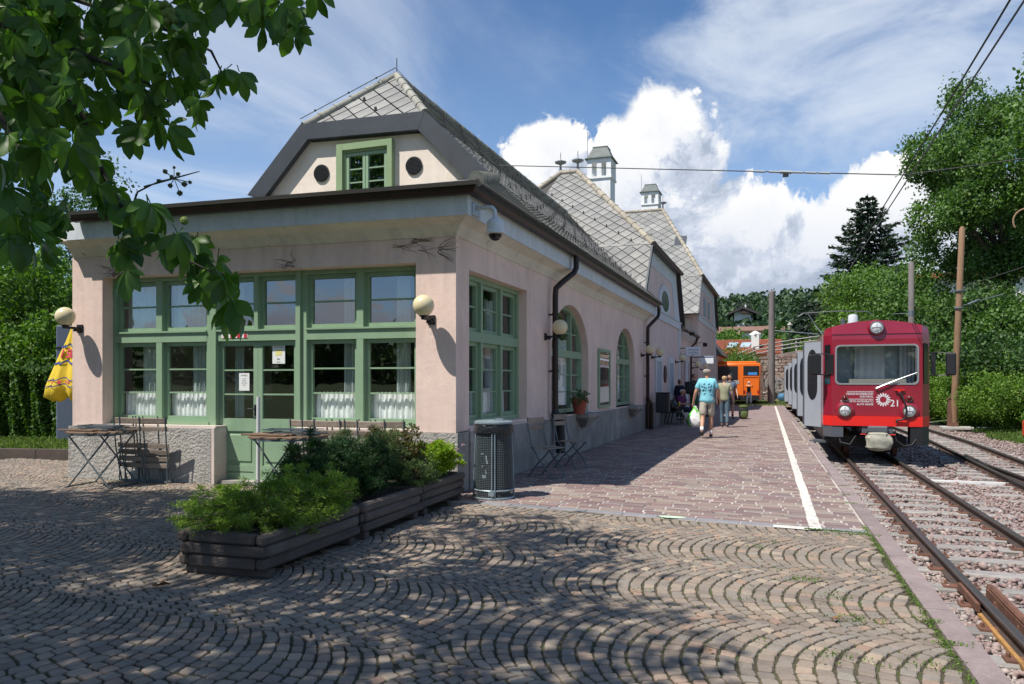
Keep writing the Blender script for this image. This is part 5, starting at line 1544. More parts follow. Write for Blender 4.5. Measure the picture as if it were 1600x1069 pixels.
# bright red bumper band and dark skirts
q = MB(); V = [(-HW, YF + CH + .4), (-HW, YF + CH - .02), (-FX, YF - .03), (FX, YF - .03), (HW, YF + CH - .02), (HW, YF + CH + .4)]
q.prism([(TX + x, y) for x, y in V], .43, .655, 'Z'); obj('bumper_band', q, m_bred, tram)
for s_, lo in ((-1, .17), (1, .02)):
    q = MB(); q.prism([(TX + s_ * HW * .995, YF + CH + .3), (TX + s_ * HW * .995, YF + CH), (TX + s_ * FX, YF - .015), (TX + s_ * (FX - .24), YF - .01), (TX + s_ * (FX - .24), YF + .4)], lo, .429, 'Z'); obj('skirt', q, m_tgrey if s_ < 0 else m_blk, tram)
# windscreen
q = MB()
for P0, P1 in ((rrect(WX0 - .002, WX1 + .002, WZ0 - .002, WZ1 + .002, .10), rrect(WX0 + .035, WX1 - .035, WZ0 + .035, WZ1 - .035, .085)),):
    for i in range(n_):
        j = (i + 1) % n_
        q.add([(TX + P0[i][0], YF - .012, P0[i][1]), (TX + P0[j][0], YF - .012, P0[j][1]), (TX + P1[j][0], YF - .012, P1[j][1]), (TX + P1[i][0], YF - .012, P1[i][1])], [(0, 1, 2, 3)])
        q.add([(TX + P0[i][0], YF - .012, P0[i][1]), (TX + P0[j][0], YF - .012, P0[j][1]), (TX + P0[j][0], YF + .02, P0[j][1]), (TX + P0[i][0], YF + .02, P0[i][1])], [(0, 1, 2, 3)])
        q.add([(TX + P1[i][0], YF - .012, P1[i][1]), (TX + P1[j][0], YF - .012, P1[j][1]), (TX + P1[j][0], YF + .02, P1[j][1]), (TX + P1[i][0], YF + .02, P1[i][1])], [(0, 1, 2, 3)])
ws = obj('windscreen', q, mat('seal_grey', (.22, .23, .24), .5), tram)
q = MB(); q.add([(TX + x, YF + .015, z) for x, z in rrect(WX0 + .03, WX1 - .03, WZ0 + .03, WZ1 - .03, .085)], [tuple(range(n_))]); obj('glass', q, glass_mat('windscreen_glass', tint=(.80, .84, .85), base=.09), ws, fix=False)
# cab interior: dashboard, seat back, partition with a rounded door window, pale curtain
q = MB(); q.box(TX - .55, TX + .62, YF + .1, YF + .45, 1.30, 1.50); obj('dashboard', q, mat('dash_cream', (.45, .43, .36), .6), tram)
q = MB(); q.box(TX - HW + .06, TX + HW - .06, YF + 1.25, YF + 1.30, .7, 2.6); obj('cab_partition', q, mat('cab_grey', (.20, .23, .26), .7, var=.3, scale=2), tram)
q = MB(); q.add([(TX + x, YF + 1.24, z) for x, z in rrect(-.98, -.68, 1.45, 2.45, .14)], [tuple(range(24))]); q.add([(TX + x, YF + 1.24, z) for x, z in rrect(.30, .72, 1.5, 2.4, .18)], [tuple(range(24))]); obj('partition_window', q, m_twin, tram)
for x0, x1, lb in ((-.42, .22, 'left'), (.52, .84, 'right')):
    q = MB(); n = 18
    for i in range(n):
        xa, xb_ = x0 + (x1 - x0) * i / n, x0 + (x1 - x0) * (i + 1) / n; ya, yb_ = YF + .42 + .03 * math.sin(i * 1.4), YF + .42 + .03 * math.sin((i + 1) * 1.4)
        q.quad((TX + xa, ya, 1.3), (TX + xb_, yb_, 1.3), (TX + xb_, yb_, 2.5), (TX + xa, ya, 2.5))
    obj('cab_curtain', q, mat('cab_curtain', (.60, .62, .66), .9), tram, smooth='all')
q = MB(); q.ball((TX - .02, YF + .55, 1.45), .22, 14, 8, (1, .3, .9)); obj('driver_seat', q, mat('seat_red', (.18, .02, .03), .8), tram, smooth='all')
q = MB(); q.box(TX - .98, TX + .98, YF + .06, YF + 1.2, .70, .75); obj('cab_floor', q, m_blk, tram)
# wiper
q = MB(); q.tube([(TX - .0, YF - .05, 1.29), (TX + .40, YF - .045, 1.47), (TX + .82, YF - .03, 1.64)], [.018, .012, .006], 6); q.tube([(TX + .80, YF - .02, 2.18), (TX + .80, YF - .02, 1.58)], .008, 5); q.ball((TX, YF - .03, 1.285), .03, 8, 6); obj('wiper', q, mat('wiper_silver', (.55, .56, .58), .3, metal=.7), tram)
# lamps
def hlamp(x, z, r, rb, name, red=False):
    q = MB(); q.lathe([(rb, YF + .01), (rb * .96, YF - .05), (r * 1.18, YF - .075), (r * 1.1, YF - .055)], (TX + x, 0, z), 24, axis='Y', cap=False); h = obj(name, q, m_red, tram, smooth=True)
    q = MB(); q.lathe([(r * 1.14, YF - .07), (r * 1.12, YF - .085), (r, YF - .085), (r * .97, YF - .06)], (TX + x, 0, z), 24, axis='Y', cap=False); obj('rim', q, m_chrome, h, smooth=True)
    q = MB(); q.lathe([(r, YF - .062), (r * .8, YF - .085), (r * .4, YF - .098), (0, YF - .10)], (TX + x, 0, z), 24, axis='Y'); obj('lens', q, mat('red_lens', (.12, .005, .01), .15) if red else m_lens, h, smooth='all')
    if not red: q = MB(); q.box(TX + x - .004, TX + x + .004, YF - .106, YF - .09, z - r * .8, z + r * .8); q.box(TX + x - r * .8, TX + x + r * .8, YF - .106, YF - .09, z - .004, z + .004); obj('lens_ribs', q, mat('lens_rib_grey', (.2, .21, .22), .3), h)  # grey cross bars over the clear lenses
hlamp(-.66, .78, .115, .20, 'headlight'); hlamp(.66, .78, .115, .20, 'headlight')
hlamp(0, 2.66, .125, .18, 'headlight'); hlamp(-.66, 1.06, .055, .075, 'tail_light', True); hlamp(.66, 1.06, .055, .075, 'tail_light', True)
# lettering and emblem
m_let = mat('tram_lettering', (.72, .66, .68), .5)
def TM(x, z): return Matrix.Translation((TX + x, YF - .004, z)) @ Matrix.Rotation(PI / 2, 4, 'X')
for s_, z, sz in (('AUTONOME PROVINZ BOZEN', 1.205, .040), ('VERKEHRSVERBUND', 1.155, .062), ('SÜDTIROL', 1.095, .060), ('PROVINCIA AUTONOMA BOLZANO', 1.035, .036), ('TRASPORTO INTEGRATO', .985, .060), ('ALTO ADIGE', .920, .060)):
    text('lettering', s_, sz, m_let, tram, TM(-.06, z), .0015, 'RIGHT', bold=.0008)
text('fleet_number', '21', .21, m_let, tram, TM(.38, .945), .0015, sx=.95, bold=.002)
q = MB()
for k in range(16):
    a = k * PI / 8; c_, s2 = math.cos(a), math.sin(a); q.add([(TX + .14 + r_ * c_ - w_ * s2, YF - .006, 1.03 + r_ * s2 + w_ * c_) for r_, w_ in ((.085, -.008), (.12, -.019), (.155, -.005), (.155, .005), (.12, .019), (.085, .008))], [tuple(range(6))])
for k in range(32):
    a, b_ = k * PI / 16, (k + 1) * PI / 16; q.add([(TX + .14 + r_ * math.cos(t), YF - .0055, 1.03 + r_ * math.sin(t)) for r_, t in ((.072, a), (.088, a), (.088, b_), (.072, b_))], [(0, 1, 2, 3)])
obj('sun_emblem', q, m_let, tram, fix=False)
# hose on the right, hook below, mirrors, coupler
q = MB(); q.cbox((TX + .47, YF - .03, 1.25), (.20, .05, .03), rz=.1); q.cbox((TX + .46, YF - .04, 1.21), (.05, .06, .05)); obj('hose_valve', q, m_bred, tram)
q = MB(); q.tube([(TX + .46, YF - .06, 1.2), (TX + .52, YF - .10, 1.1), (TX + .57, YF - .11, .95), (TX + .60, YF - .11, .78), (TX + .58, YF - .10, .62), (TX + .50, YF - .08, .585), (TX + .41, YF - .07, .575), (TX + .40, YF - .07, .51)], .022, 8); obj('air_hose', q, m_rub, tram, smooth=True)
q = MB(); q.tube([(TX + .36, YF - .03, .33), (TX + .40, YF - .06, .12), (TX + .55, YF - .07, .0), (TX + .72, YF - .05, .03), (TX + .80, YF, .15)], .018, 8); q.tube([(TX - .8, YF + .1, .3), (TX - .75, YF - .02, .05), (TX - .55, YF - .04, 0), (TX - .42, YF + .05, .2)], .018, 8); obj('hanging_cable', q, m_rub, tram, smooth=True)
q = MB(); q.cbox((TX + .02, YF - .05, .36), (.42, .18, .15), bev=.03); q.box(TX - .3, TX + .34, YF, YF + .3, .27, .45); q.box(TX - .10, TX + .14, YF - .1, YF + .5, .05, .28); obj('coupler', q, m_tgrey, tram)
q = MB(); q.tube([(TX - .34, YF - .08, .245), (TX - .22, YF - .08, .245)], .012, 6); q.tube([(TX + .26, YF - .08, .245), (TX + .38, YF - .08, .245)], .012, 6); obj('red_pin', q, m_bred, tram)
# canvas bag over the coupler: creased, knotted below
bm_ = MB(); bm_.ball((0, 0, 0), 1, 22, 14)
vv = []
for v in bm_.v:
    x, y, z = v
    sx = math.copysign(abs(x) ** .6, x) * .27; sy = math.copysign(abs(y) ** .6, y) * .16; sz = math.copysign(abs(z) ** .6, z) * .21
    w_ = 1 + .17 * math.sin(5 * x + 4 * z) * math.cos(5 * z - 4 * x) + R.uniform(-.06, .06)
    if z < -.3: w_ *= 1 - .25 * (-z - .3)
    vv.append((TX + .02 + sx * w_, YF - .16 + sy * w_, .09 + sz))
bm_.v = vv; obj('coupler_bag', bm_, mat('canvas_bag', (.33, .32, .26), .9, var=.3, scale=8, bump=.3), tram, smooth=True)
def mirror(sx):
    q = MB(); x = TX + sx * (HW + .17)
    if sx > 0:
        q.tube([(TX + HW - .02, YF + .1, 2.08), (x - .05, YF - .05, 2.08), (x + .22, YF - .1, 2.06)], .014, 6); q.tube([(TX + HW - .02, YF + .1, 1.57), (x - .05, YF - .05, 1.57), (x + .22, YF - .1, 1.58)], .014, 6)
        q.cbox((x + .20, YF - .1, 1.82), (.20, .10, .50), rz=-.25, bev=.03); q.cbox((TX + HW + .05, YF + .05, 1.83), (.10, .05, .48), bev=.01)
    else:
        q.tube([(TX - HW + .08, YF + .03, 2.08), (x, YF - .05, 2.08), (x - .05, YF - .1, 2.0)], .014, 6); q.tube([(TX - HW + .08, YF + .03, 1.60), (x, YF - .05, 1.60)], .014, 6)
        q.cbox((x - .03, YF - .1, 1.83), (.27, .10, .48), rz=.3, bev=.03); q.cbox((TX - HW + .13, YF + .04, 1.84), (.18, .06, .46), rz=-.7, bev=.01)
    obj('mirror', q, m_blk, tram)
mirror(1); mirror(-1)
q = MB()
for s_ in (-1, 1): q.add([(TX + s_ * (FX + .05), YF + .045, 1.5), (TX + s_ * (HW - .03), YF + CH - .045, 1.5), (TX + s_ * (HW - .03), YF + CH - .045, 2.28), (TX + s_ * (FX + .05), YF + .045, 2.30)], [(0, 1, 2, 3)])
for s_ in (-1, 1):
    q = MB(); q.add([(TX + s_ * (FX + .035), YF + .030 , 1.38), (TX + s_ * (HW - .025), YF + CH - .035, 1.38), (TX + s_ * (HW - .025), YF + CH - .035, 2.28), (TX + s_ * (FX + .035), YF + .030, 2.30)], [(0, 1, 2, 3)])
    obj('corner_window', q, m_twin, tram, fix=False)
# --- car bodies behind: three sections
q_ = None
def tx_at(y): return TX + (-.0085 * (y - 19)) - max(0, y - 30) ** 2 * .0006
def section(y0, y1, first=False):
    car = MB(); pr = rprof(HW, .45, 2.60, .16)
    dx0, dx1 = tx_at(y0) - TX, tx_at(y1) - TX
    vs = []; k = len(pr)
    for y, d in ((y0, dx0), (y1, dx1)): vs += [(TX + d + x, y, z) for x, z in pr]
    car.add(vs, [(j, (j + 1) % k, k + (j + 1) % k, k + j) for j in range(k)] + [tuple(range(k)), tuple(range(k, 2 * k))])
    b_ = obj('car_body', car, m_silver, tram)
    def sx(y): return tx_at(y) - HW
    # cantrail strip, window band and skirt on the platform side
    for (za, zb, m_, nm, o_) in ((2.32, 2.56, m_roofm, 'cantrail', .004), (1.25, 2.2, m_twin, 'window_band', .006), (.05, .45, m_blk, 'side_skirt', -.03)):
        q = MB(); q.slab([(sx(y0 + .02) - o_, y0 + .02, za), (sx(y1 - .02) - o_, y1 - .02, za), (sx(y1 - .02) - o_, y1 - .02, zb), (sx(y0 + .02) - o_, y0 + .02, zb)], .02, up=(-1, 0, 0)); obj(nm, q, m_, b_)
    # right flank, plain dark window band
    q = MB(); q.slab([(tx_at(y0) + HW + .004, y0 + .1, 1.3), (tx_at(y1) + HW + .004, y1 - .1, 1.3), (tx_at(y1) + HW + .004, y1 - .1, 2.25), (tx_at(y0) + HW + .004, y0 + .1, 2.25)], .02, up=(1, 0, 0)); obj('window_band', q, m_twin, b_)
    # roof gear
    q = MB()
    for j in range(4):
        yy = y0 + 2 + j * (y1 - y0 - 4) / 3; q.cbox((tx_at(yy), yy, 2.86), (.9, 1.2, .18), bev=.03)
    obj('roof_box', q, m_roofm, b_)
    return b_
def door_pair(y, car, out=.14, w=.66):
    """two folded door leaves standing out from the side, each with a tall rounded window"""
    x = tx_at(y) - HW
    q = MB(); q.box(x - .01, x + .25, y - .1, y + 1.5, .42, 2.35); obj('doorway', q, m_blk, car)
    for (xa, ya, xb_, yb_, m_) in ((x - .03, y - .72, x - .38, y - .15, m_silver), (x - .36, y + 1.15, x - .02, y + 1.42, m_tgrey), (x - .01, y + 1.5, x - .10, y + 2.3, m_silver)):
        a, b_ = Vector((xa, ya, 0)), Vector((xb_, yb_, 0)); d = (b_ - a).normalized(); nn = Vector((-d.y, d.x, 0))
        if nn.y > 0 and abs(nn.y) > .3 or (abs(nn.y) <= .3 and nn.x > 0): nn = -nn
        q = MB(); q.prism([(p.x, p.y) for p in (a, b_, b_ - nn * .04, a - nn * .04)], .36, 2.40, 'Z'); lf = obj('door_leaf', q, m_, car)
        q = MB(); pts = [(min(max(p[0], .2), .8), p[1]) for p in rrect(.2, .8, 1.0, 2.22, .30, 7)]
        q.add([(a.lerp(b_, p[0]).x + nn.x * .005, a.lerp(b_, p[0]).y + nn.y * .005, p[1]) for p in pts], [tuple(range(len(pts)))])
        obj('door_window', q, m_twin, lf, fix=False)
        # end window seen from the platform, the leaf's near edge
c1 = section(YF + .6, 31.5); door_pair(20.3, c1); door_pair(26.2, c1)
c2 = section(32.0, 44.0); door_pair(33.6, c2); door_pair(40.0, c2)
c3 = section(44.5, 56.0); door_pair(46.5, c3)
for y in (31.5, 44.0):
    q = MB(); q.prism([(tx_at(y) + x, z) for x, z in rprof(HW - .12, .5, 2.5, .12)], y - .02, y + .52, 'Y'); obj('bellows', q, m_rub, tram)
# bogies
for y in (20.9, 29.5, 35, 42, 47.5, 54):
    bg = MB(); bg.cbox((tx_at(y), y, .02), (1.5, 2.0, .25)); b_ = obj('bogie', bg, m_blk, tram)
    for dy in (-.65, .65):
        q = MB()
        for s_ in (-.52, .52): q.lathe([(.0, s_ - .05), (.30, s_ - .05), (.30, s_ + .05), (.0, s_ + .05)], (tx_at(y), y + dy, ZR + .30), 20, axis='X')
        q.tube([(tx_at(y) - .5, y + dy, ZR + .3), (tx_at(y) + .5, y + dy, ZR + .3)], .06, 8); obj('wheelset', q, m_rust, b_)
# roof horn and step
q = MB(); q.lathe([(.11, 2.72), (.11, 2.98), (.09, 3.03), (.02, 3.04)], (TX - .42, YF + .8, 0), 14); obj('roof_antenna', q, mat('antenna_white', (.6, .63, .66), .4), tram, smooth=True)
q = MB(); q.lathe([(.07, 2.7), (.05, 2.78)], (TX - .05, YF + .5, 0), 10); q.tube([(TX - .62, YF + 1, 2.7), (TX - .62, YF + 1, 2.95)], .05, 8); obj('roof_vent', q, m_tgrey, tram)
q = MB(); q.cbox((TX - HW - .05, YF + .75, .02), (.32, .5, .05)); q.cbox((TX - HW - .22, YF + .66, .0), (.14, .3, .06)); obj('step', q, m_tgrey, tram)
# half-lowered pantograph
q = MB(); y = 30.5; x = tx_at(y)
q.tube([(x - .35, y - .5, 2.95), (x - .75, y - .1, 3.55), (x - 1.0, y, 4.0)], .022, 6); q.tube([(x + .35, y - .5, 2.95), (x + .55, y - .1, 3.55), (x + .65, y, 4.0)], .022, 6)
q.tube([(x - .35, y - .5, 2.95), (x + .35, y - .5, 2.95)], .03, 6); q.tube([(x - .6, y - .2, 3.3), (x + .45, y - .2, 3.3)], .018, 6)
q.tube([(x - 1.35, y, 3.90), (x - 1.15, y, 4.02), (x, y, 4.06), (x + 1.0, y, 4.02), (x + 1.2, y, 3.90)], .018, 6); q.cbox((x, y - .5, 2.9), (1.0, .5, .08)); obj('pantograph', q, mat('pantograph_grey', (.10, .11, .12), .5, metal=.4), tram)
# ============================================================= FURNITURE ON THE YARD
m_wood = mat('grey_weathered_wood', (0.125, 0.10, 0.085), 0.9, var=.3, scale=2.5, stretch=(9, 1.2, 9), bump=1.0, bscale=18, bdist=.01, island=.22, grime=((0.07, 0.06, 0.05), .5))
m_woodx = mat('grey_weathered_wood_end', (0.10, 0.08, 0.07), 0.9, var=.3, scale=2.5, stretch=(1.2, 9, 9), bump=1.0, bscale=18, bdist=.01, island=.2)
m_soil = mat('soil', (0.04, 0.03, 0.022), .95, bump=1, bscale=40)
m_galv = mat('galvanised_wire', (0.10, 0.13, 0.145), .6)
m_lid = mat('bin_lid', (0.24, 0.30, 0.33), .4, metal=.3, var=.15, scale=5)
m_bag = mat('black_bin_bag', (0.012, 0.012, 0.014), .35, bump=1.0, bscale=12, bdist=.02)
m_slat = mat('dark_table_wood', (0.17, 0.105, 0.065), .75, var=.3, scale=3, stretch=(1.5, 9, 9), bump=.5, bscale=30, island=.25)
m_slat2 = mat('greyed_chair_wood', (0.25, 0.20, 0.16), .8, var=.3, scale=4, bump=.5, bscale=30, island=.25)
m_fr = mat('blue_grey_steel_frame', (0.12, 0.15, 0.16), .45, metal=.4, var=.15, scale=9)
m_frl = mat('light_steel_frame', (0.45, 0.47, 0.47), .4, metal=.4)
# --- three timber planters end to end
def planter(label, xc0, y0, xc1, y1, w=.74):
    c = Vector(((xc0 + xc1) / 2, (y0 + y1) / 2, 0)); L = y1 - y0; rz = -math.atan2(xc1 - xc0, y1 - y0)
    t = thing('planter', label, 'planter', tuple(c), rz, 'timber planters in a row')
    nb = 3; hb = .088
    for i in range(nb):
        z = .065 + hb * (i + .5)
        for s_ in (-1, 1):
            q = MB(); q.cbox((s_ * (w / 2 - .035) + R.gauss(0, .006), R.gauss(0, .01), z), (.075 + R.uniform(-.01, .01), L - .02 - (.10 if i % 2 else 0), hb - .006 + R.uniform(-.006, .004)), rz=R.gauss(0, .003), rx=R.gauss(0, .003), bev=.018); obj('plank', q, m_wood, t, world=False)
            q = MB(); q.cbox((0, s_ * (L / 2 - .045), z), (w - .02 - (0 if i % 2 else .15), .07, hb - .007), bev=.014); obj('plank', q, m_woodx, t, world=False)
    for yy in (-L / 2 + .12, L / 2 - .12):
        q = MB(); q.cbox((0, yy, .032), (w - .02, .09, .062), bev=.01); obj('foot', q, m_woodx, t, world=False)
    q = MB(); q.box(-w / 2 + .08, w / 2 - .08, -L / 2 + .09, L / 2 - .09, .10, .29); obj('soil', q, m_soil, t, world=False)
    return t
planter('nearest weathered timber planter, under the low yellow-green juniper', -3.81, 4.45, -3.86, 5.86)
planter('middle weathered timber planter, under the tall dark pine', -3.87, 5.89, -3.93, 7.20)
planter('farthest weathered timber planter, next to the wire litter bin', -3.94, 7.23, -4.0, 8.52)
# --- wire litter bin
wb = thing('wire_bin', 'round wire litter bin with a black bag and grey lid at the building corner', 'litter bin', (-3.33, 8.72, 0))
q = MB(); n = 56
def br(z): return .245 - .035 * (z / .86)
for k in range(n):
    a = 2 * PI * k / n; q.tube([(br(0) * math.cos(a), br(0) * math.sin(a), .02), (br(.86) * math.cos(a), br(.86) * math.sin(a), .86)], .0024, 4, cap=False)
for k in range(40):
    z = .04 + k * .0208; r = br(z)
    q.lathe([(r, z), (r + .003, z + .002), (r, z + .004)], (0, 0, 0), 28, cap=False)
o = obj('wire_mesh', q, m_galv, wb, world=False, fix=False); o['kind'] = 'stuff'
q = MB()
for z, h in ((.0, .03), (.10, .02), (.85, .02)): q.lathe([(br(z) + .006, z), (br(z) + .012, z + h / 2), (br(z) + .006, z + h)], (0, 0, 0), 36, cap=False)
for a in (-2.6, -1.3, -1.15, .5): q.tube([((br(0) + .01) * math.cos(a), (br(0) + .01) * math.sin(a), 0), ((br(.86) + .01) * math.cos(a), (br(.86) + .01) * math.sin(a), .86)], .008, 5)
q.cbox((.06, -.245, .075), (.07, .012, .05)); obj('hoop', q, m_lid, wb, world=False)
q = MB(); prof = [(.19, .03), (.225, .1), (.215, .3), (.208, .55), (.20, .80), (.225, .86), (.23, .90)]
q.lathe(prof, (0, 0, 0), 36); q.v = [(x * (1 + .03 * math.sin(9 * math.atan2(y, x) + z * 20)), y * (1 + .03 * math.sin(9 * math.atan2(y, x) + z * 20)), z) for x, y, z in q.v]
q.lathe([(.236, .80), (.24, .84), (.225, .905)], (0, 0, 0), 36, cap=False); obj('bin_bag', q, m_bag, wb, world=False, smooth='all')
q = MB(); q.lathe([(.225, .905), (.24, .91), (.24, .93), (.21, .945), (.10, .955), (0, .957)], (0, 0, 0), 36); q.tube([(.06, -.12, .955), (.08, -.14, .975), (.16, -.10, .97), (.16, -.07, .95)], .005, 5); obj('lid', q, m_lid, wb, world=False, smooth=True)
for (x, z, w_, h) in ((-.05, .55, .03, .02), (.01, .48, .02, .10), (.0, .34, .015, .05), (-.02, .28, .05, .04), (-.05, .40, .02, .02)):
    q = MB(); q.cbox((x - .02, -math.sqrt(max(0, (br(z) + .001) ** 2 - (x - .02) ** 2)) + .012, z), (w_, .004, h), rx=.1, ry=R.uniform(-.4, .4)); obj('litter_scrap', q, mat('paper_scrap', (.5, .58, .62), .7), wb, world=False)

# --- folding garden table: round slatted top on crossed steel legs
def table(label, loc, rz, r=.42, h=.74):
    t = thing('folding_table', label, 'table', loc, rz)
    n = 9; wd = 2 * r / n
    for i in range(n):
        y = -r + wd * (i + .5); hw = math.sqrt(max(.02, r * r - y * y))
        q = MB(); q.cbox((0, y, h), (2 * hw, wd - .008, .022), bev=.004); obj('slat', q, m_slat, t, world=False)
    q = MB(); 
    q.lathe([(r - .01, h - .035), (r + .004, h - .035), (r + .004, h - .012), (r - .01, h - .012)], (0, 0, 0), 32, cap=False)
    for s_ in (-.28, .28):
        q.tube([(-.33, s_ * .9, .0), (.30, s_ * .9, h - .03)], .011, 6); q.tube([(.33, s_, .0), (-.30, s_, h - .03)], .011, 6)
    for x, z in ((-.33, .01), (.33, .01)): q.tube([(x, -.30, z), (x, .30, z)], .011, 6)
    for x in (-.26, .26): q.tube([(x, -.30, h - .04), (x, .30, h - .04)], .010, 6)
    obj('leg_frame', q, m_fr, t, world=False)
    return t
def fcurve(P, r=.010): pass
def folded_chair(label, loc, rz, tilt=.12, m_=None, first=[None]):
    """slatted folding chair folded flat and leaning"""
    if first[0] is None:
        t = thing('folded_chair', label, 'chair', loc, rz, 'folded chairs stacked upright by the wall')
        for z, h in ((.80, .075), (.70, .055)):
            q = MB(); q.cbox((0, .01, z), (.40, .016, h), bev=.005); obj('back_slat', q, m_slat2, t, world=False)
        for k in range(4):
            q = MB(); q.cbox((0, .045, .22 + k * .085), (.37, .014, .06), bev=.004); obj('seat_slat', q, m_slat2, t, world=False)
        q = MB()
        for s_ in (-.18, .18):
            q.tube([(s_, .0, .86), (s_, .0, .45), (s_, .03, .2), (s_, .06, .02)], .009, 6)
            q.tube([(s_ * .9, .07, .50), (s_ * .9, .03, .25), (s_ * .9, .0, .02)], .009, 6)
        q.tube([(-.18, .06, .02), (.18, .06, .02)], .009, 6); q.tube([(-.16, .0, .02), (.16, .0, .02)], .009, 6)
        obj('frame', q, m_fr, t, world=False); first[0] = t
    else: t = dup(first[0], loc, rz, label)
    t.rotation_euler = (tilt, 0, rz); t.scale = (1.05, 1.05, 1.1)
    return t
T1 = FM @ Vector((-4.92, -.62, 0))
table('round slatted folding table left of the door with folded metal frames lying on it', tuple(T1), TH + .1)
T1b = FM @ Vector((-5.55, -.55, 0))
T2 = FM @ Vector((-1.95, -.72, 0)); 
table('round slatted folding table right of the door, half hidden behind the planter shrubs', tuple(T2), TH - .15, r=.46)
def frames_on(loc, label, n=4, z0=.755, seed=1):
    t = thing('steel_frame_pile', label, 'folded frames', loc)
    rr = random.Random(seed)
    for k in range(n):
        q = MB(); a = rr.uniform(-.25, .25); z = z0 + .018 * k; dx = rr.uniform(-.08, .12)
        M = Matrix.Rotation(a, 4, 'Z'); q.M = M
        for s_ in (-.10, .10): q.cbox((dx, s_, z), (.72, .025, .010))
        q.cbox((dx - .3, 0, z), (.02, .22, .012)); q.cbox((dx + .25, 0, z), (.02, .22, .012)); obj('steel_frame', q, mat('grey_blue_flat_steel', (.10, .13, .15), .5, metal=.4), t, world=False)
    for k in range(2):
        q = MB(); q.M = Matrix.Rotation(rr.uniform(-.1, .1), 4, 'Z'); q.cbox((-.2 + .05 * k, -.22 + .12 * k, z0 + .012), (.62, .09, .02), bev=.004); obj('loose_board', q, m_slat, t, world=False)
    return t
frames_on(tuple(T1), 'folded grey steel frames and boards lying on the left round table', 5, seed=2)
frames_on(tuple(T2), 'folded grey steel frames and boards lying on the round table behind the planter', 5, seed=5)
names = ['nearest the table edge', 'second from the table', 'in the middle of the row', 'fourth from the table', 'closest to the pillar side']
for k in range(4):
    p = FM @ Vector((-4.86 + .17 * k, -.20 - .07 * (k % 2), 0)); folded_chair('folded chair in the left row against the roughcast plinth, ' + ['hindmost, touching the wall', 'second from the wall', 'third from the wall', 'frontmost, nearest the viewer'][k], tuple(p), TH + .06 * k, .10)
lb = ['leftmost', 'second from the left', 'third from the left', 'fourth from the left', 'fifth from the left', 'sixth from the left', 'rightmost, beside the pillar']
for k in range(7):
    p = FM @ Vector((-2.02 + .205 * k, -.20 - .05 * (k % 3), 0)); folded_chair('folded wooden chair in the row under the right shopfront window, ' + lb[k], tuple(p), TH + R.uniform(-.08, .08), .10)
q = MB(); p = FM @ Vector((-2.62, -.40, 0)); q.tube([(p.x, p.y, 0), (p.x + .01, p.y, 1.22)], .026, 10); tag(obj('white_pole', q, mat('white_pole_paint', (.62, .63, .62), .5)), 'short white pole standing upright in front of the right door leaf', 'pole')

# --- open bistro chairs
def bistro(label, loc, rz, src=None):
    if src: return dup(src, loc, rz, label)
    t = thing('folding_chair', label, 'chair', loc, rz)
    for z, h in ((.84, .085), (.735, .065)):
        q = MB(); n = 8
        q.add([(x, -.215 - .018 * (1 - (x / .19) ** 2) + d, z + e) for x in [-.19 + .38 * i / n for i in range(n + 1)] for d in (0, .014) for e in (-h / 2, h / 2)],
              [(4 * i + a, 4 * i + b_, 4 * i + 4 + b_, 4 * i + 4 + a) for i in range(n) for a, b_ in ((0, 1), (1, 3), (3, 2), (2, 0))] + [(0, 1, 3, 2), (4 * n, 4 * n + 1, 4 * n + 3, 4 * n + 2)])
        obj('back_slat', q, m_slat2, t, world=False)
    for k in range(6):
        q = MB(); q.cbox((0, -.15 + k * .066, .455 - .004 * abs(k - 2)), (.37, .05, .014), bev=.003); obj('seat_slat', q, m_slat2, t, world=False)
    q = MB()
    for s_ in (-.175, .175):
        q.tube([(s_, -.225, .89), (s_, -.20, .70), (s_, -.15, .47), (s_, -.02, .30), (s_, .13, .16), (s_, .21, .01)], .012, 6)
        q.tube([(s_ * .9, .20, .45), (s_ * .9, .10, .34), (s_ * .9, -.06, .20), (s_ * .9, -.22, .01)], .012, 6)
    for y, z in ((.21, .015), (-.22, .015)): q.tube([(-.175, y, z), (.175, y, z)], .008, 6)
    q.tube([(-.16, .20, .44), (.16, .20, .44)], .008, 6); q.tube([(-.175, -.15, .44), (.175, -.15, .44)], .008, 6)
    obj('frame', q, m_fr, t, world=False)
    return t
b0 = bistro('slatted folding chair standing open against the side wall, nearer of the pair', (-3.30, 10.85, 0), -PI / 2 - .38)
bistro('slatted folding chair standing open by the first downpipe, farther of the pair', (-3.28, 12.15, 0), -PI / 2 - .30, b0)
# --- flower pot on the sill
m_terra = mat('terracotta', (0.33, 0.075, 0.045), .75, var=.15, scale=8)
fp = thing('flower_pot', 'red terracotta pot with a trailing dark plant on the sill of the nearer arched window', 'flower pot', (-3.74, 14.5, .80))
q = MB(); q.lathe([(.10, 0), (.145, .24), (.165, .24), (.168, .30), (.15, .30), (.14, .27), (0, .27)], (0, 0, 0), 20); obj('pot', q, m_terra, fp, world=False, smooth=True)

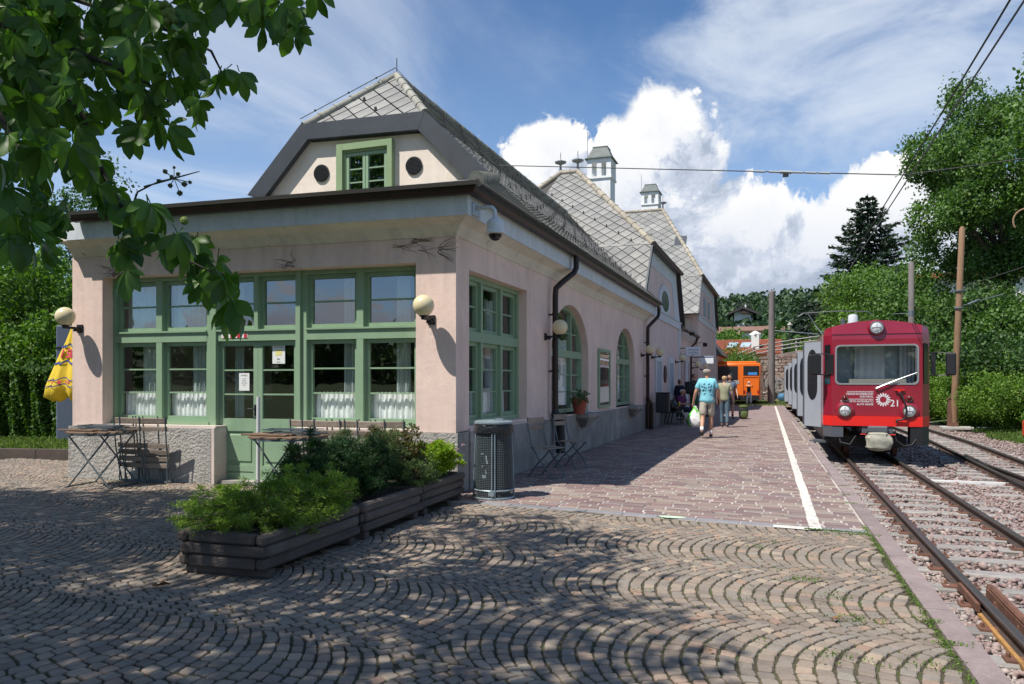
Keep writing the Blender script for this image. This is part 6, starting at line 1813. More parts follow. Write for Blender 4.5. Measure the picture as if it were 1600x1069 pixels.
# --- platform bits: grey bin on a post, green bench, bag, backpack
m_bench = mat('dark_green_bench', (0.02, 0.045, 0.035), .45, var=.2, scale=6)
t = thing('grey_bin', 'narrow dark grey litter bin on a post beside the second downpipe', 'litter bin', (-3.55, 24.3, 0))
q = MB(); q.cbox((0, 0, .78), (.42, .30, .62), bev=.03); q.cbox((0, 0, 1.10), (.44, .32, .03)); obj('bin_body', q, mat('anthracite', (.035, .035, .04), .5), t, world=False)
for x in (-.12, 0, .12):
    q = MB(); q.box(x - .006, x + .006, -.158, -.148, .5, 1.06); obj('rib', q, m_iron, t, world=False)
q = MB(); q.tube([(0, .0, 0), (0, 0, .5)], .025, 8); q.cbox((0, 0, .01), (.45, .3, .02)); obj('post', q, m_fr, t, world=False)
t = thing('bench', 'dark green slatted park bench against the station wall', 'bench', (-3.42, 26.6, 0), -PI / 2)
for k in range(5):
    q = MB(); q.cbox((0, -.18 + .09 * k, .44), (1.9, .07, .03), bev=.006); obj('seat_slat', q, m_bench, t, world=False)
for k in range(4):
    q = MB(); q.cbox((0, -.27 - .03 * k, .56 + .095 * k), (1.9, .03, .075), rx=-.25, bev=.006); obj('back_slat', q, m_bench, t, world=False)
for x in (-.85, 0, .85):
    q = MB(); q.tube([(x, -.38, .9), (x, -.22, .42), (x, -.32, .0)], .02, 6); q.tube([(x, -.22, .42), (x, .20, .42), (x, .26, .0)], .02, 6); q.tube([(x, .2, .42), (x, .22, .62), (x, -.3, .64)], .016, 6); obj('iron_support', q, m_bench, t, world=False)
q = MB(); q.ball((-3.45, 25.95, .62), .25, 14, 9, (.7, 1.1, .75)); q.tube([(-3.45, 25.8, .75), (-3.4, 25.95, .98), (-3.45, 26.1, .75)], .02, 6)
q.v = [(x + .012 * math.sin(30 * z + 20 * y), y, z + .01 * math.sin(25 * x)) for x, y, z in q.v]
t = tag(obj('black_bag', q, m_bag, None, smooth='all'), 'black travel bag with a yellow tag lying on the green bench', 'bag')
q = MB(); q.cbox((-3.24, 25.93, .70), (.03, .09, .16), rx=.4, bev=.005); obj('yellow_tag', q, mat('tag_yellow', (.7, .5, .03), .5), t)
def backpack(label, loc, rz, s=1.0, lying=False, m1=None, m2=None):
    t = thing('backpack', label, 'backpack', loc, rz); m1 = m1 or mat('backpack_black', (.02, .022, .024), .8, bump=.4, bscale=30); m2 = m2 or mat('backpack_green', (.09, .12, .03), .8)
    def sq(c, r, sc):
        q = MB(); q.ball((0, 0, 0), 1, 16, 10); q.v = [(c[0] + math.copysign(abs(x) ** .65, x) * r * sc[0], c[1] + math.copysign(abs(y) ** .65, y) * r * sc[1], c[2] + math.copysign(abs(z) ** .65, z) * r * sc[2]) for x, y, z in q.v]; return q
    obj('main_sack', sq((0, 0, .26 * s), .26 * s, (.68, .55, 1)), m1, t, world=False, smooth='all')
    obj('front_pocket', sq((0, -.14 * s, .17 * s), .14 * s, (1, .5, 1)), m2, t, world=False, smooth='all')
    obj('top_lid', sq((0, 0, .48 * s), .16 * s, (1.05, .85, .45)), m2, t, world=False, smooth='all')
    for x in (-.09, .09):
        q = MB(); q.tube([(x * s, .10 * s, .46 * s), (x * 1.3 * s, .22 * s, .36 * s), (x * 1.3 * s, .20 * s, .15 * s), (x * s, .12 * s, .06 * s)], .018 * s, 6); obj('strap', q, m1, t, world=False)
    return t
bp = backpack('black and green hiking backpack standing on the platform beside the man in the cap', (-1.42, 31.0, .01), .3, 1.0)

# --- yellow advertising parasol, closed, beyond the left corner
U0 = gnd(117, 14.7)
ub = thing('parasol', 'closed yellow advertising parasol with red lettering, beyond the left corner of the cafe', 'parasol', tuple(U0))
m_yel = mat('parasol_yellow', (.72, .52, .035), .8, var=.08, scale=3, trans=.15)
q = MB(); prof = []; n = 40; H = [(2.62, .03), (2.5, .05), (2.2, .14), (1.9, .24), (1.6, .34), (1.35, .42), (1.20, .45), (1.10, .30)]
vs = []; fs = []
for i, (z, r) in enumerate(H):
    for k in range(n):
        a = 2 * PI * k / n; rr = r * (1 + .16 * math.cos(8 * a) * min(1, i / 3)); vs.append((U0.x + rr * math.cos(a), U0.y + rr * math.sin(a), z - .10 * (1 if i > 5 else 0) * math.cos(8 * a) * .6))
for i in range(len(H) - 1):
    for k in range(n): fs.append((i * n + k, i * n + (k + 1) % n, (i + 1) * n + (k + 1) % n, (i + 1) * n + k))
q.add(vs, fs); obj('canopy', q, m_yel, ub, smooth='all')
q = MB(); q.tube([(U0.x, U0.y, 0), (U0.x, U0.y, 2.7)], .025, 8); obj('pole', q, m_frl, ub)
q = MB(); q.lathe([(.32, 0), (.32, .08), (.06, .12), (.05, .3)], tuple(U0), 16); obj('base', q, m_plinth2, ub)
# lettering and swooshes wrapped on the cone (each glyph placed on a fold)
vd = math.atan2(-U0.y, -U0.x)
m_rl = mat('lettering_red', (.55, .02, .06), .6); m_nv = mat('swoosh_navy', (.03, .06, .25), .6)
def cone_r(z):
    for (z0, r0), (z1, r1) in zip(H, H[1:]):
        if z1 <= z <= z0: return r0 + (r1 - r0) * (z0 - z) / (z0 - z1)
    return .3
def on_cone(a, z, o=.012):
    r = cone_r(z) * (1 + .16 * math.cos(8 * a)) + o; return Vector((U0.x + r * math.cos(a), U0.y + r * math.sin(a), z))
def cone_M(a, z):
    p = on_cone(a, z, .02); nrm = Vector((math.cos(a), math.sin(a), .35)).normalized(); xx = Vector((-math.sin(a), math.cos(a), 0)); yy = nrm.cross(xx)
    M = Matrix.Identity(4)
    for i in range(3): M[i][0], M[i][1], M[i][2], M[i][3] = xx[i], yy[i], nrm[i], p[i]
    return M
for i, ch in enumerate('SiSiSiSi'):
    a = vd - 1.15 + i * .30; text('lettering', ch, .24, m_rl, ub, cone_M(a, 1.96), .004, bold=.006)
for i in range(6):
    a = vd - 1.1 + i * .42; text('small_lettering', 'SiSi', .085, m_rl, ub, cone_M(a, 1.42), .004, bold=.002)
for z, w_ in ((2.12, .02), (1.80, .02), (1.48, .009), (1.36, .009)):
    q = MB()
    for k in range(60):
        a = vd - 1.6 + k * 3.2 / 60; b_ = a + 3.2 / 60; za = z + .03 * math.sin(a * 9); zb = z + .03 * math.sin(b_ * 9)
        q.quad(on_cone(a, za - w_), on_cone(b_, zb - w_), on_cone(b_, zb + w_), on_cone(a, za + w_))
    obj('printed_band', q, m_nv, ub, fix=False)
nbp = gnd(103, 17.2)
t = thing('notice_board', 'tall blue-grey panel board standing behind the yellow parasol', 'board', tuple(nbp))
q = MB(); q.cbox((nbp.x, nbp.y, 1.35), (.34, .2, 2.7), rz=.6, bev=.02); obj('panel', q, mat('blue_grey_panel', (.12, .15, .22), .6), t)
q = MB(); q.cbox((nbp.x, nbp.y, 2.2), (.36, .22, .03), rz=.6); obj('joint', q, m_iron, t)

# --- lawn edge, lawn, path and hedge on the left
q = MB(); a, b_ = Vector((-18, 9.35, 0)), Vector((-10.2, 11.05, 0)); d = (b_ - a).normalized(); nrm = Vector((-d.y, d.x, 0))
ed = thing('lawn_kerb', 'dark stone kerb along the edge of the lawn left of the cafe', 'kerb', tuple(a))
L = (b_ - a).length; k = 0
while k * 1.0 < L:
    p0 = a + d * (k * 1.0 + .005); p1 = a + d * min(L, (k + 1) * 1.0 - .005)
    q = MB(); q.slab([p0 + Vector((0, 0, .17)), p1 + Vector((0, 0, .17)), p1 + nrm * .13 + Vector((0, 0, .17)), p0 + nrm * .13 + Vector((0, 0, .17))], .3, up=(0, 0, 1)); obj('kerb_stone', q, mat('dark_kerb', (.09, .065, .055), .85, var=.2, scale=5, bump=.4), ed); k += 1
q = MB(); P = [a + nrm * .12, b_ + nrm * .12, b_ + nrm * 14, a + nrm * 14]; q.quad(*[(p.x, p.y, .10) for p in P]); struct('lawn', q, m_grass, fix=False)
q = MB(); q.quad(*[((a + d * s_ + nrm * t_).x, (a + d * s_ + nrm * t_).y, .108) for s_, t_ in ((0, 1.2), (L, .9), (L, 1.7), (0, 2.1))]); struct('path', q, m_dirt, fix=False)

# --- orange bus at the end of the platform
m_or = mat('bus_orange', (.80, .16, .012), .35, coat=.4, var=.04, scale=1)
BY = 52.0
bus = thing('bus', 'bright orange bus parked beyond the end of the platform', 'bus', (-3.0, BY, 0))
def BX(px): p = at(px, HZ, 1); return p.x / p.y * BY
x0, x1 = -4.55, BX(1188)
def BZ(py): return CAM_H + (HZ - py) / F_PX * (BY / (CY + (1160 - 800) / F_PX * SY))
q = MB(); q.cbox(((x0 + x1) / 2, BY + 4, (BZ(567) + .35) / 2), (x1 - x0, 8, BZ(567) - .35), bev=.09); obj('body', q, m_or, bus, smooth=True)
q = MB(); q.cbox(((x0 + x1) / 2, BY + 4, BZ(567) + .05), (x1 - x0 - .5, 7, .12), bev=.04); obj('roof', q, m_or, bus)
q = MB(); q.box(x0 + .1, BX(1153), BY - .01, BY + .03, BZ(594), BZ(572)); obj('window', q, mat('bus_glass', (.02, .022, .025), .15, spec=.8), bus)
q = MB(); q.box(BX(1161.5), BX(1186.5), BY - .01, BY + .03, BZ(587), BZ(572)); obj('window', q, mat('bus_glass', (.02, .022, .025), .15), bus)
q = MB(); q.box(BX(1169), BX(1183), BY - .02, BY - .011, BZ(586), BZ(582)); obj('blue_sign', q, mat('bus_sign_blue', (.05, .25, .65), .5), bus)
q = MB(); q.box(BX(1161), BX(1161.8), BY - .02, BY - .0, .45, BZ(590)); q.box(BX(1161.8), BX(1186), BY - .02, BY, BZ(590), BZ(589)); obj('panel_line', q, mat('seam_orange', (.3, .06, .01), .6), bus)
q = MB(); q.box(x0, BX(1155), BY - .015, BY + .02, BZ(600), BZ(594.5)); obj('grey_band', q, m_frl, bus)
q = MB(); q.box(x0 + .05, x1 - .05, BY - .005, BY + .4, .30, .62); obj('bumper', q, m_blk, bus)
for x in (x0 + .3, x1 - .4):
    w_ = MB(); w_.lathe([(.0, x - .12), (.42, x - .12), (.45, x), (.42, x + .12), (0, x + .12)], (0, BY + 1.3, .45), 20, axis='X'); wh = obj('wheel', w_, m_rub, bus)
    q = MB(); q.box(x - .12, x + .12, BY + .06, BY + .3, .15, .35)
for x in (BX(1163), BX(1185)):
    q = MB(); q.cbox((x, BY - .02, .85), (.12, .03, .2), bev=.01); obj('tail_light', q, mat('tail_red', (.3, .01, .01), .3), bus)

# --- stone retaining wall, wooden railing, coils on the ground
m_rub2 = mat('rubble_stone', (0, 0, 0), .9, palette=[(0, (.20, .13, .11)), (.3, (.30, .21, .17)), (.6, (.37, .28, .23)), (.85, (.24, .19, .17)), (1, (.45, .37, .31))], var=.2, scale=3, bump=.6, bscale=8, bdist=.03)
WY = 63.0
def WX(px): p = at(px, HZ, 1); return p.x / p.y * WY
def WZ(px, py): u = (px - 800) / F_PX; return CAM_H + (HZ - py) / F_PX * (WY / (CY + u * SY))
top = [(1100, 583), (1150, 572), (1182, 559), (1240, 549), (1300, 541), (1420, 536)]
rw = thing('stone_wall', 'tall rubble stone retaining wall behind the orange bus and the parked tram', 'wall', (WX(1200), WY, 0))
q = MB(); pr = [(WX(p[0]), WZ(*p)) for p in top]; q.prism([(pr[0][0], -.3)] + pr + [(pr[-1][0], -.3)], WY, WY + 1.0, 'Y'); obj('wall_core', q, mat('wall_mortar', (.20, .17, .15), .95, bump=.5, bscale=10), rw)
def ztop(x):
    for (xa, za), (xb_, zb_) in zip(pr, pr[1:]):
        if xa <= x <= xb_: return za + (zb_ - za) * (x - xa) / (xb_ - xa)
    return -9
q = MB(); cnt = 0
z = -.2
while z < 5.2:
    x = pr[0][0] + R.uniform(0, .3); hh = R.uniform(.16, .30)
    while x < pr[-1][0]:
        w_ = R.uniform(.2, .55)
        if z + hh < ztop(x + w_ / 2) + .05 and x < WX(1330):
            d_ = R.uniform(.02, .09); cx, cz = x + w_ / 2, z + hh / 2
            P = [(cx + (w_ / 2 - .02) * math.cos(a) * R.uniform(.85, 1.1), cz + (hh / 2 - .015) * math.sin(a) * 1.15 * R.uniform(.85, 1.1)) for a in [PI / 8 + i * PI / 4 for i in range(8)]]
            vs = [(px, WY - d_, pz) for px, pz in P] + [((px - cx) * 1.15 + cx, WY + .01, (pz - cz) * 1.15 + cz) for px, pz in P]
            q.add(vs, [tuple(range(8))] + [(i, (i + 1) % 8, (i + 1) % 8 + 8, i + 8) for i in range(8)])
        x += w_
    z += hh
o = obj('rubble_stones', q, m_rub2, rw, fix=False); o['kind'] = 'stuff'
wf = thing('wooden_railing', 'grey wooden railing running along the top of the retaining wall', 'railing', (WX(1200), WY + .5, 3))
m_gw = mat('silver_grey_wood', (.28, .27, .255), .85, var=.2, scale=2)
for i in range(12):
    px = 1156 + i * 22; x = WX(px); q = MB(); z = ztop(x) if ztop(x) > 0 else 4; q.cbox((x, WY + .5, z + .45), (.13, .13, 1.15)); obj('post', q, m_gw, wf)
for dz in (.92, .62, .34):
    q = MB(); q.tube([(x, WY + .42, z + dz) for x, z in pr[1:]], .05, 5); obj('rail', q, m_gw, wf)
t = thing('cable_coils', 'coils of grey cable and pipe piled at the foot of the stone wall', 'coils', (WX(1212), WY - 1, 0))
for (px, z, r) in ((1207, 1.4, .55), (1213, 1.25, .6), (1218, 1.1, .45)):
    q = MB(); x = WX(px)
    for k in range(3): q.tube([(x + (r - .06 * k) * math.cos(a), WY - .7 - .1 * k, z + (r - .06 * k) * math.sin(a)) for a in [i * PI / 10 for i in range(21)]], .03, 5)
    obj('coil', q, m_gw, t)
q = MB()
for k in range(6): q.tube([(WX(1190), WY - 1.2 + .12 * k, .55 + .08 * (k % 3)), (WX(1207), WY - 1.2 + .1 * k, .9 - .1 * k), (WX(1224), WY - 1.0 + .1 * k, .35)], .05, 6)
obj('pipe_bundle', q, m_gw, t)
q = MB(); q.ball((WX(1222), WY - 1.5, .35), .35, 10, 7, (1, 1, .9)); tag(obj('blue_sack', q, mat('blue_plastic', (.05, .16, .28), .6), None, smooth='all'), 'small blue sack lying at the far end of the platform near the stone wall', 'sack')

# --- poles, lantern and wires
m_pole = mat('grey_wood_pole', (.17, .15, .14), .85, var=.25, scale=3, stretch=(8, 8, .6), bump=.5, bscale=20)
m_pole2 = mat('orange_wood_pole', (.27, .16, .09), .8, var=.2, scale=3, stretch=(8, 8, .6), bump=.5, bscale=20)
def pole(base, topp, r0, r1, m_, label):
    t = thing('utility_pole', label, 'pole', tuple(base)); q = MB(); q.tube([base, base.lerp(topp, .5), topp - (topp - base).normalized() * .1, topp], [r0, (r0 + r1) / 2, r1, r1 * .5], 12); obj('shaft', q, m_, t, smooth=True); return t
b_ = gnd(1205, 50.5); pt = pole(b_, Vector((b_.x + .05, b_.y, 7.55)), .24, .19, m_pole, 'tall grey wooden pole at the far end of the platform before the stone wall')
q = MB(); q.tube([(b_.x, b_.y, 4.9), (b_.x + 1.3, b_.y - .4, 4.75), (b_.x + 2.9, b_.y - .5, 4.55)], .04, 6); obj('bracket_arm', q, m_galv, pt)
ob = gnd(1490, 30.4, -.35); otop = at(1503.5, 354, 29.6)
pt = pole(ob, otop, .14, .105, m_pole2, 'leaning orange-brown wooden pole right of the tram, clamped to an iron shoe')
q = MB(); q.cbox((ob.x - .14, ob.y - .02, ob.z + .55), (.14, .26, 1.25), ry=.02); q.cbox((ob.x - .02, ob.y, ob.z + 1.12), (.42, .30, .05)); q.cbox((ob.x, ob.y - .15, ob.z + .12), (.28, .06, .14)); obj('iron_shoe', q, m_rust, pt)
q = MB(); q.cbox((ob.x + .1, ob.y, ob.z - .03), (1.1, .7, .12), bev=.02); q.cbox((ob.x + 1.3, ob.y + .1, ob.z - .03), (.9, .5, .08), bev=.02); obj('concrete_block', q, mat('pale_concrete', (.42, .41, .38), .9, var=.15, bump=.4), pt)
for pp in (.685, .60):
    c_ = ob.lerp(otop, pp); q = MB(); q.lathe([(.165, -.03), (.17, .0), (.165, .03)], tuple(c_), 14); obj('steel_band', q, m_galv, pt)
q = MB(); c_ = ob.lerp(otop, .61); q.tube([c_ + Vector((.15, 0, .02)), c_ + Vector((1.6, .3, .45))], .02, 6)
q.tube([c_ + Vector((.3, 0, .05)), c_ + Vector((.7, .1, .22))], .05, 6); obj('insulator_arm', q, m_galv, pt)
gb = gnd(1424, 40, -.4); pt = pole(gb, at(1424, 409, 40), .17, .14, m_pole, 'grey wooden pole rising behind the tram in front of the trees')
q = MB(); c_ = at(1424, 490, 40); q.tube([c_ + Vector((-.9, 0, 0)), c_], .025, 6); q.tube([c_ + Vector((0, 0, -.15)), c_ + Vector((0, 0, .15))], .16, 8); obj('bracket_arm', q, m_galv, pt)
lp = gnd(1234, 66, 3.5); t = thing('street_lantern', 'old-style street lantern on a post above the stone wall', 'street lamp', tuple(lp))
zt = at(1234, 516, 66).z; q = MB(); q.tube([(lp.x, lp.y, 3.0), (lp.x, lp.y, zt)], .06, 8); obj('post', q, m_iron, t)
q = MB(); q.lathe([(.10, zt), (.20, zt + .42), (.24, zt + .44), (.12, zt + .60), (.03, zt + .72)], (lp.x, lp.y, 0), 8); obj('lantern_head', q, mat('lantern_glass', (.35, .34, .28), .3), t)
def sag(a, b_, s_, n=14): return [a.lerp(b_, i / n) - Vector((0, 0, s_ * 4 * (i / n) * (1 - i / n))) for i in range(n + 1)]
m_wire = mat('dark_wire', (.04, .042, .045), .5, metal=.4)
def wire(name, P, r, label): q = MB(); q.tube(P, r, 5); return tag(obj(name, q, m_wire), label, 'wire')
cA = [Vector((t1(y), y, 4.85)) for y in (-6, 0, 8, 15, 22, 30, 40, 50, 60)]
wire('contact_wire', cA, .011, 'lower overhead contact wire running along the middle of the near track')
cB = sag(Vector((t1(14) - .02, 14, 5.02)), Vector((2.2, -10, 6.0)), .3) ; wire('messenger_wire', [Vector((t1(60), 60, 5.2)), Vector((t1(34), 34, 5.25)), Vector((t1(24), 24, 5.06))] + cB, .011, 'upper overhead messenger wire above the near track')
q = MB(); 
sp0, sp1, sp2 = Vector((-5.6, 15.0, 5.98)), Vector((2.0, 14.6, 4.98)), Vector((14, 13.6, 5.5))
spw = thing('span_wire', 'thin wire spanning from the cafe roof across the track, with insulators near its middle', 'wire', tuple(sp0))
q = MB(); q.tube([sp0, sp1, sp2], .010, 5); obj('strand', q, m_wire, spw)
q = MB()
for px in (1178, 1195): c_ = sp0.lerp(sp1, (px - 780) / 635 * .93); 
for t_ in (.685, .72, .745, .77, .80, .83):
    c_ = sp0.lerp(sp1, t_); q.tube([c_ - Vector((.10, 0, -.013)), c_ + Vector((.10, 0, -.013))], .032 if t_ in (.745,) else .02, 6)
obj('insulator', q, mat('insulator_grey', (.35, .37, .38), .4), spw)
q = MB(); c_ = sp0.lerp(sp1, .745); q.cbox((c_.x, c_.y, c_.z - .05), (.10, .04, .07)); obj('clamp', q, m_iron, spw)
wire('stay_wire', sag(ob.lerp(otop, .70), Vector((ob.x + 12, ob.y - 6, 9.5)), .2), .012, 'thin stay wire rising to the right from the orange pole')
# bent lamp arm at the right edge
c_ = at(1600, 345, 26); q = MB(); q.tube([c_ + Vector((.10 + .42 * math.cos(a), 0, .0 + .42 * math.sin(a))) for a in [PI * (.45 + .06 * i) for i in range(13)]], .028, 7)
q.tube([c_ + Vector((.15, 0, .42)), c_ + Vector((1.4, 0, .5)), c_ + Vector((1.6, 0, -7))], .05, 7)
tag(obj('curved_arm', q, m_pole2), 'curved orange-brown pipe arm reaching in at the right edge, in front of the maple', 'pipe arm')
q = MB(); c_ = gnd(1600, 24, -.3); q.cbox((c_.x + .1, c_.y, c_.z + .28), (.25, .2, .5), rz=.3, bev=.03); t = tag(obj('marker_post', q, mat('red_marker', (.45, .05, .02), .5)), 'small red marker post low at the right edge by the grass', 'marker post')
# ============================================================= PEOPLE
m_skin = mat('skin_tone', (.50, .27, .18), .55, var=.06, scale=8)
def skin_mesh(name, chains, m, parent, sub=1):
    """one continuous surface grown round a skeleton; chains: lists of (point, rx, ry), joined where points coincide"""
    vs, es, rs, key = [], [], [], {}
    for ch in chains:
        prev = None
        for p, rx, ry in ch:
            k = tuple(round(c, 4) for c in p)
            if k not in key: key[k] = len(vs); vs.append(p); rs.append((rx, ry))
            if prev is not None and prev != key[k]: es.append((prev, key[k]))
            prev = key[k]
    me = bpy.data.meshes.new(name); me.from_pydata(vs, es, [])
    o = bpy.data.objects.new(name, me); col.objects.link(o)
    sk = o.modifiers.new('s', 'SKIN'); sk.use_smooth_shade = True
    if not me.skin_vertices: me.skin_vertices.new(name='')
    for i, (a, b_) in enumerate(rs): me.skin_vertices[0].data[i].radius = (a, b_)
    me.skin_vertices[0].data[0].use_root = True
    sb = o.modifiers.new('u', 'SUBSURF'); sb.levels = sub; sb.render_levels = sub
    dg = bpy.context.evaluated_depsgraph_get()
    m2 = bpy.data.meshes.new_from_object(o.evaluated_get(dg))
    bpy.data.objects.remove(o); bpy.data.meshes.remove(me)
    m2.materials.clear(); m2.materials.append(m)
    for p in m2.polygons: p.use_smooth = True
    ob_ = bpy.data.objects.new(name, m2); col.objects.link(ob_); ob_.parent = parent
    return ob_
def person(label, loc, rz, h=1.75, J=None, shirt=None, legs=None, shorts=False, hair=None, hair_len=0, sleeve=.55, shoe=None, sock=None, bulk=1.0, head_dir=(0, 1), skin=None, cap=None):
    """J: overrides of joint positions for a 1.75 m figure facing +y"""
    t = thing('person', label, 'person', loc, rz); s = h / 1.75; b = bulk; skin = skin or m_skin
    P = dict(pel=(0, 0, .95), waist=(0, -.01, 1.08), chest=(0, -.01, 1.28), neck=(0, -.005, 1.47), head=(0, .02, 1.60), crown=(0, .005, 1.695),
             shL=(-.17, -.01, 1.40), shR=(.17, -.01, 1.40), elL=(-.23, -.03, 1.13), elR=(.23, -.03, 1.13), haL=(-.25, .05, .88), haR=(.25, .05, .88),
             hiL=(-.09, 0, .90), hiR=(.09, 0, .90), knL=(-.10, .02, .50), knR=(.10, .02, .50), anL=(-.10, -.02, .09), anR=(.10, -.02, .09))
    P.update(J or {})
    V = {k: Vector(v) * s for k, v in P.items()}
    hd = Vector((head_dir[0], head_dir[1], 0)).normalized(); sd_ = Vector((hd.y, -hd.x, 0))
    r = lambda x, y=None: (x * s, (y if y is not None else x) * s)
    ch = []
    ch.append([(V['pel'], *r(.13 * b, .10 * b)), (V['waist'], *r(.125 * b, .095 * b)), (V['chest'], *r(.14 * b, .105 * b)), (V['neck'] - Vector((0, 0, .05 * s)), *r(.06)), (V['neck'], *r(.052)), (V['neck'] + (V['head'] - V['neck']) * .5, *r(.054)), (V['head'], *r(.096, .112)), (V['crown'], *r(.080, .098))])
    ch.append([(V['head'], *r(.098, .112)), (V['head'] + hd * .095 * s + Vector((0, 0, -.005)), *r(.02))])
    for sg in (-1, 1): ch.append([(V['head'], *r(.098, .112)), (V['head'] + sd_ * sg * .088 * s, *r(.016, .02))])
    for e in 'LR':
        sg = -1 if e == 'L' else 1
        sh, el, ha, hi, kn, an = V['sh' + e], V['el' + e], V['ha' + e], V['hi' + e], V['kn' + e], V['an' + e]
        ch.append([(V['chest'], *r(.14 * b, .105 * b)), (sh, *r(.058 * b)), (sh.lerp(el, .5), *r(.046 * b)), (el, *r(.040)), (el.lerp(ha, .5), *r(.037)), (ha, *r(.026)), (ha + (ha - el).normalized() * .055 * s, *r(.036, .02))])
        d = (ha - el).normalized(); palm = ha + d * .055 * s
        fw = Vector((0, 1, 0)); fw = (fw - d * fw.dot(d)).normalized()
        inn = Vector((-sg, 0, 0))
        for k in range(4):
            o = fw * (-.026 + .0175 * k) * s; L_ = (.055, .068, .065, .05)[k] * s
            ch.append([(palm, *r(.036, .02)), (palm + o + d * .03 * s, *r(.009)), (palm + o + d * (.03 * s + L_ * .5) + inn * .010 * s, *r(.0085)), (palm + o + d * (.03 * s + L_) + inn * .028 * s, *r(.007))])
        ch.append([(palm, *r(.036, .02)), (palm + fw * .035 * s + d * .01 * s + inn * .01 * s, *r(.010)), (palm + fw * .045 * s + d * .045 * s + inn * .02 * s, *r(.008))])
        toe = P.get('toe' + e); fd = (Vector(toe) * s - an) if toe else Vector((0, .15 * s, -.05 * s))
        ch.append([(V['pel'], *r(.13 * b, .10 * b)), (hi, *r(.088 * b)), (hi.lerp(kn, .5), *r(.072 * b)), (kn, *r(.055)), (kn.lerp(an, .35), *r(.056)), (an, *r(.036)), (an + fd * .4, *r(.036, .03)), (an + fd, *r(.036, .025))])
    skin_mesh('body', ch, skin, t)
    if shirt:
        c2 = [[(V['pel'] + Vector((0, 0, -.11 * s)), *r(.20 * b, .15 * b)), (V['pel'], *r(.185 * b, .14 * b)), (V['waist'], *r(.145 * b, .113 * b)), (V['chest'], *r(.158 * b, .122 * b)), (V['neck'] - Vector((0, 0, .045 * s)), *r(.075, .07))]]
        for e in 'LR':
            sh, el, ha = V['sh' + e], V['el' + e], V['ha' + e]
            pts = [(V['chest'], *r(.158 * b, .122 * b)), (sh, *r(.072 * b)), (sh.lerp(el, .5), *r(.064 * b))]
            if sleeve > .9: pts += [(el, *r(.052)), (ha, *r(.038))]
            else: pts += [(sh.lerp(el, sleeve + .18), *r(.066 * b))]
            c2.append(pts)
        skin_mesh('shirt', c2, shirt, t)
    if legs:
        c3 = [[(V['waist'], *r(.138 * b, .106 * b)), (V['pel'], *r(.148 * b, .118 * b))]]
        for e in 'LR':
            hi, kn, an = V['hi' + e], V['kn' + e], V['an' + e]
            pts = [(V['pel'], *r(.148 * b, .118 * b)), (hi, *r(.102 * b)), (hi.lerp(kn, .5), *r(.092 * b))]
            pts += [(kn.lerp(hi, .05), *r(.088 * b if shorts else .068))] if shorts else [(kn, *r(.070)), (kn.lerp(an, .5), *r(.062)), (an + Vector((0, 0, .03 * s)), *r(.055))]
            c3.append(pts)
        skin_mesh('shorts' if shorts else 'trousers', c3, legs, t)
    for e in 'LR':
        an = V['an' + e]; toe = P.get('toe' + e); fd = (Vector(toe) * s - an) if toe else Vector((0, .15 * s, -.05 * s))
        if shoe: skin_mesh('shoe', [[(an - fd * .25 + Vector((0, 0, -.03 * s)), *r(.046, .046)), (an + fd * .3 + Vector((0, 0, -.015 * s)), *r(.05, .045)), (an + fd * 1.12, *r(.046, .03))]], shoe, t)
        if sock: kn = V['kn' + e]; skin_mesh('sock', [[(an, *r(.048)), (an.lerp(kn, .16), *r(.050)), (an.lerp(kn, .33), *r(.053))]], sock, t)
    if hair:
        c4 = [[(V['head'] - hd * .035 * s - Vector((0, 0, .055 * s)), *r(.070, .062)), (V['head'] - hd * .020 * s + Vector((0, 0, .012 * s)), *r(.104, .112)), (V['crown'] - hd * .012 * s + Vector((0, 0, .012 * s)), *r(.090, .104))]]
        if hair_len: c4.append([(V['head'] - hd * .020 * s + Vector((0, 0, .012 * s)), *r(.104, .112)), (V['head'] - hd * .06 * s - Vector((0, 0, .05 * s)), *r(.055, .045)), (V['head'] - hd * .07 * s - Vector((0, 0, (.05 + hair_len) * s)), *r(.045, .03))])
        skin_mesh('hair', c4, hair, t)
    if cap:
        skin_mesh('cap', [[(V['crown'] + Vector((0, 0, -.005)), *r(.078, .090)), (V['crown'] + Vector((0, 0, .025 * s)), *r(.06, .07))], [(V['crown'] + Vector((0, 0, -.005)), *r(.078, .090)), (V['crown'] + hd * .15 * s + Vector((0, 0, -.02 * s)), *r(.05, .01))]], cap, t)
    # eyes and mouth
    q = MB()
    for sg in (-1, 1): c = V['head'] + hd * .083 * s + sd_ * sg * .032 * s + Vector((0, 0, .025 * s)); q.ball(c, .010 * s, 6, 4)
    obj('eyes', q, mat('eye_dark', (.03, .02, .02), .3), t, world=False)
    q = MB(); c = V['head'] + hd * .086 * s - Vector((0, 0, .042 * s)); q.cbox(c, (.036 * s if abs(hd.x) < .7 else .008, .008 if abs(hd.x) < .7 else .036 * s, .008 * s)); obj('mouth', q, mat('lips', (.35, .11, .09), .5), t, world=False)
    return t
def cloth(n, c, **k): return mat(n, c, .9, var=.15, scale=9, bump=.4, bscale=14, bdist=.02, **k)
m_sh = mat('shoe_dark', (.04, .035, .035), .6)
m_gh = mat('grey_hair', (.33, .29, .25), .85, var=.3, scale=40, bump=.5, bscale=80); m_blond = mat('blond_hair', (.48, .34, .17), .8, var=.3, scale=40, bump=.5, bscale=80); m_brown = mat('brown_hair', (.09, .05, .03), .8, var=.3, scale=40, bump=.5, bscale=80); m_wh = mat('white_hair', (.62, .60, .56), .85, var=.2, scale=40, bump=.5, bscale=80)
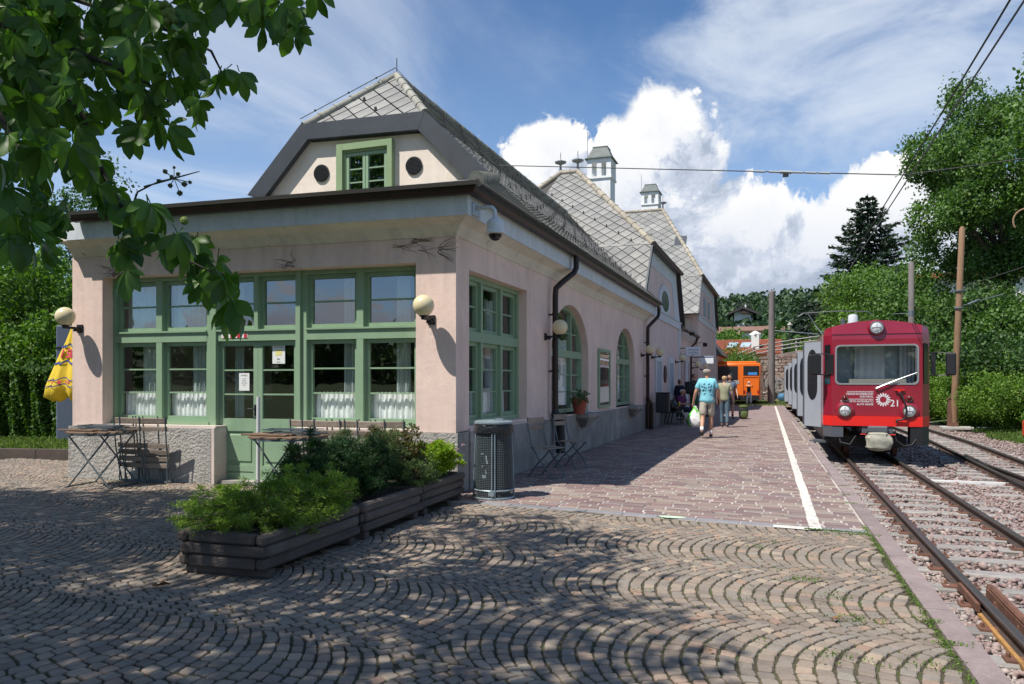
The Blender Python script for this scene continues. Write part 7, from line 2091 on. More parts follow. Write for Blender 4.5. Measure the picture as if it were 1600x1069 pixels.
walk = dict(hiL=(-.09, 0, .91), knL=(-.10, -.10, .50), anL=(-.10, -.36, .20), toeL=(-.10, -.27, .09), hiR=(.09, 0, .91), knR=(.09, .08, .49), anR=(.08, .10, .09), elL=(-.27, -.06, 1.12), haL=(-.33, .02, .88), elR=(.26, .02, 1.13), haR=(.29, .15, .93))
mb = person('man walking away in a light blue polo and beige shorts, carrying a plastic bag', (-1.80, 19.95, 0), .02, 1.82, walk, cloth('light_blue_polo', (.22, .56, .66)), cloth('beige_shorts', (.42, .38, .31)), True, m_gh, 0, .55, m_sh, mat('white_sock', (.75, .75, .74), .9), 1.12, (.45, .9))
# dark leafy print on his back
q = MB()
for sx_ in (-1, 1):
    for (x, z, r_, a) in ((.055, 1.32, .034, .8), (.10, 1.255, .036, 0), (.05, 1.245, .028, 1.5), (.08, 1.17, .042, .2), (.115, 1.29, .02, 2)):
        q.add([((sx_ * x + r_ * math.cos(t_) * math.cos(a) - r_ * .5 * math.sin(t_) * math.sin(a)) * 1.04, -.168, (z + r_ * math.cos(t_) * math.sin(a) + r_ * .5 * math.sin(t_) * math.cos(a)) * 1.04) for t_ in [i * PI / 5 for i in range(10)]], [tuple(range(10))])
obj('shirt_print', q, mat('navy_print', (.02, .07, .14), .8), mb, world=False, fix=False)
q = MB(); hnd = Vector((-2.16, 19.98, .82)); n = 22
rows_ = [(.0, .03), (-.10, .07), (-.22, .15), (-.36, .20), (-.47, .20), (-.54, .12)]
vs = []
for i, (dz, r_) in enumerate(rows_):
    for k in range(n): a = 2 * PI * k / n; w_ = 1 + .14 * math.sin(5 * a + i * 1.7) + R.uniform(-.06, .06); vs.append((hnd.x + .06 + r_ * w_ * math.cos(a), hnd.y + .55 * r_ * w_ * math.sin(a), hnd.z + dz))
q.add(vs, [(i * n + k, i * n + (k + 1) % n, (i + 1) * n + (k + 1) % n, (i + 1) * n + k) for i in range(5) for k in range(n)] + [tuple(range(5 * n, 6 * n))])
pb = thing('plastic_bag', 'bulging white and green plastic shopping bag carried by the man in light blue', 'shopping bag', tuple(hnd)); obj('bag', q, mat('bag_white', (.75, .75, .75), .45, spots=(3.2, .50, .56, (.12, .55, .04)), bump=.8, bscale=14, bdist=.03), pb, smooth='all')
q = MB(); q.tube([hnd + Vector((.02, 0, -.02)), hnd + Vector((0, 0, .08)), hnd + Vector((.04, 0, .08)), hnd + Vector((.05, 0, -.02))], .008, 5); obj('handle', q, mat('bag_handle', (.75, .75, .75), .5), pb)
walk2 = dict(knL=(-.09, .05, .50), anL=(-.09, .04, .09), knR=(.09, -.02, .50), anR=(.10, -.14, .10), elR=(.24, -.01, 1.13), haR=(.26, .13, .90), elL=(-.22, -.04, 1.13), haL=(-.24, .06, .88))
person('woman walking away in an olive t-shirt and blue jeans with blond tied-up hair', (-1.72, 25.0, 0), -.08, 1.69, walk2, cloth('olive_tshirt', (.30, .30, .20)), cloth('blue_jeans', (.085, .135, .18)), False, m_blond, .02, .55, m_sh, None, 1.0, (.1, 1))
person('man in a grey-blue shirt, dark cap and shorts standing behind the blond woman', (-1.92, 30.9, 0), PI + .25, 1.78, dict(elL=(-.25, .0, 1.13), haL=(-.26, .12, .92)), cloth('grey_blue_shirt', (.12, .15, .22)), cloth('checked_shorts', (.16, .14, .14)), True, m_brown, 0, .5, m_sh, mat('black_sock', (.03, .03, .03), .9), 1.08, (-.5, 1), None, mat('dark_cap', (.035, .04, .05), .8))
cam_pose = dict(elL=(-.27, .10, 1.28), elR=(.27, .10, 1.28), haL=(-.10, .20, 1.52), haR=(.10, .20, 1.52), knL=(-.12, 0, .5), anL=(-.13, -.02, .09), knR=(.12, 0, .5), anR=(.13, -.02, .09))
pc = person('person in an orange top and white trousers taking a picture by the bus', (-2.0, 51.0, 0), 0, 1.56, cam_pose, cloth('orange_top', (.75, .20, .04)), cloth('white_trousers', (.62, .62, .62)), False, m_wh, 0, .4, mat('white_shoe', (.7, .7, .7), .6), None, .95)
backpack('small black backpack worn by the person in orange', (-2.0, 50.80, .86), 0, .62, m2=mat('backpack_black', (.02, .022, .024), .8))
sit = dict(pel=(0, 0, .50), waist=(0, .0, .64), chest=(0, .03, .84), neck=(0, .07, 1.02), head=(0, .11, 1.14), crown=(0, .095, 1.235), shL=(-.17, .04, .96), shR=(.17, .04, .96), elL=(-.22, .10, .72), elR=(.22, .10, .72), haL=(-.06, .32, .70), haR=(.06, .34, .70),
           hiL=(-.09, .04, .50), hiR=(.09, .04, .50), knL=(-.10, .44, .50), knR=(.10, .44, .50), anL=(-.11, .42, .09), anR=(.11, .46, .09))
person('elderly white-haired woman in a purple top sitting on the end of the green bench', (-3.36, 27.15, 0), -PI / 2 - .45, 1.68, sit, cloth('purple_top', (.11, .015, .10)), cloth('dark_skirt', (.03, .025, .05)), False, m_wh, 0, .6, m_sh, None, 1.15)
pg = person('brown-haired man in a dark grey t-shirt and rucksack standing behind the bench', (-3.05, 28.6, 0), -.9, 1.80, dict(elR=(.24, .08, 1.14), haR=(.16, .34, 1.08), elL=(-.24, .06, 1.14), haL=(-.12, .33, 1.08)), cloth('dark_grey_tee', (.07, .075, .07)), cloth('green_shorts', (.02, .10, .06)), True, m_brown, 0, .5, m_sh, None, 1.05, (.3, 1))
backpack('dark rucksack on the back of the brown-haired man', (-3.22, 28.42, 1.0), -.9, .85, m2=mat('backpack_black', (.02, .022, .024), .8))
person('person in dark clothes standing close to the station wall, left of the brown-haired man', (-3.62, 29.0, 0), -.6, 1.60, {}, cloth('dark_navy_top', (.02, .02, .045)), cloth('dark_trousers', (.025, .025, .03)), False, m_brown, .05, 1.0, m_sh)
person('person in a dark red top standing in the shade behind the man in light blue', (-3.0, 32.6, 0), -1.2, 1.72, {}, cloth('dark_red_top', (.20, .02, .03)), cloth('dark_trousers', (.025, .025, .03)), False, m_brown, .06, .6, m_sh)
# small white dog on a lead
dg_ = thing('dog', 'small shaggy cream-white dog standing on a red lead beside the seated woman', 'dog', (-2.92, 26.6, 0), -PI / 2 + .25)
m_dog = mat('dog_fur', (.52, .47, .40), .95, var=.25, scale=25, bump=1.0, bscale=40, bdist=.02)
D_ = [[(Vector((0, -.22, .30)), .085, .085), (Vector((0, 0, .30)), .095, .10), (Vector((0, .18, .32)), .10, .11), (Vector((0, .27, .42)), .06, .06), (Vector((0, .32, .48)), .072, .068), (Vector((0, .41, .45)), .034, .034), (Vector((0, .45, .445)), .022, .022)],
      [(Vector((0, -.22, .30)), .085, .085), (Vector((0, -.30, .38)), .03, .03), (Vector((0, -.30, .50)), .022, .022)]]
for x in (-.06, .06):
    D_.append([(Vector((0, .18, .32)), .10, .11), (Vector((x, .17, .22)), .042, .045), (Vector((x, .155, .12)), .028, .028), (Vector((x, .165, .03)), .024, .026), (Vector((x, .20, .02)), .022, .018)])
    D_.append([(Vector((0, -.22, .30)), .085, .085), (Vector((x, -.19, .22)), .052, .06), (Vector((x, -.26, .12)), .026, .028), (Vector((x, -.235, .03)), .022, .024), (Vector((x, -.20, .02)), .022, .018)])
    D_.append([(Vector((0, .32, .48)), .072, .068), (Vector((x * 1.1, .30, .50)), .02, .024), (Vector((x * 1.35, .30, .43)), .018, .028)])
skin_mesh('body', D_, m_dog, dg_)
q = MB(); q.ball((0, .462, .452), .014, 8, 5); q.ball((-.03, .385, .495), .009, 6, 4); q.ball((.03, .385, .495), .009, 6, 4); obj('nose_and_eyes', q, m_iron, dg_, world=False)
q = MB(); q.lathe([(.066, .36), (.066, .385)], (0, .255, 0), 14, cap=False); obj('collar', q, m_bred, dg_, world=False)
q = MB(); q.tube(sag(Vector((-2.72, 26.68, .40)), Vector((-3.03, 27.0, .72)), .05), .006, 4); tag(obj('dog_lead', q, m_bred), 'thin red lead between the cream dog and the seated woman', 'lead')
# ============================================================= PLANTS AND TREES
def leafmat(n, c1, c2, c3, trans=.3, rough=.55): return mat(n, (0, 0, 0), rough, palette=[(0, c1), (.5, c2), (1, c3)], trans=trans, var=.34, scale=.7, spec=.35)
m_chest = leafmat('chestnut_leaf', (.045, .10, .018), (.065, .145, .024), (.10, .20, .03), .35, .4)
m_maple = leafmat('maple_leaf', (.055, .115, .03), (.085, .165, .04), (.13, .22, .05), .28)
m_tree2 = leafmat('light_tree_leaf', (.06, .13, .022), (.095, .18, .03), (.14, .24, .04), .28)
m_dkleaf = leafmat('dark_tree_leaf', (.03, .07, .02), (.05, .105, .028), (.075, .14, .035), .25)
m_shrub = leafmat('bright_shrub_leaf', (.07, .15, .02), (.12, .22, .03), (.19, .28, .045), .35)
m_fir = leafmat('spruce_needles', (.012, .03, .018), (.02, .045, .025), (.03, .06, .03), .08)
m_for = leafmat('forest_leaf', (.032, .065, .035), (.048, .088, .04), (.07, .12, .045), .1)
m_hedge = leafmat('hedge_leaf', (.035, .085, .018), (.06, .13, .022), (.10, .18, .03), .25)
m_bark = mat('bark', (.075, .06, .048), .95, var=.3, scale=4, bump=1, bscale=15, bdist=.03)
m_bark2 = mat('young_bark', (.09, .07, .045), .9, var=.3, scale=8, bump=.5, bscale=30)
def leaves_np(name, C, size, m, parent=None, up=.35, asp=.62, fold=.25, dirs=None):
    """small folded leaves (two quads) at points C"""
    n = len(C); C = np.asarray(C); size = np.asarray(size) * np.ones(n)
    D = NR.normal(size=(n, 3)); D[:, 2] -= up if dirs is None else 0
    if dirs is not None: D = D * .35 + dirs
    D /= np.linalg.norm(D, axis=1, keepdims=True)
    Nn = NR.normal(size=(n, 3)); Nn[:, 2] += .9; Nn -= D * (Nn * D).sum(1, keepdims=True); Nn /= np.linalg.norm(Nn, axis=1, keepdims=True)
    S_ = np.cross(D, Nn); s = size[:, None]
    a, b_ = C - D * s * .5, C + D * s * .5; mid = C + D * s * .08; w = S_ * s * asp * .5; up_ = Nn * s * fold * .5
    V = np.stack([a, mid + w + up_, b_, mid - w + up_], 1).reshape(-1, 3)
    V = np.stack([a, mid + w + up_, b_, a, b_, mid - w + up_], 1).reshape(-1, 3)
    Fc = np.arange(n * 6).reshape(-1, 3)
    # share the mid rib so each leaf is one island
    V = np.stack([a, mid + w + up_, b_, mid - w + up_], 1).reshape(-1, 3); i = np.arange(n)[:, None] * 4
    Fc = np.concatenate([i + [0, 1, 2], i + [0, 2, 3]], 1).reshape(-1, 3)
    return np_obj(name, V, Fc, m, parent)
def blob_pts(blobs, n, shell=.55):
    """points through lumpy crown volume, gathered into sprays"""
    w = np.array([b[3] * b[4] * b[5] for b in blobs]) ** .75; w /= w.sum(); idx_ = NR.choice(len(blobs), n, p=w); B = np.array(blobs)[idx_]
    d = NR.normal(size=(n, 3)); d /= np.linalg.norm(d, axis=1, keepdims=True); r = shell + (1 - shell) * NR.random((n, 1)) ** .6
    return B[:, :3] + d * r * B[:, 3:6]
def crown(parent, c, R3, n, leaf, m, lumps=26, lump_r=.33, clump=14, name='crown', seed=1, drop=.22, zcut=None):
    """uneven crown: lumps set through an ellipsoid, sprays of leaves on each lump"""
    rr = np.random.RandomState(seed); L = []
    for k in range(lumps):
        d = rr.normal(size=3); d /= np.linalg.norm(d); f = .35 + .62 * rr.random() ** .5
        if d[2] < -.5: f *= .7
        s = lump_r * (.65 + .7 * rr.random())
        L.append((c[0] + d[0] * R3[0] * f, c[1] + d[1] * R3[1] * f, c[2] + d[2] * R3[2] * f, R3[0] * s, R3[1] * s, R3[2] * s * .75))
    nc = n // clump; P = blob_pts(L, nc); P = np.repeat(P, clump, 0) + NR.normal(size=(nc * clump, 3)) * leaf * 1.15
    return leaves_np(name, P, leaf * NR.uniform(.7, 1.3, len(P)), m, parent), L
def tree(label, base, h, R3, n, leaf, m, seed=1, trunk_r=.25, kind='tree', lumps=26, lump_r=.33, cz=None, bark=None, group=None):
    t = thing(kind, label, 'tree', tuple(base), 0, group); base = Vector(base); rr = random.Random(seed)
    c = (base.x, base.y, base.z + (cz if cz is not None else h - R3[2] * .95))
    cr, L = crown(t, c, R3, n, leaf, m, lumps, lump_r, seed=seed)
    q = MB(); tp = Vector((c[0] + rr.uniform(-.3, .3), c[1], c[2] + R3[2] * .3)); md = base.lerp(tp, .5) + Vector((rr.uniform(-.3, .3), 0, 0))
    q.tube([base - Vector((0, 0, .2)), base.lerp(md, .4), md, tp], [trunk_r * 1.25, trunk_r, trunk_r * .75, trunk_r * .3], 8)
    for k in range(min(len(L), 14)):
        l = L[k]; s_ = base.lerp(tp, rr.uniform(.35, .9)); e_ = Vector(l[:3]); q.tube([s_, s_.lerp(e_, .5) + Vector((0, 0, .2)), e_], [trunk_r * .35, trunk_r * .22, trunk_r * .08], 5)
    obj('trunk', q, bark or m_bark, t, fix=False)
    return t
# --- far hill: woods reading as one mass
def forest(name, n, region, m, label, smin, smax, seed):
    rr = np.random.RandomState(seed); V = []; Fs = []; cnt = 0
    bv = ICV; pts = []
    while len(pts) < n:
        x = rr.uniform(*region[0]); y = rr.uniform(*region[1])
        u_ = (CY * x + SY * y) / (-SY * x + CY * y) * F_PX + 800
        if 1138 < u_ < 1184 and y < 182 and rr.rand() < .93: continue
        pts.append((x, y, terrain_h(x, y)))
    pts = np.array(pts); k = 0
    C = []; S_ = []
    for j in range(80):
        d = rr.normal(size=(n, 3)); d /= np.linalg.norm(d, axis=1, keepdims=True); s = rr.uniform(smin, smax, n); hgt = s * 2.6
        rad_ = s[:, None] * np.array([1, 1, 1]) * (.9 - .35 * d[:, 2:3])
        C.append(np.stack([pts[:, 0] + d[:, 0] * rad_[:, 0], pts[:, 1] + d[:, 1] * rad_[:, 1], pts[:, 2] + hgt * .5 + d[:, 2] * hgt * .5], 1)); S_.append(s * .40)
    o = leaves_np(name, np.concatenate(C), np.concatenate(S_), m, None, up=-.1, asp=.8)
    return tag(o, label, 'forest', kind='stuff')
forest('hillside_forest', 2600, ((-90, 330), (150, 330)), m_for, 'dark mixed forest covering the hill behind the station', 2.6, 4.2, 3)
forest('lower_woods', 420, ((-30, 190), (88, 150)), m_dkleaf, 'mid-green woods at the foot of the hill behind the red roof', 1.8, 3.2, 5)
forest('reflection_woods', 260, ((-110, 130), (-150, -95)), m_dkleaf, 'unseen woods behind the camera, added to darken the shop window reflections', 3.2, 4.6, 8)  # added out of view so the window panes mirror dark trees
# conifers
def spruce(label, base, h, r, seed, m=None, n=46, leaf=.34):
    t = thing('spruce_tree', label, 'tree', tuple(base)); rr = random.Random(seed); base = Vector(base); C = []; Dd = []; q = MB()
    q.tube([base, base + Vector((0, 0, h))], [r * .08, .03], 7)
    z = h * .12
    while z < h * .985:
        f = 1 - z / h; L = r * (f ** .62) * rr.uniform(.8, 1.12) + .1; k = max(5, int(6 + 5 * f)); a0 = rr.uniform(0, 6)
        for i in range(k):
            a = a0 + 2 * PI * i / k + rr.uniform(-.25, .25); l = L * rr.uniform(.7, 1.1); e = Vector((math.cos(a), math.sin(a), 0))
            tip = base + Vector((0, 0, z)) + e * l + Vector((0, 0, -.12 * l + .1)); s_ = base + Vector((0, 0, z))
            q.tube([s_, s_.lerp(tip, .5) + Vector((0, 0, -.06 * l)), tip + Vector((0, 0, .12 * l))], [.03, .02, .008], 4, cap=False)
            m_ = max(5, int(n * l / r)); sd_ = Vector((-e.y, e.x, 0))
            for j in range(m_):
                u = rr.random() ** .8; wd = l * .20 * (1 - u * .6); o = rr.gauss(0, wd * .7)
                p = s_.lerp(tip, u) + sd_ * o + Vector((0, 0, -.06 * l * math.sin(u * PI) - abs(rr.gauss(0, .10)) + .12 * l * max(0, u - .6))); C.append(tuple(p)); Dd.append(tuple(e * .8 + sd_ * (o * 1.2) + Vector((0, 0, -.45 + .5 * u))))
        z += h * .026
    leaves_np('needles', C, leaf, m or m_fir, t, dirs=np.array(Dd), asp=.4); obj('trunk', q, m_bark, t, fix=False)
    return t
b_ = gnd(1356, 68, 1.0); spruce('tall dark spruce standing alone against the clouds behind the tram', b_, at(1355, 303, 68).z - 1.0, 7.0, 3, n=140, leaf=.5)
for (px, d, top, r, lb) in ((1262, 100, 470, 5, 'broad dark conifer at the foot of the hill, above the street lantern'), (1300, 92, 452, 5.5, 'dark conifer just left of the tall spruce')):
    b_ = gnd(px, d, 2); spruce(lb, b_, at(px, top, d).z - 2, r, px, n=50, leaf=.6)
# broadleaf trees behind the track
def T(label, px, d, top, rw, n, leaf, m, seed, zb=-.3, rz_=None, lumps=26, lump_r=.33, kind='tree', tr=.2):
    b_ = gnd(px, d, zb); h = at(px, top, d).z - zb; Rz = rz_ or h * .48; return tree(label, b_, h, (rw, rw * .9, Rz), n, leaf, m, seed, tr, kind, lumps, lump_r)
mp_ = gnd(1572, 42, 0.4)
tree('huge maple towering over the right side of the picture behind the orange pole', mp_, at(1560, 128, 42).z, (4.9, 5.0, 6.6), 66000, .20, m_maple, 21, .42, 'maple_tree', 54, .20, cz=at(1540, 322, 42).z)
T('rounded mid-green tree directly behind the tram roof and grey pole', 1385, 52, 408, 4.4, 20000, .24, m_tree2, 4, lumps=34)
T('small round tree left of the grey pole, under the tall spruce', 1325, 60, 452, 3.2, 11000, .24, m_tree2, 5)
T('bushy tree filling the gap under the left side of the maple', 1455, 46, 425, 4.0, 20000, .22, m_maple, 6, lumps=34)
T('dark tree behind the orange pole below the maple', 1525, 40, 465, 3.6, 18000, .2, m_dkleaf, 7, lumps=30)
T('dark green tree at the right edge below the maple', 1600, 38, 450, 3.8, 16000, .2, m_maple, 8, lumps=30)
T('lower leafy tree just right of the tram front', 1465, 40, 520, 2.8, 12000, .18, m_tree2, 9)
T('dark shrubby tree at the right edge behind the bright shrubs', 1585, 31, 515, 2.6, 11000, .15, m_dkleaf, 10)
T('shaded tree behind the tram mirror', 1430, 47, 478, 3.2, 12000, .2, m_dkleaf, 12)
T('tree peeping in at the top right corner', 1660, 34, 105, 2.6, 7000, .24, m_maple, 13, rz_=3.0, tr=.3)
lbs = [(1455, 34, 585, 1.2, 'bright green shrub just right of the tram mirror'), (1478, 33, 572, 1.3, 'bright green shrub left of the orange pole'), (1520, 31, 562, 1.45, 'tall bright green shrub right of the orange pole'), (1555, 28.5, 565, 1.5, 'yellow-green shrub in the middle of the bank on the right'),
       (1590, 26.5, 572, 1.5, 'bright shrub at the right edge of the picture'), (1540, 29.5, 600, 1.1, 'low shrub spilling over the grass verge on the right'), (1500, 33, 600, 1.0, 'low shrub directly behind the foot of the orange pole'), (1630, 25, 585, 1.5, 'shrub cut off by the right edge'), (1462, 37, 610, 1.1, 'small shrub low behind the tram')]
for i, (px, d, top, rw, lb) in enumerate(lbs):
    b_ = gnd(px, d + 1.6, -.2); h = at(px, top, d).z + .2; t = thing('shrub', lb, 'shrub', tuple(b_), 0, 'bright shrubs on the bank beside the track')
    crown(t, (b_.x, b_.y, b_.z + h * .46), (rw, rw * .8, h * .54), 7500, .10, m_shrub, 22, .36, seed=40 + i)
    q = MB(); [q.tube([b_, b_ + Vector((R.uniform(-.6, .6) * rw, R.uniform(-.3, .3), h * .7))], [.03, .01], 5) for _ in range(5)]; obj('stem', q, m_bark2, t, fix=False)
T('small leafy tree in front of the red-tiled roof behind the bus', 1152, 60, 540, 1.9, 5000, .16, m_tree2, 14, zb=1.0)
T('round bright tree at the foot of the hill near the lantern', 1212, 95, 530, 3.0, 4500, .3, m_shrub, 15, zb=1.5)
T('tree beside the farther station houses above the red roof', 1140, 90, 520, 4, 5000, .35, m_tree2, 16, zb=1.5)
# left background
T('big leafy tree beyond the hedge at the left edge', 20, 27, 440, 3.2, 24000, .17, m_tree2, 17, zb=0, lumps=34)
T('leafy tree beyond the hedge beside the cafe pillar', 85, 25, 400, 2.9, 24000, .17, m_tree2, 18, zb=0, lumps=34)
T('tall tree whose top shows above the gutter behind the chestnut leaves', 128, 40, 278, 2.9, 9000, .2, m_dkleaf, 19, zb=0)
T('tree farther left beyond the hedge', -60, 26, 420, 3.2, 9000, .2, m_tree2, 20, zb=0)
hd_ = thing('hedge', 'clipped leafy hedge beyond the lawn left of the cafe', 'hedge', (-19, 16, 0))
ha, hb = gnd(-60, 18.5), gnd(150, 17.5); hl = hb - ha; n = 26000
u = NR.random(n); v = NR.random(n); face_ = NR.random(n); hd_n = Vector((-hl.y, hl.x, 0)).normalized()
if hd_n.y < 0: hd_n = -hd_n
dep = np.where(face_ < .7, NR.random(n) * .12, NR.random(n) * 1.4); zz = np.where(face_ < .7, v * 1.62 + .1, 1.68 + NR.normal(size=n) * .05)
w_ = .08 * np.sin(u * 40) + .05 * np.sin(u * 95 + v * 7)
C = np.stack([ha.x + hl.x * u + hd_n.x * (dep + w_), ha.y + hl.y * u + hd_n.y * (dep + w_), zz + .04 * np.sin(u * 60)], 1)
leaves_np('leaves', C, NR.uniform(.07, .12, n), m_hedge, hd_)
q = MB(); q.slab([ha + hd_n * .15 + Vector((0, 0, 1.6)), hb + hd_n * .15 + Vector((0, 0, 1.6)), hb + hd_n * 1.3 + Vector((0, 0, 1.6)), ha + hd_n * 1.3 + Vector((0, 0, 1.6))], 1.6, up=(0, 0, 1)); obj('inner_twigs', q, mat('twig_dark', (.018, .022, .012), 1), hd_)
# --- house roofs on the slope
def cottage(label, px, d, pyr, pye, w, wallm, roofm, name='house', zb=None, chim=None, windows=True):
    c = gnd(px, d); ze, zr = at(px, pye, d).z, at(px, pyr, d).z; t = thing(name, label, 'building', (c.x, c.y, 0)); zb = zb if zb is not None else ze - 3
    q = MB(); q.box(c.x - w / 2, c.x + w / 2, d * .97 * 1.0 + (c.y - d * .97), c.y + 6, zb, ze); obj('wall', q, wallm, t)
    q = MB(); q.slab([(c.x - w / 2 - .5, c.y - .7, ze - .1), (c.x + w / 2 + .5, c.y - .7, ze - .1), (c.x + w / 2 + .5, c.y + 3, zr), (c.x - w / 2 - .5, c.y + 3, zr)], .25); q.slab([(c.x - w / 2 - .5, c.y + 3, zr), (c.x + w / 2 + .5, c.y + 3, zr), (c.x + w / 2 + .5, c.y + 6.7, ze - .1), (c.x - w / 2 - .5, c.y + 6.7, ze - .1)], .25)
    rf = obj('roof', q, roofm, t)
    return t, rf, c, ze, zr
m_rtile = mat('orange_roof_tile', (.40, .12, .065), .85, var=.2, scale=1.2, bump=.5, bscale=6, grime=((.25, .09, .06), .5)); m_rtile2 = mat('brown_roof_tile', (.20, .11, .08), .85, var=.2, scale=1.5); m_hw = mat('white_house_wall', (.72, .71, .68), .9)
t, rf, c, ze, zr = cottage('long house with an orange-red tiled roof, two skylights and a white chimney behind the bus', 1153, 74, 529, 552, 7.0, m_cream, m_rtile, chim=True)
for px in (1140, 1161):
    a = at(px, 541, 74); q = MB(); f_ = (a.z - ze) / (zr - ze); yy = c.y - .7 + 3.7 * f_
    q.slab([(a.x - .45, yy - .35, a.z - .25), (a.x + .45, yy - .35, a.z - .25), (a.x + .75, yy + .45, a.z + .45), (a.x - .15, yy + .45, a.z + .45)], .12, up=(0, -.6, .8)); obj('skylight', q, mat('skylight_glass', (.35, .45, .5), .15, spec=.9), rf)
a = at(1180, 540, 74); q = MB(); q.box(a.x - .36, a.x + .36, c.y + .4, c.y + 1.1, ze, zr + .35); q.lathe([(.55, zr + .35), (.55, zr + .45), (.1, zr + .75)], (a.x, c.y + .8, 0), 4); obj('chimney', q, m_hw, rf)
# courses of the tiled roof
q = MB()
for i in range(14):
    for j in range(36):
        x0_ = c.x - 4 + j * 8 / 36; f0 = i / 14; f1 = (i + 1.1) / 14; ya, yb_ = c.y - .7 + 3.7 * f0, c.y - .7 + 3.7 * f1; za, zb_ = ze - .1 + (zr - ze + .1) * f0, ze - .1 + (zr - ze + .1) * f1
        q.quad((x0_, ya, za + .09), (x0_ + .2, ya, za + .09), (x0_ + .2, yb_, zb_ + .03), (x0_, yb_, zb_ + .03))
o = obj('roof_tiles', q, m_rtile, rf, fix=False); o['kind'] = 'stuff'
# white chalet on the hill: wide gable towards the viewer
def chalet(label, px, d, py0, pyapex, pyeave, wpx, m_w, m_r):
    c = at(px, py0, d); s_ = d / F_PX; W2 = wpx * s_ / 2; za, ze_ = at(px, pyapex, d).z, at(px, pyeave, d).z
    t = thing('chalet', label, 'building', (c.x, c.y, c.z)); q = MB(); q.prism([(c.x - W2, c.z - 3), (c.x + W2, c.z - 3), (c.x + W2, ze_), (c.x, za - .3), (c.x - W2, ze_)], c.y, c.y + 12, 'Y'); obj('wall', q, m_w, t)
    q = MB(); q.slab([(c.x - W2 - 2, c.y - 1.5, ze_ - .6), (c.x, c.y - 1.5, za), (c.x, c.y + 13, za), (c.x - W2 - 2, c.y + 13, ze_ - .6)], .5, up=(0, 0, 1)); q.slab([(c.x, c.y - 1.5, za), (c.x + W2 + 2, c.y - 1.5, ze_ - .6), (c.x + W2 + 2, c.y + 13, ze_ - .6), (c.x, c.y + 13, za)], .5, up=(0, 0, 1)); rf = obj('roof', q, m_r, t)
    q = MB(); q.box(c.x - .2 * W2, c.x + .9 * W2, c.y - 1.2, c.y - .1, c.z + .6, c.z + 1.6); obj('balcony', q, mat('dark_balcony', (.06, .035, .025), .8), t)
    for k in range(5):
        q = MB(); x = c.x - W2 * .55 + k * W2 * .3; q.box(x, x + W2 * .14, c.y - .05, c.y - .01, c.z + 1.9, c.z + 3.4); obj('window', q, m_blk, t)
    q = MB(); q.box(c.x + .1 * W2, c.x + .3 * W2, c.y + 3, c.y + 5, za - .5, za + .8); obj('chimney', q, m_hw, rf)
    return t
chalet('white chalet with a dark roof and balcony high on the forested hill', 1161, 185, 494, 479.5, 487, 27, m_hw, mat('dark_chalet_roof', (.045, .04, .04), .8))
cottage('brown-roofed house among the trees below the white chalet', 1171, 125, 508, 516, 10, m_hw, m_rtile2)
cottage('small brown-roofed house just right of the far station house', 1128, 110, 512, 521, 4, m_hw, m_rtile2)
cottage('red-roofed house glimpsed through the foot of the maple', 1452, 66, 420, 430, 7, m_hw, m_rtile, zb=4)
cottage('red-roofed house glimpsed at the right edge behind the maple', 1606, 60, 402, 422, 3, m_hw, m_rtile, zb=4)

# --- shrubs in the planters
def tufts(parent, centres, n, leaf, m, spread, dirs_up=.6, name='foliage', asp=.18):
    """needle-like sprays radiating from twig tips"""
    C, D = [], []
    for (x, y, z, r) in centres:
        for _ in range(n):
            d = Vector((R.gauss(0, 1), R.gauss(0, 1), R.gauss(dirs_up, .8))).normalized(); k = R.random() ** .5 * r
            C.append((x + d.x * k, y + d.y * k, z + d.z * k * .8)); D.append(tuple(d))
    return leaves_np(name, np.array(C), NR.uniform(.7, 1.3, len(C)) * leaf, m, parent, dirs=np.array(D) * 1.3, asp=asp, fold=.1)
m_jun = leafmat('juniper_green', (.11, .19, .028), (.17, .27, .035), (.24, .34, .04), .25)
m_pine = leafmat('dark_pine', (.018, .055, .018), (.03, .08, .024), (.05, .11, .03), .08)
m_jb = leafmat('bluish_juniper', (.055, .10, .03), (.085, .14, .04), (.12, .19, .05), .12)
m_rb = leafmat('reddish_shrub', (.09, .05, .03), (.10, .09, .03), (.12, .14, .03), .15)
m_yg = leafmat('yellow_green_shrub', (.13, .22, .015), (.20, .30, .02), (.27, .36, .03), .3)
def bush(label, c, R3, ntip, n, leaf, m, seed, name='shrub', asp=.18, up=.6, tr=.07, low=-.3):
    rr = random.Random(seed); t = thing(name, label, 'shrub', (c[0], c[1], .35)); q = MB(); tips = []
    for _ in range(ntip):
        a = rr.uniform(0, 2 * PI); e = rr.uniform(low, 1.0); f = rr.uniform(.55, 1.0)
        p = Vector((c[0] + math.cos(a) * math.sqrt(max(0, 1 - e * e * .8)) * R3[0] * f, c[1] + math.sin(a) * math.sqrt(max(0, 1 - e * e * .8)) * R3[1] * f, c[2] + e * R3[2] * f)); tips.append((p.x, p.y, p.z, tr * rr.uniform(.7, 1.3)))
        s_ = Vector((c[0] + rr.uniform(-.08, .08), c[1] + rr.uniform(-.1, .1), .36)); q.tube([s_, s_.lerp(p, .5) + Vector((0, 0, .03)), p], [.009, .006, .003], 4, cap=False)
        for k in range(2): u_ = rr.uniform(.5, .9); pp = s_.lerp(p, u_); tips.append((pp.x + rr.gauss(0, .04), pp.y + rr.gauss(0, .04), pp.z + rr.gauss(0, .03), tr * .9))
    tufts(t, tips, n, leaf, m, 1, up, asp=asp); obj('twigs', q, m_bark2, t, fix=False)
    return t
bush('low spreading yellow-green juniper sprawling over the nearest planter end', (-3.88, 4.95, 0.40), (.62, .62, .22), 150, 80, .032, m_jun, 1, 'juniper', low=-.75, tr=.06)
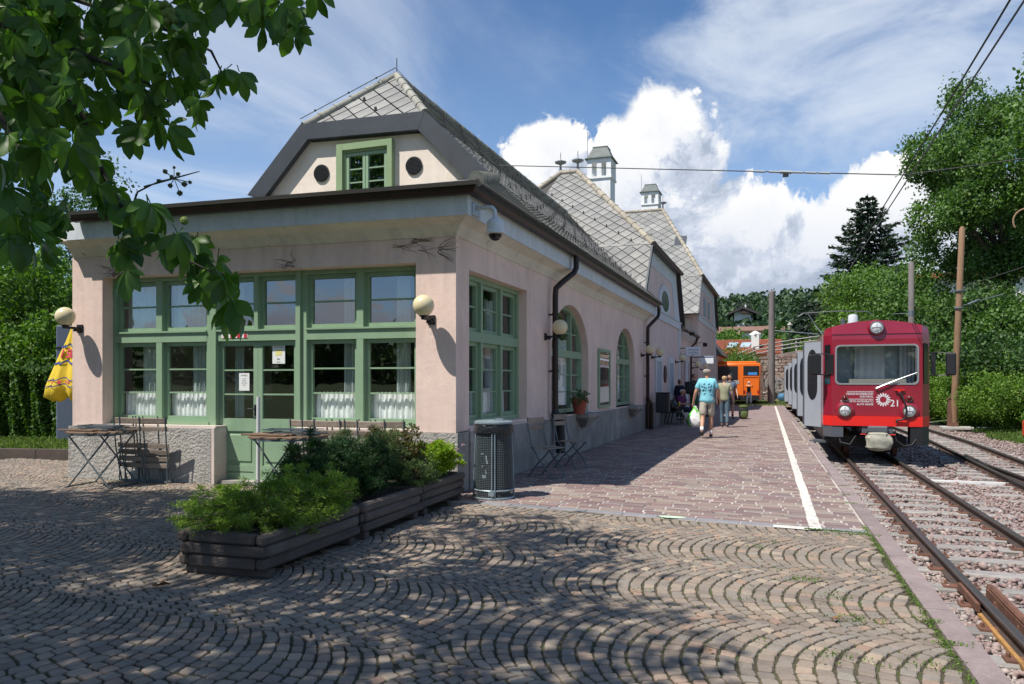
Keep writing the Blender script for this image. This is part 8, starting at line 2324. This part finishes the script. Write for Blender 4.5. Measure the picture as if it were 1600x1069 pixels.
bush('bright rounded juniper hummock on the left part of the nearest planter', (-3.76, 5.45, 0.45), (.46, .42, .24), 110, 80, .030, m_jun, 2, 'juniper', low=-.6, tr=.06)
bush('dark upright mountain pine rising from the nearest planter', (-4.02, 5.95, 0.53), (.36, .40, .36), 90, 95, .06, m_pine, 3, 'mountain_pine', asp=.09, up=.9, tr=.07, low=-.4)
bush('dark mountain pine with short candles in the middle planter', (-3.88, 6.45, 0.53), (.36, .40, .32), 90, 95, .06, m_pine, 4, 'mountain_pine', asp=.09, up=.9, tr=.07, low=-.7)
bush('open grey-green juniper with arching sprays above the middle planter', (-4.02, 6.85, 0.67), (.40, .50, .30), 95, 70, .03, m_jb, 5, 'juniper', low=-.5, tr=.07)
bush('straggly reddish-brown shrub in the third planter', (-3.96, 7.35, 0.65), (.36, .36, .30), 70, 50, .032, m_rb, 6, 'shrub', asp=.5, low=-.7, tr=.07)
bush('thin grey-green juniper drooping over the planter side', (-3.74, 7.25, 0.45), (.32, .40, .26), 60, 60, .03, m_jb, 7, 'juniper', low=-.9, tr=.06)
bush('glowing yellow-green spirea at the far end of the planters', (-3.92, 8.0, 0.49), (.40, .42, .24), 100, 60, .038, m_yg, 8, 'spirea', asp=.55, low=-.5, tr=.06)
s_ = bush('sparse spirea with pink flower heads next to the wire bin', (-3.88, 8.42, 0.47), (.28, .22, .20), 30, 34, .034, m_yg, 9, 'spirea', asp=.55, low=-.3, tr=.05)
q = MB()
for _ in range(26):
    c = (-3.85 + R.gauss(0, .16), 8.40 + R.gauss(0, .14), .54 + R.uniform(-.12, .14)); [q.ball((c[0] + R.gauss(0, .012), c[1] + R.gauss(0, .012), c[2] + R.gauss(0, .008)), .008, 5, 3) for _ in range(6)]
o = obj('flower_heads', q, mat('pink_flowers', (.60, .30, .36), .8), s_, fix=False); o['kind'] = 'stuff'
for (x, y, z, sd_) in ((-4.12, 5.75, .60, 1), (-4.10, 6.0, .76, 2), (-3.92, 6.3, .62, 3)):
    t = thing('pine_shoot', ['', 'short upright candle shoot at the left of the dark pine', 'tallest upright candle shoot of the dark pine', 'thick candle shoot in front of the dark pine'][sd_], 'shoot', (x, y, .4)); tufts(t, [(x, y, z + k * .03, .045) for k in range(8)], 60, .05, m_pine, 1, .7, asp=.07); q = MB(); q.tube([(x, y, .4), (x, y, z + .22)], .007, 5); obj('stem', q, m_bark2, t)
# trailing plant in the pot
tufts(fp, [(R.gauss(0, .13), R.gauss(0, .2), .32 + R.uniform(-.12, .12), .07) for _ in range(26)], 16, .05, m_dkleaf, 1, .2, asp=.5)
for c_ in fp.children:
    if c_.name.startswith('foliage'): c_.matrix_parent_inverse = Matrix()
# weeds and moss tufts between the cobbles
C = []; D = []
for (x, y, n, r) in [(-.05, 7.0, 14, .05), (.45, 7.55, 20, .1), (.62, 7.7, 34, .12), (.72, 7.62, 30, .06), (.15, 5.75, 60, .07), (.34, 5.35, 20, .05), (.42, 4.9, 60, .10), (.80, 5.0, 40, .05), (.84, 4.6, 40, .05), (.70, 4.2, 24, .06), (-.2, 6.8, 14, .05), (-8.9, 8.35, 60, .16), (-5.5, 8.52, 30, .2), (-1.15, 7.92, 12, .06), (.3, 4.2, 24, .08), (.78, 11.2, 30, .05), (.76, 9.6, 30, .05), (.75, 10.3, 20, .04), (-.1, 4.3, 12, .06), (-.6, 6.2, 10, .05), (-1.3, 6.9, 10, .05), (-.9, 5.1, 10, .05)] + [(R.uniform(-.3, .7), R.uniform(4, 7.5), 5, .05) for _ in range(26)]:
    for _ in range(n * 2): C.append((x + R.gauss(0, r), y + R.gauss(0, r * .5), .012 + R.random() * .012)); D.append((R.gauss(0, .6), R.gauss(0, .6), .8))
for _ in range(1300):
    y = R.uniform(3.8, 8.2); C.append((kx(y) - .03 + R.gauss(0, .014), y, .008 + R.random() * .008)); D.append((R.gauss(0, .6), R.gauss(0, .6), .5))
for _ in range(500): x = R.uniform(.2, .75); C.append((x, border_y(x) - .03 + R.gauss(0, .014), .012)); D.append((R.gauss(0, .6), R.gauss(0, .6), .6))
tag(leaves_np('weeds', np.array(C), NR.uniform(.010, .023, len(C)), mat('weed_green', (0, 0, 0), .8, palette=[(0, (.06, .12, .015)), (1, (.14, .24, .03))], trans=.25), dirs=np.array(D), asp=.4), 'small green weeds and moss growing in the joints of the cobbles and along the kerb', 'weeds', kind='stuff')
# grass: lawn on the left, verge on the right
C = []; D = []
for _ in range(9000): s1, t1_ = R.random(), R.uniform(.15, 3.2); p = a_l + d_l * (s1 * L_l) + n_l * t1_ if False else Vector((-18, 9.35, 0)).lerp(Vector((-10.2, 11.05, 0)), s1) + Vector((-.213, .977, 0)) * t1_; C.append((p.x, p.y, .12)); D.append((R.gauss(0, .4), R.gauss(0, .4), 1))
for _ in range(26000):
    px = R.uniform(1440, 1640); d = R.uniform(17, 36); p = gnd(px, d); z = terrain_h(p.x, p.y)
    if p.x > 6.9 + .25 * math.sin(p.y): C.append((p.x, p.y, max(-.5, z) + .05)); D.append((R.gauss(0, .4), R.gauss(0, .4), 1))
for _ in range(2500): C.append((R.uniform(-4, .3), R.uniform(49.5, 62), .04)); D.append((R.gauss(0, .4), R.gauss(0, .4), 1))
tag(leaves_np('grass', np.array(C), NR.uniform(.08, .20, len(C)), mat('grass_blade', (0, 0, 0), .8, palette=[(0, (.07, .13, .02)), (.7, (.12, .20, .03)), (1, (.22, .24, .09))], trans=.25), dirs=np.array(D), asp=.16), 'green grass on the lawn left of the cafe and on the verge beside the track', 'grass', kind='stuff')
q = MB(); q.add([(-1.0, 6.0, 0)], [])
# fallen brown leaves
def fallen(label, x, y, s, seed):
    rr = random.Random(seed); q = MB(); n = 9
    P = []
    for k in range(n): a = 2 * PI * k / n; r_ = s * rr.uniform(.45, 1); P.append((x + r_ * math.cos(a), y + .8 * r_ * math.sin(a), .02 + s * .35 * rr.random()))
    q.add(P + [(x, y, .018)], [(k, (k + 1) % n, n) for k in range(n)]); tag(obj('fallen_leaf', q, mat('dead_leaf', (.22, .09, .025), .8, var=.4, scale=30), fix=False), label, 'leaf')
p = gnd(252, 1666 / (919 - 599)); fallen('curled brown dead leaf lying left of the nearest planter corner', p.x, p.y, .075, 1)
p = gnd(1363, 1666 / (982 - 599)); fallen('small rust-brown leaf scrap on the sunlit cobbles near the kerb', .30, 4.85, .03, 2)
fallen('tiny orange leaf on the cobbles at the bottom of the picture', -.35, 4.05, .022, 3)
p = gnd(470, 1666 / (921 - 599)); fallen('small tan leaf on the shaded cobbles in front of the planter', p.x + .35, p.y - .1, .03, 4)
# ============================================================= HORSE CHESTNUT OVERHEAD
ct = thing('chestnut_tree', 'horse chestnut whose big drooping leaves hang into the top left corner and shade the yard', 'tree', (-6.2, -1.4, 0))
def leaflet(q, M, L, W, seg=5):
    """obovate pleated leaflet along +x, hanging slightly"""
    wid = [0.10, .42, .75, 1.0, .80, .12]; vs = []
    for i in range(seg + 1):
        t = i / seg; w = W * wid[i] * .5; x = L * (.06 + .94 * t); dz = -L * .28 * t * t
        vs += [(x, -w, dz + w * .28), (x, 0, dz), (x, w, dz + w * .28)]
    vs = [tuple(M @ Vector(v)) for v in vs]
    q.add(vs, [(3 * i + a, 3 * i + a + 1, 3 * i + 4 + a, 3 * i + 3 + a) for i in range(seg) for a in (0, 1)])
def palmate(n, L, seed):
    rr = random.Random(seed); q = MB()
    for k in range(n):
        a = (k - (n - 1) / 2) * rad(38) + rr.uniform(-.08, .08); l = L * (1 - .13 * abs(k - (n - 1) / 2) ** 1.1) * rr.uniform(.92, 1.06)
        M = Matrix.Rotation(a, 4, 'Z') @ Matrix.Rotation(rad(rr.uniform(8, 30)), 4, 'Y') @ Matrix.Rotation(rr.uniform(-.35, .35), 4, 'X'); leaflet(q, M, l, l * .44)
    q.tube([(-.05, 0, .01), (0, 0, 0)], .003, 4, cap=False)
    return q
var = []
for k, (n, L) in enumerate(((5, .17), (7, .18), (6, .16), (5, .20), (7, .15))):
    q = palmate(n, L, k); me = bpy.data.meshes.new('leaf'); me.from_pydata(q.v, [], q.f); me.materials.append(m_chest)
    for p in me.polygons: p.use_smooth = True
    var.append(me)
m_twig = mat('chestnut_twig', (.035, .028, .022), .9)
# branches: drooping boughs reaching into view, given by real points in space
def bpath(pts, d0): return [at(px, py, d) for px, py, d in pts]
boughs = [
    [(-120, -60, 4.6), (-10, 60, 4.5), (80, 130, 4.4), (132, 185, 4.3), (146, 235, 4.2), (170, 290, 4.1), (205, 345, 4.0), (260, 385, 3.95), (300, 410, 3.9), (330, 425, 3.9)],
    [(-100, -120, 5.0), (60, -20, 4.8), (180, 20, 4.6), (270, 50, 4.5), (330, 80, 4.4), (350, 120, 4.4)],
    [(120, -140, 4.9), (300, -60, 4.7), (400, -20, 4.5), (440, 15, 4.4), (465, 45, 4.35)],
    [(-150, 60, 4.0), (-20, 150, 4.0), (30, 230, 3.9), (60, 300, 3.9), (75, 350, 3.85)],
    [(-100, 0, 4.3), (60, 60, 4.2), (170, 100, 4.1), (230, 130, 4.1), (265, 160, 4.1)],
    [(-140, 160, 3.7), (-30, 250, 3.7), (10, 330, 3.7)], [(200, 340, 4.0), (215, 300, 4.0), (245, 285, 4.0), (310, 268, 4.0)], [(420, -90, 4.6), (470, -40, 4.5), (492, -20, 4.5)]]
q = MB()
for bp_ in boughs:
    P = bpath(bp_, 0); q.tube(P, [(.022 if len(P) > 4 else .007) * (1 - .8 * i / (len(P) - 1)) for i in range(len(P))], 6)
lf = 0
def put_leaf(p, down, yaw, s):
    global lf
    me = var[R.randrange(5)]; o = bpy.data.objects.new('leaf', me); col.objects.link(o); o.parent = ct
    o.location = p - ct.location
    e = Matrix.Rotation(yaw, 4, 'Z') @ Matrix.Rotation(down, 4, 'Y') @ Matrix.Rotation(R.uniform(-.6, .6), 4, 'X'); o.rotation_euler = e.to_euler(); o.scale = (s, s, s); lf += 1
# leaf stations (photo position of the cluster, depth, spread, count)
ST = [(350, 455, 3.9, 8, 2), (362, 485, 3.88, 7, 2), (318, 440, 3.9, 14, 2), (205, 440, 3.95, 10, 1), (225, 330, 4.0, 18, 2), (45, 330, 3.8, 30, 4), (20, 20, 4.6, 60, 12), (90, 20, 4.5, 55, 12), (160, 20, 4.5, 55, 11), (225, 15, 4.6, 50, 10), (285, 30, 4.5, 45, 10), (320, 75, 4.4, 32, 8), (345, 130, 4.4, 20, 4), (300, 130, 4.4, 30, 6), (335, 165, 4.4, 16, 3),
      (20, 90, 4.3, 55, 11), (90, 95, 4.2, 55, 12), (165, 95, 4.2, 45, 10), (225, 110, 4.1, 38, 9), (255, 170, 4.1, 28, 6), (275, 205, 4.1, 16, 3), (15, 160, 4.1, 50, 10), (75, 165, 4.1, 45, 10), (175, 165, 4.2, 34, 6), (235, 215, 4.1, 14, 2),
      (10, 235, 3.9, 45, 9), (65, 240, 3.9, 40, 8), (120, 245, 4.1, 26, 4), (15, 310, 3.8, 36, 7), (70, 320, 3.8, 34, 6), (95, 350, 3.9, 20, 2), (30, 375, 3.7, 28, 4), (60, 395, 3.8, 14, 1),
      (185, 275, 4.1, 20, 3), (195, 320, 4.0, 24, 4), (215, 365, 4.0, 24, 4), (265, 395, 3.95, 24, 5), (305, 410, 3.9, 22, 4), (330, 450, 3.9, 12, 2), (185, 395, 4.0, 16, 2), (195, 425, 4.0, 10, 1), (345, 420, 3.9, 10, 1),
      (350, 5, 4.5, 24, 4), (395, 10, 4.45, 28, 6), (440, 30, 4.4, 26, 6), (462, 65, 4.4, 14, 2), (410, 50, 4.4, 14, 2), (492, 5, 4.5, 8, 1), (250, 60, 4.3, 40, 8)]
for px, py, d, sp, n in ST:
    for k in range(n):
        if lf >= 299: break
        p = at(px - (26 if 120 < px < 345 and 50 < py < 330 else 0) + R.gauss(0, sp * .5), py - 18 + R.gauss(0, sp * .55), d + R.uniform(-.5, .5)); put_leaf(p, R.uniform(.6, 1.45), R.uniform(0, 2 * PI), R.uniform(.85, 1.1))
obj('bough', q, m_twig, ct, fix=False)
# further leaves deeper in, joined
vb = [(np.array([v.co[:] for v in me.vertices]), np.array([list(p.vertices) for p in me.polygons if len(p.vertices) == 4])) for me in var]
VV, FF, nv = [], [], 0
for px, py, d, sp, n in ST:
    for k in range(int(n * 1.3)):
        if px > 150 or py > 200: continue
        p = at(px - 8 + R.gauss(0, sp * .6), py - 25 + R.gauss(0, sp * .5), d + R.uniform(.3, 1.5)); e = Matrix.Rotation(R.uniform(0, 2 * PI), 4, 'Z') @ Matrix.Rotation(R.uniform(.5, 1.4), 4, 'Y') @ Matrix.Rotation(R.uniform(-.6, .6), 4, 'X')
        v_, f_ = vb[R.randrange(5)]; VV.append((v_ * R.uniform(1.0, 1.3)) @ np.array(e.to_3x3()).T + np.array(p)); FF.append(f_ + nv); nv += len(v_)
np_obj('inner_leaves', np.concatenate(VV), np.concatenate(FF), m_chest, ct, smooth=True)['kind'] = 'stuff'
# fruit sprig
q = MB()
sp_ = at(235, 285, 4.0); tw = [at(225, 292, 4.0), at(262, 282, 4.0), at(312, 268, 4.0)]; q.tube(tw, [.005, .004, .002], 5)
for (px, py, r_) in ((258, 268, 7), (268, 277, 6), (278, 272, 6), (288, 288, 8), (266, 290, 7), (297, 285, 5), (281, 302, 8), (272, 262, 4), (248, 283, 6)):
    c = at(px, py, 4.0); rr_ = r_ / F_PX * 2.3; q.ball(c, rr_ * .9, 8, 6); q.tube([c, tw[1].lerp(tw[2], .2)], .0025, 4)
    for _ in range(14): d = Vector((R.gauss(0, 1), R.gauss(0, 1), R.gauss(0, 1))).normalized(); q.tube([c + d * rr_ * .8, c + d * rr_ * 1.25], [.003, .0005], 3, cap=False)
obj('fruit_sprig', q, mat('chestnut_fruit', (.06, .075, .03), .8), ct, fix=False)
for k in range(10):
  q = MB(); q.ball(at(288, 345, 3.95) if k == 9 else at(262 + R.uniform(-12, 12), 20 + R.uniform(-14, 18), 4.2), .022, 8, 6)
  obj('spiky_fruit', q, mat('green_fruit', (.16, .22, .05), .8, bump=1, bscale=120, bdist=.01), ct, fix=False)
# trunk, limbs and the canopy over the yard; its shade reaches the front of the cafe
kx_, ky_ = -SUN.x / SUN.z, -SUN.y / SUN.z
C = []
def shade_ok(sx, sy):
    edge = 7.55 + .18 * math.sin(sx * 2.3) + .12 * math.sin(sx * 5.1)
    if sx < -8.5: edge = 7.2 + (sx + 8.5) * .05
    if sy > edge: return 0
    right = -3.3 + (7.8 - sy) * .60 + .35 * math.sin(sy * 2.1)
    if sx > right + .9: return 0
    if sx > right: return .35
    if -4.7 < sx < -2.5 and sy > 3.9: return .16 if sy > 5 else .4
    if sx > -2.5: return .55
    return 1
nl = 0; tries = 0
clus = []
while len(clus) < 3500 and tries < 60000:
    tries += 1
    sx, sy = R.uniform(-17, 2.2), R.uniform(-2.5, 7.7); k = shade_ok(sx, sy)
    if R.random() > k: continue
    h = R.uniform(6.0, 9.6) if sy > 3 else R.uniform(5.2, 9.0)
    x, y = sx - kx_ * h, sy - ky_ * h
    d = -SY * x + CY * y
    if d > 0 and h < CAM_H + .52 * d + .9: continue
    clus.append((x, y, h))
clus = np.array(clus); nC = len(clus)
P = np.repeat(clus, 34, 0) + NR.normal(size=(nC * 34, 3)) * np.array([.20, .20, .14])
leaves_np('canopy', P, NR.uniform(.13, .21, len(P)), m_chest, ct, up=.5, asp=.5)['kind'] = 'stuff'
q = MB(); q.tube([(-6.2, -1.4, -.2), (-6.25, -1.35, 1.5), (-6.4, -1.2, 3.2), (-6.6, -.8, 5.2), (-6.8, -.5, 7.5)], [.36, .30, .26, .18, .08], 12); obj('trunk', q, m_bark, ct)
q = MB()
for k in range(26):
    e = Vector(clus[R.randrange(nC)]); s_ = Vector((-6.4, -1.2, R.uniform(2.8, 5.5))); q.tube([s_, s_.lerp(e, .5) + Vector((0, 0, .5)), e], [.09, .06, .015], 6)
for bp_ in boughs[:6]:
    P0 = at(*bp_[0]); q.tube([(-6.4, -1.2, 3.6), Vector((-6.4, -1.2, 3.6)).lerp(P0, .5) + Vector((0, 0, .6)), P0], [.08, .06, .03], 6)
obj('limbs', q, m_bark, ct, fix=False)
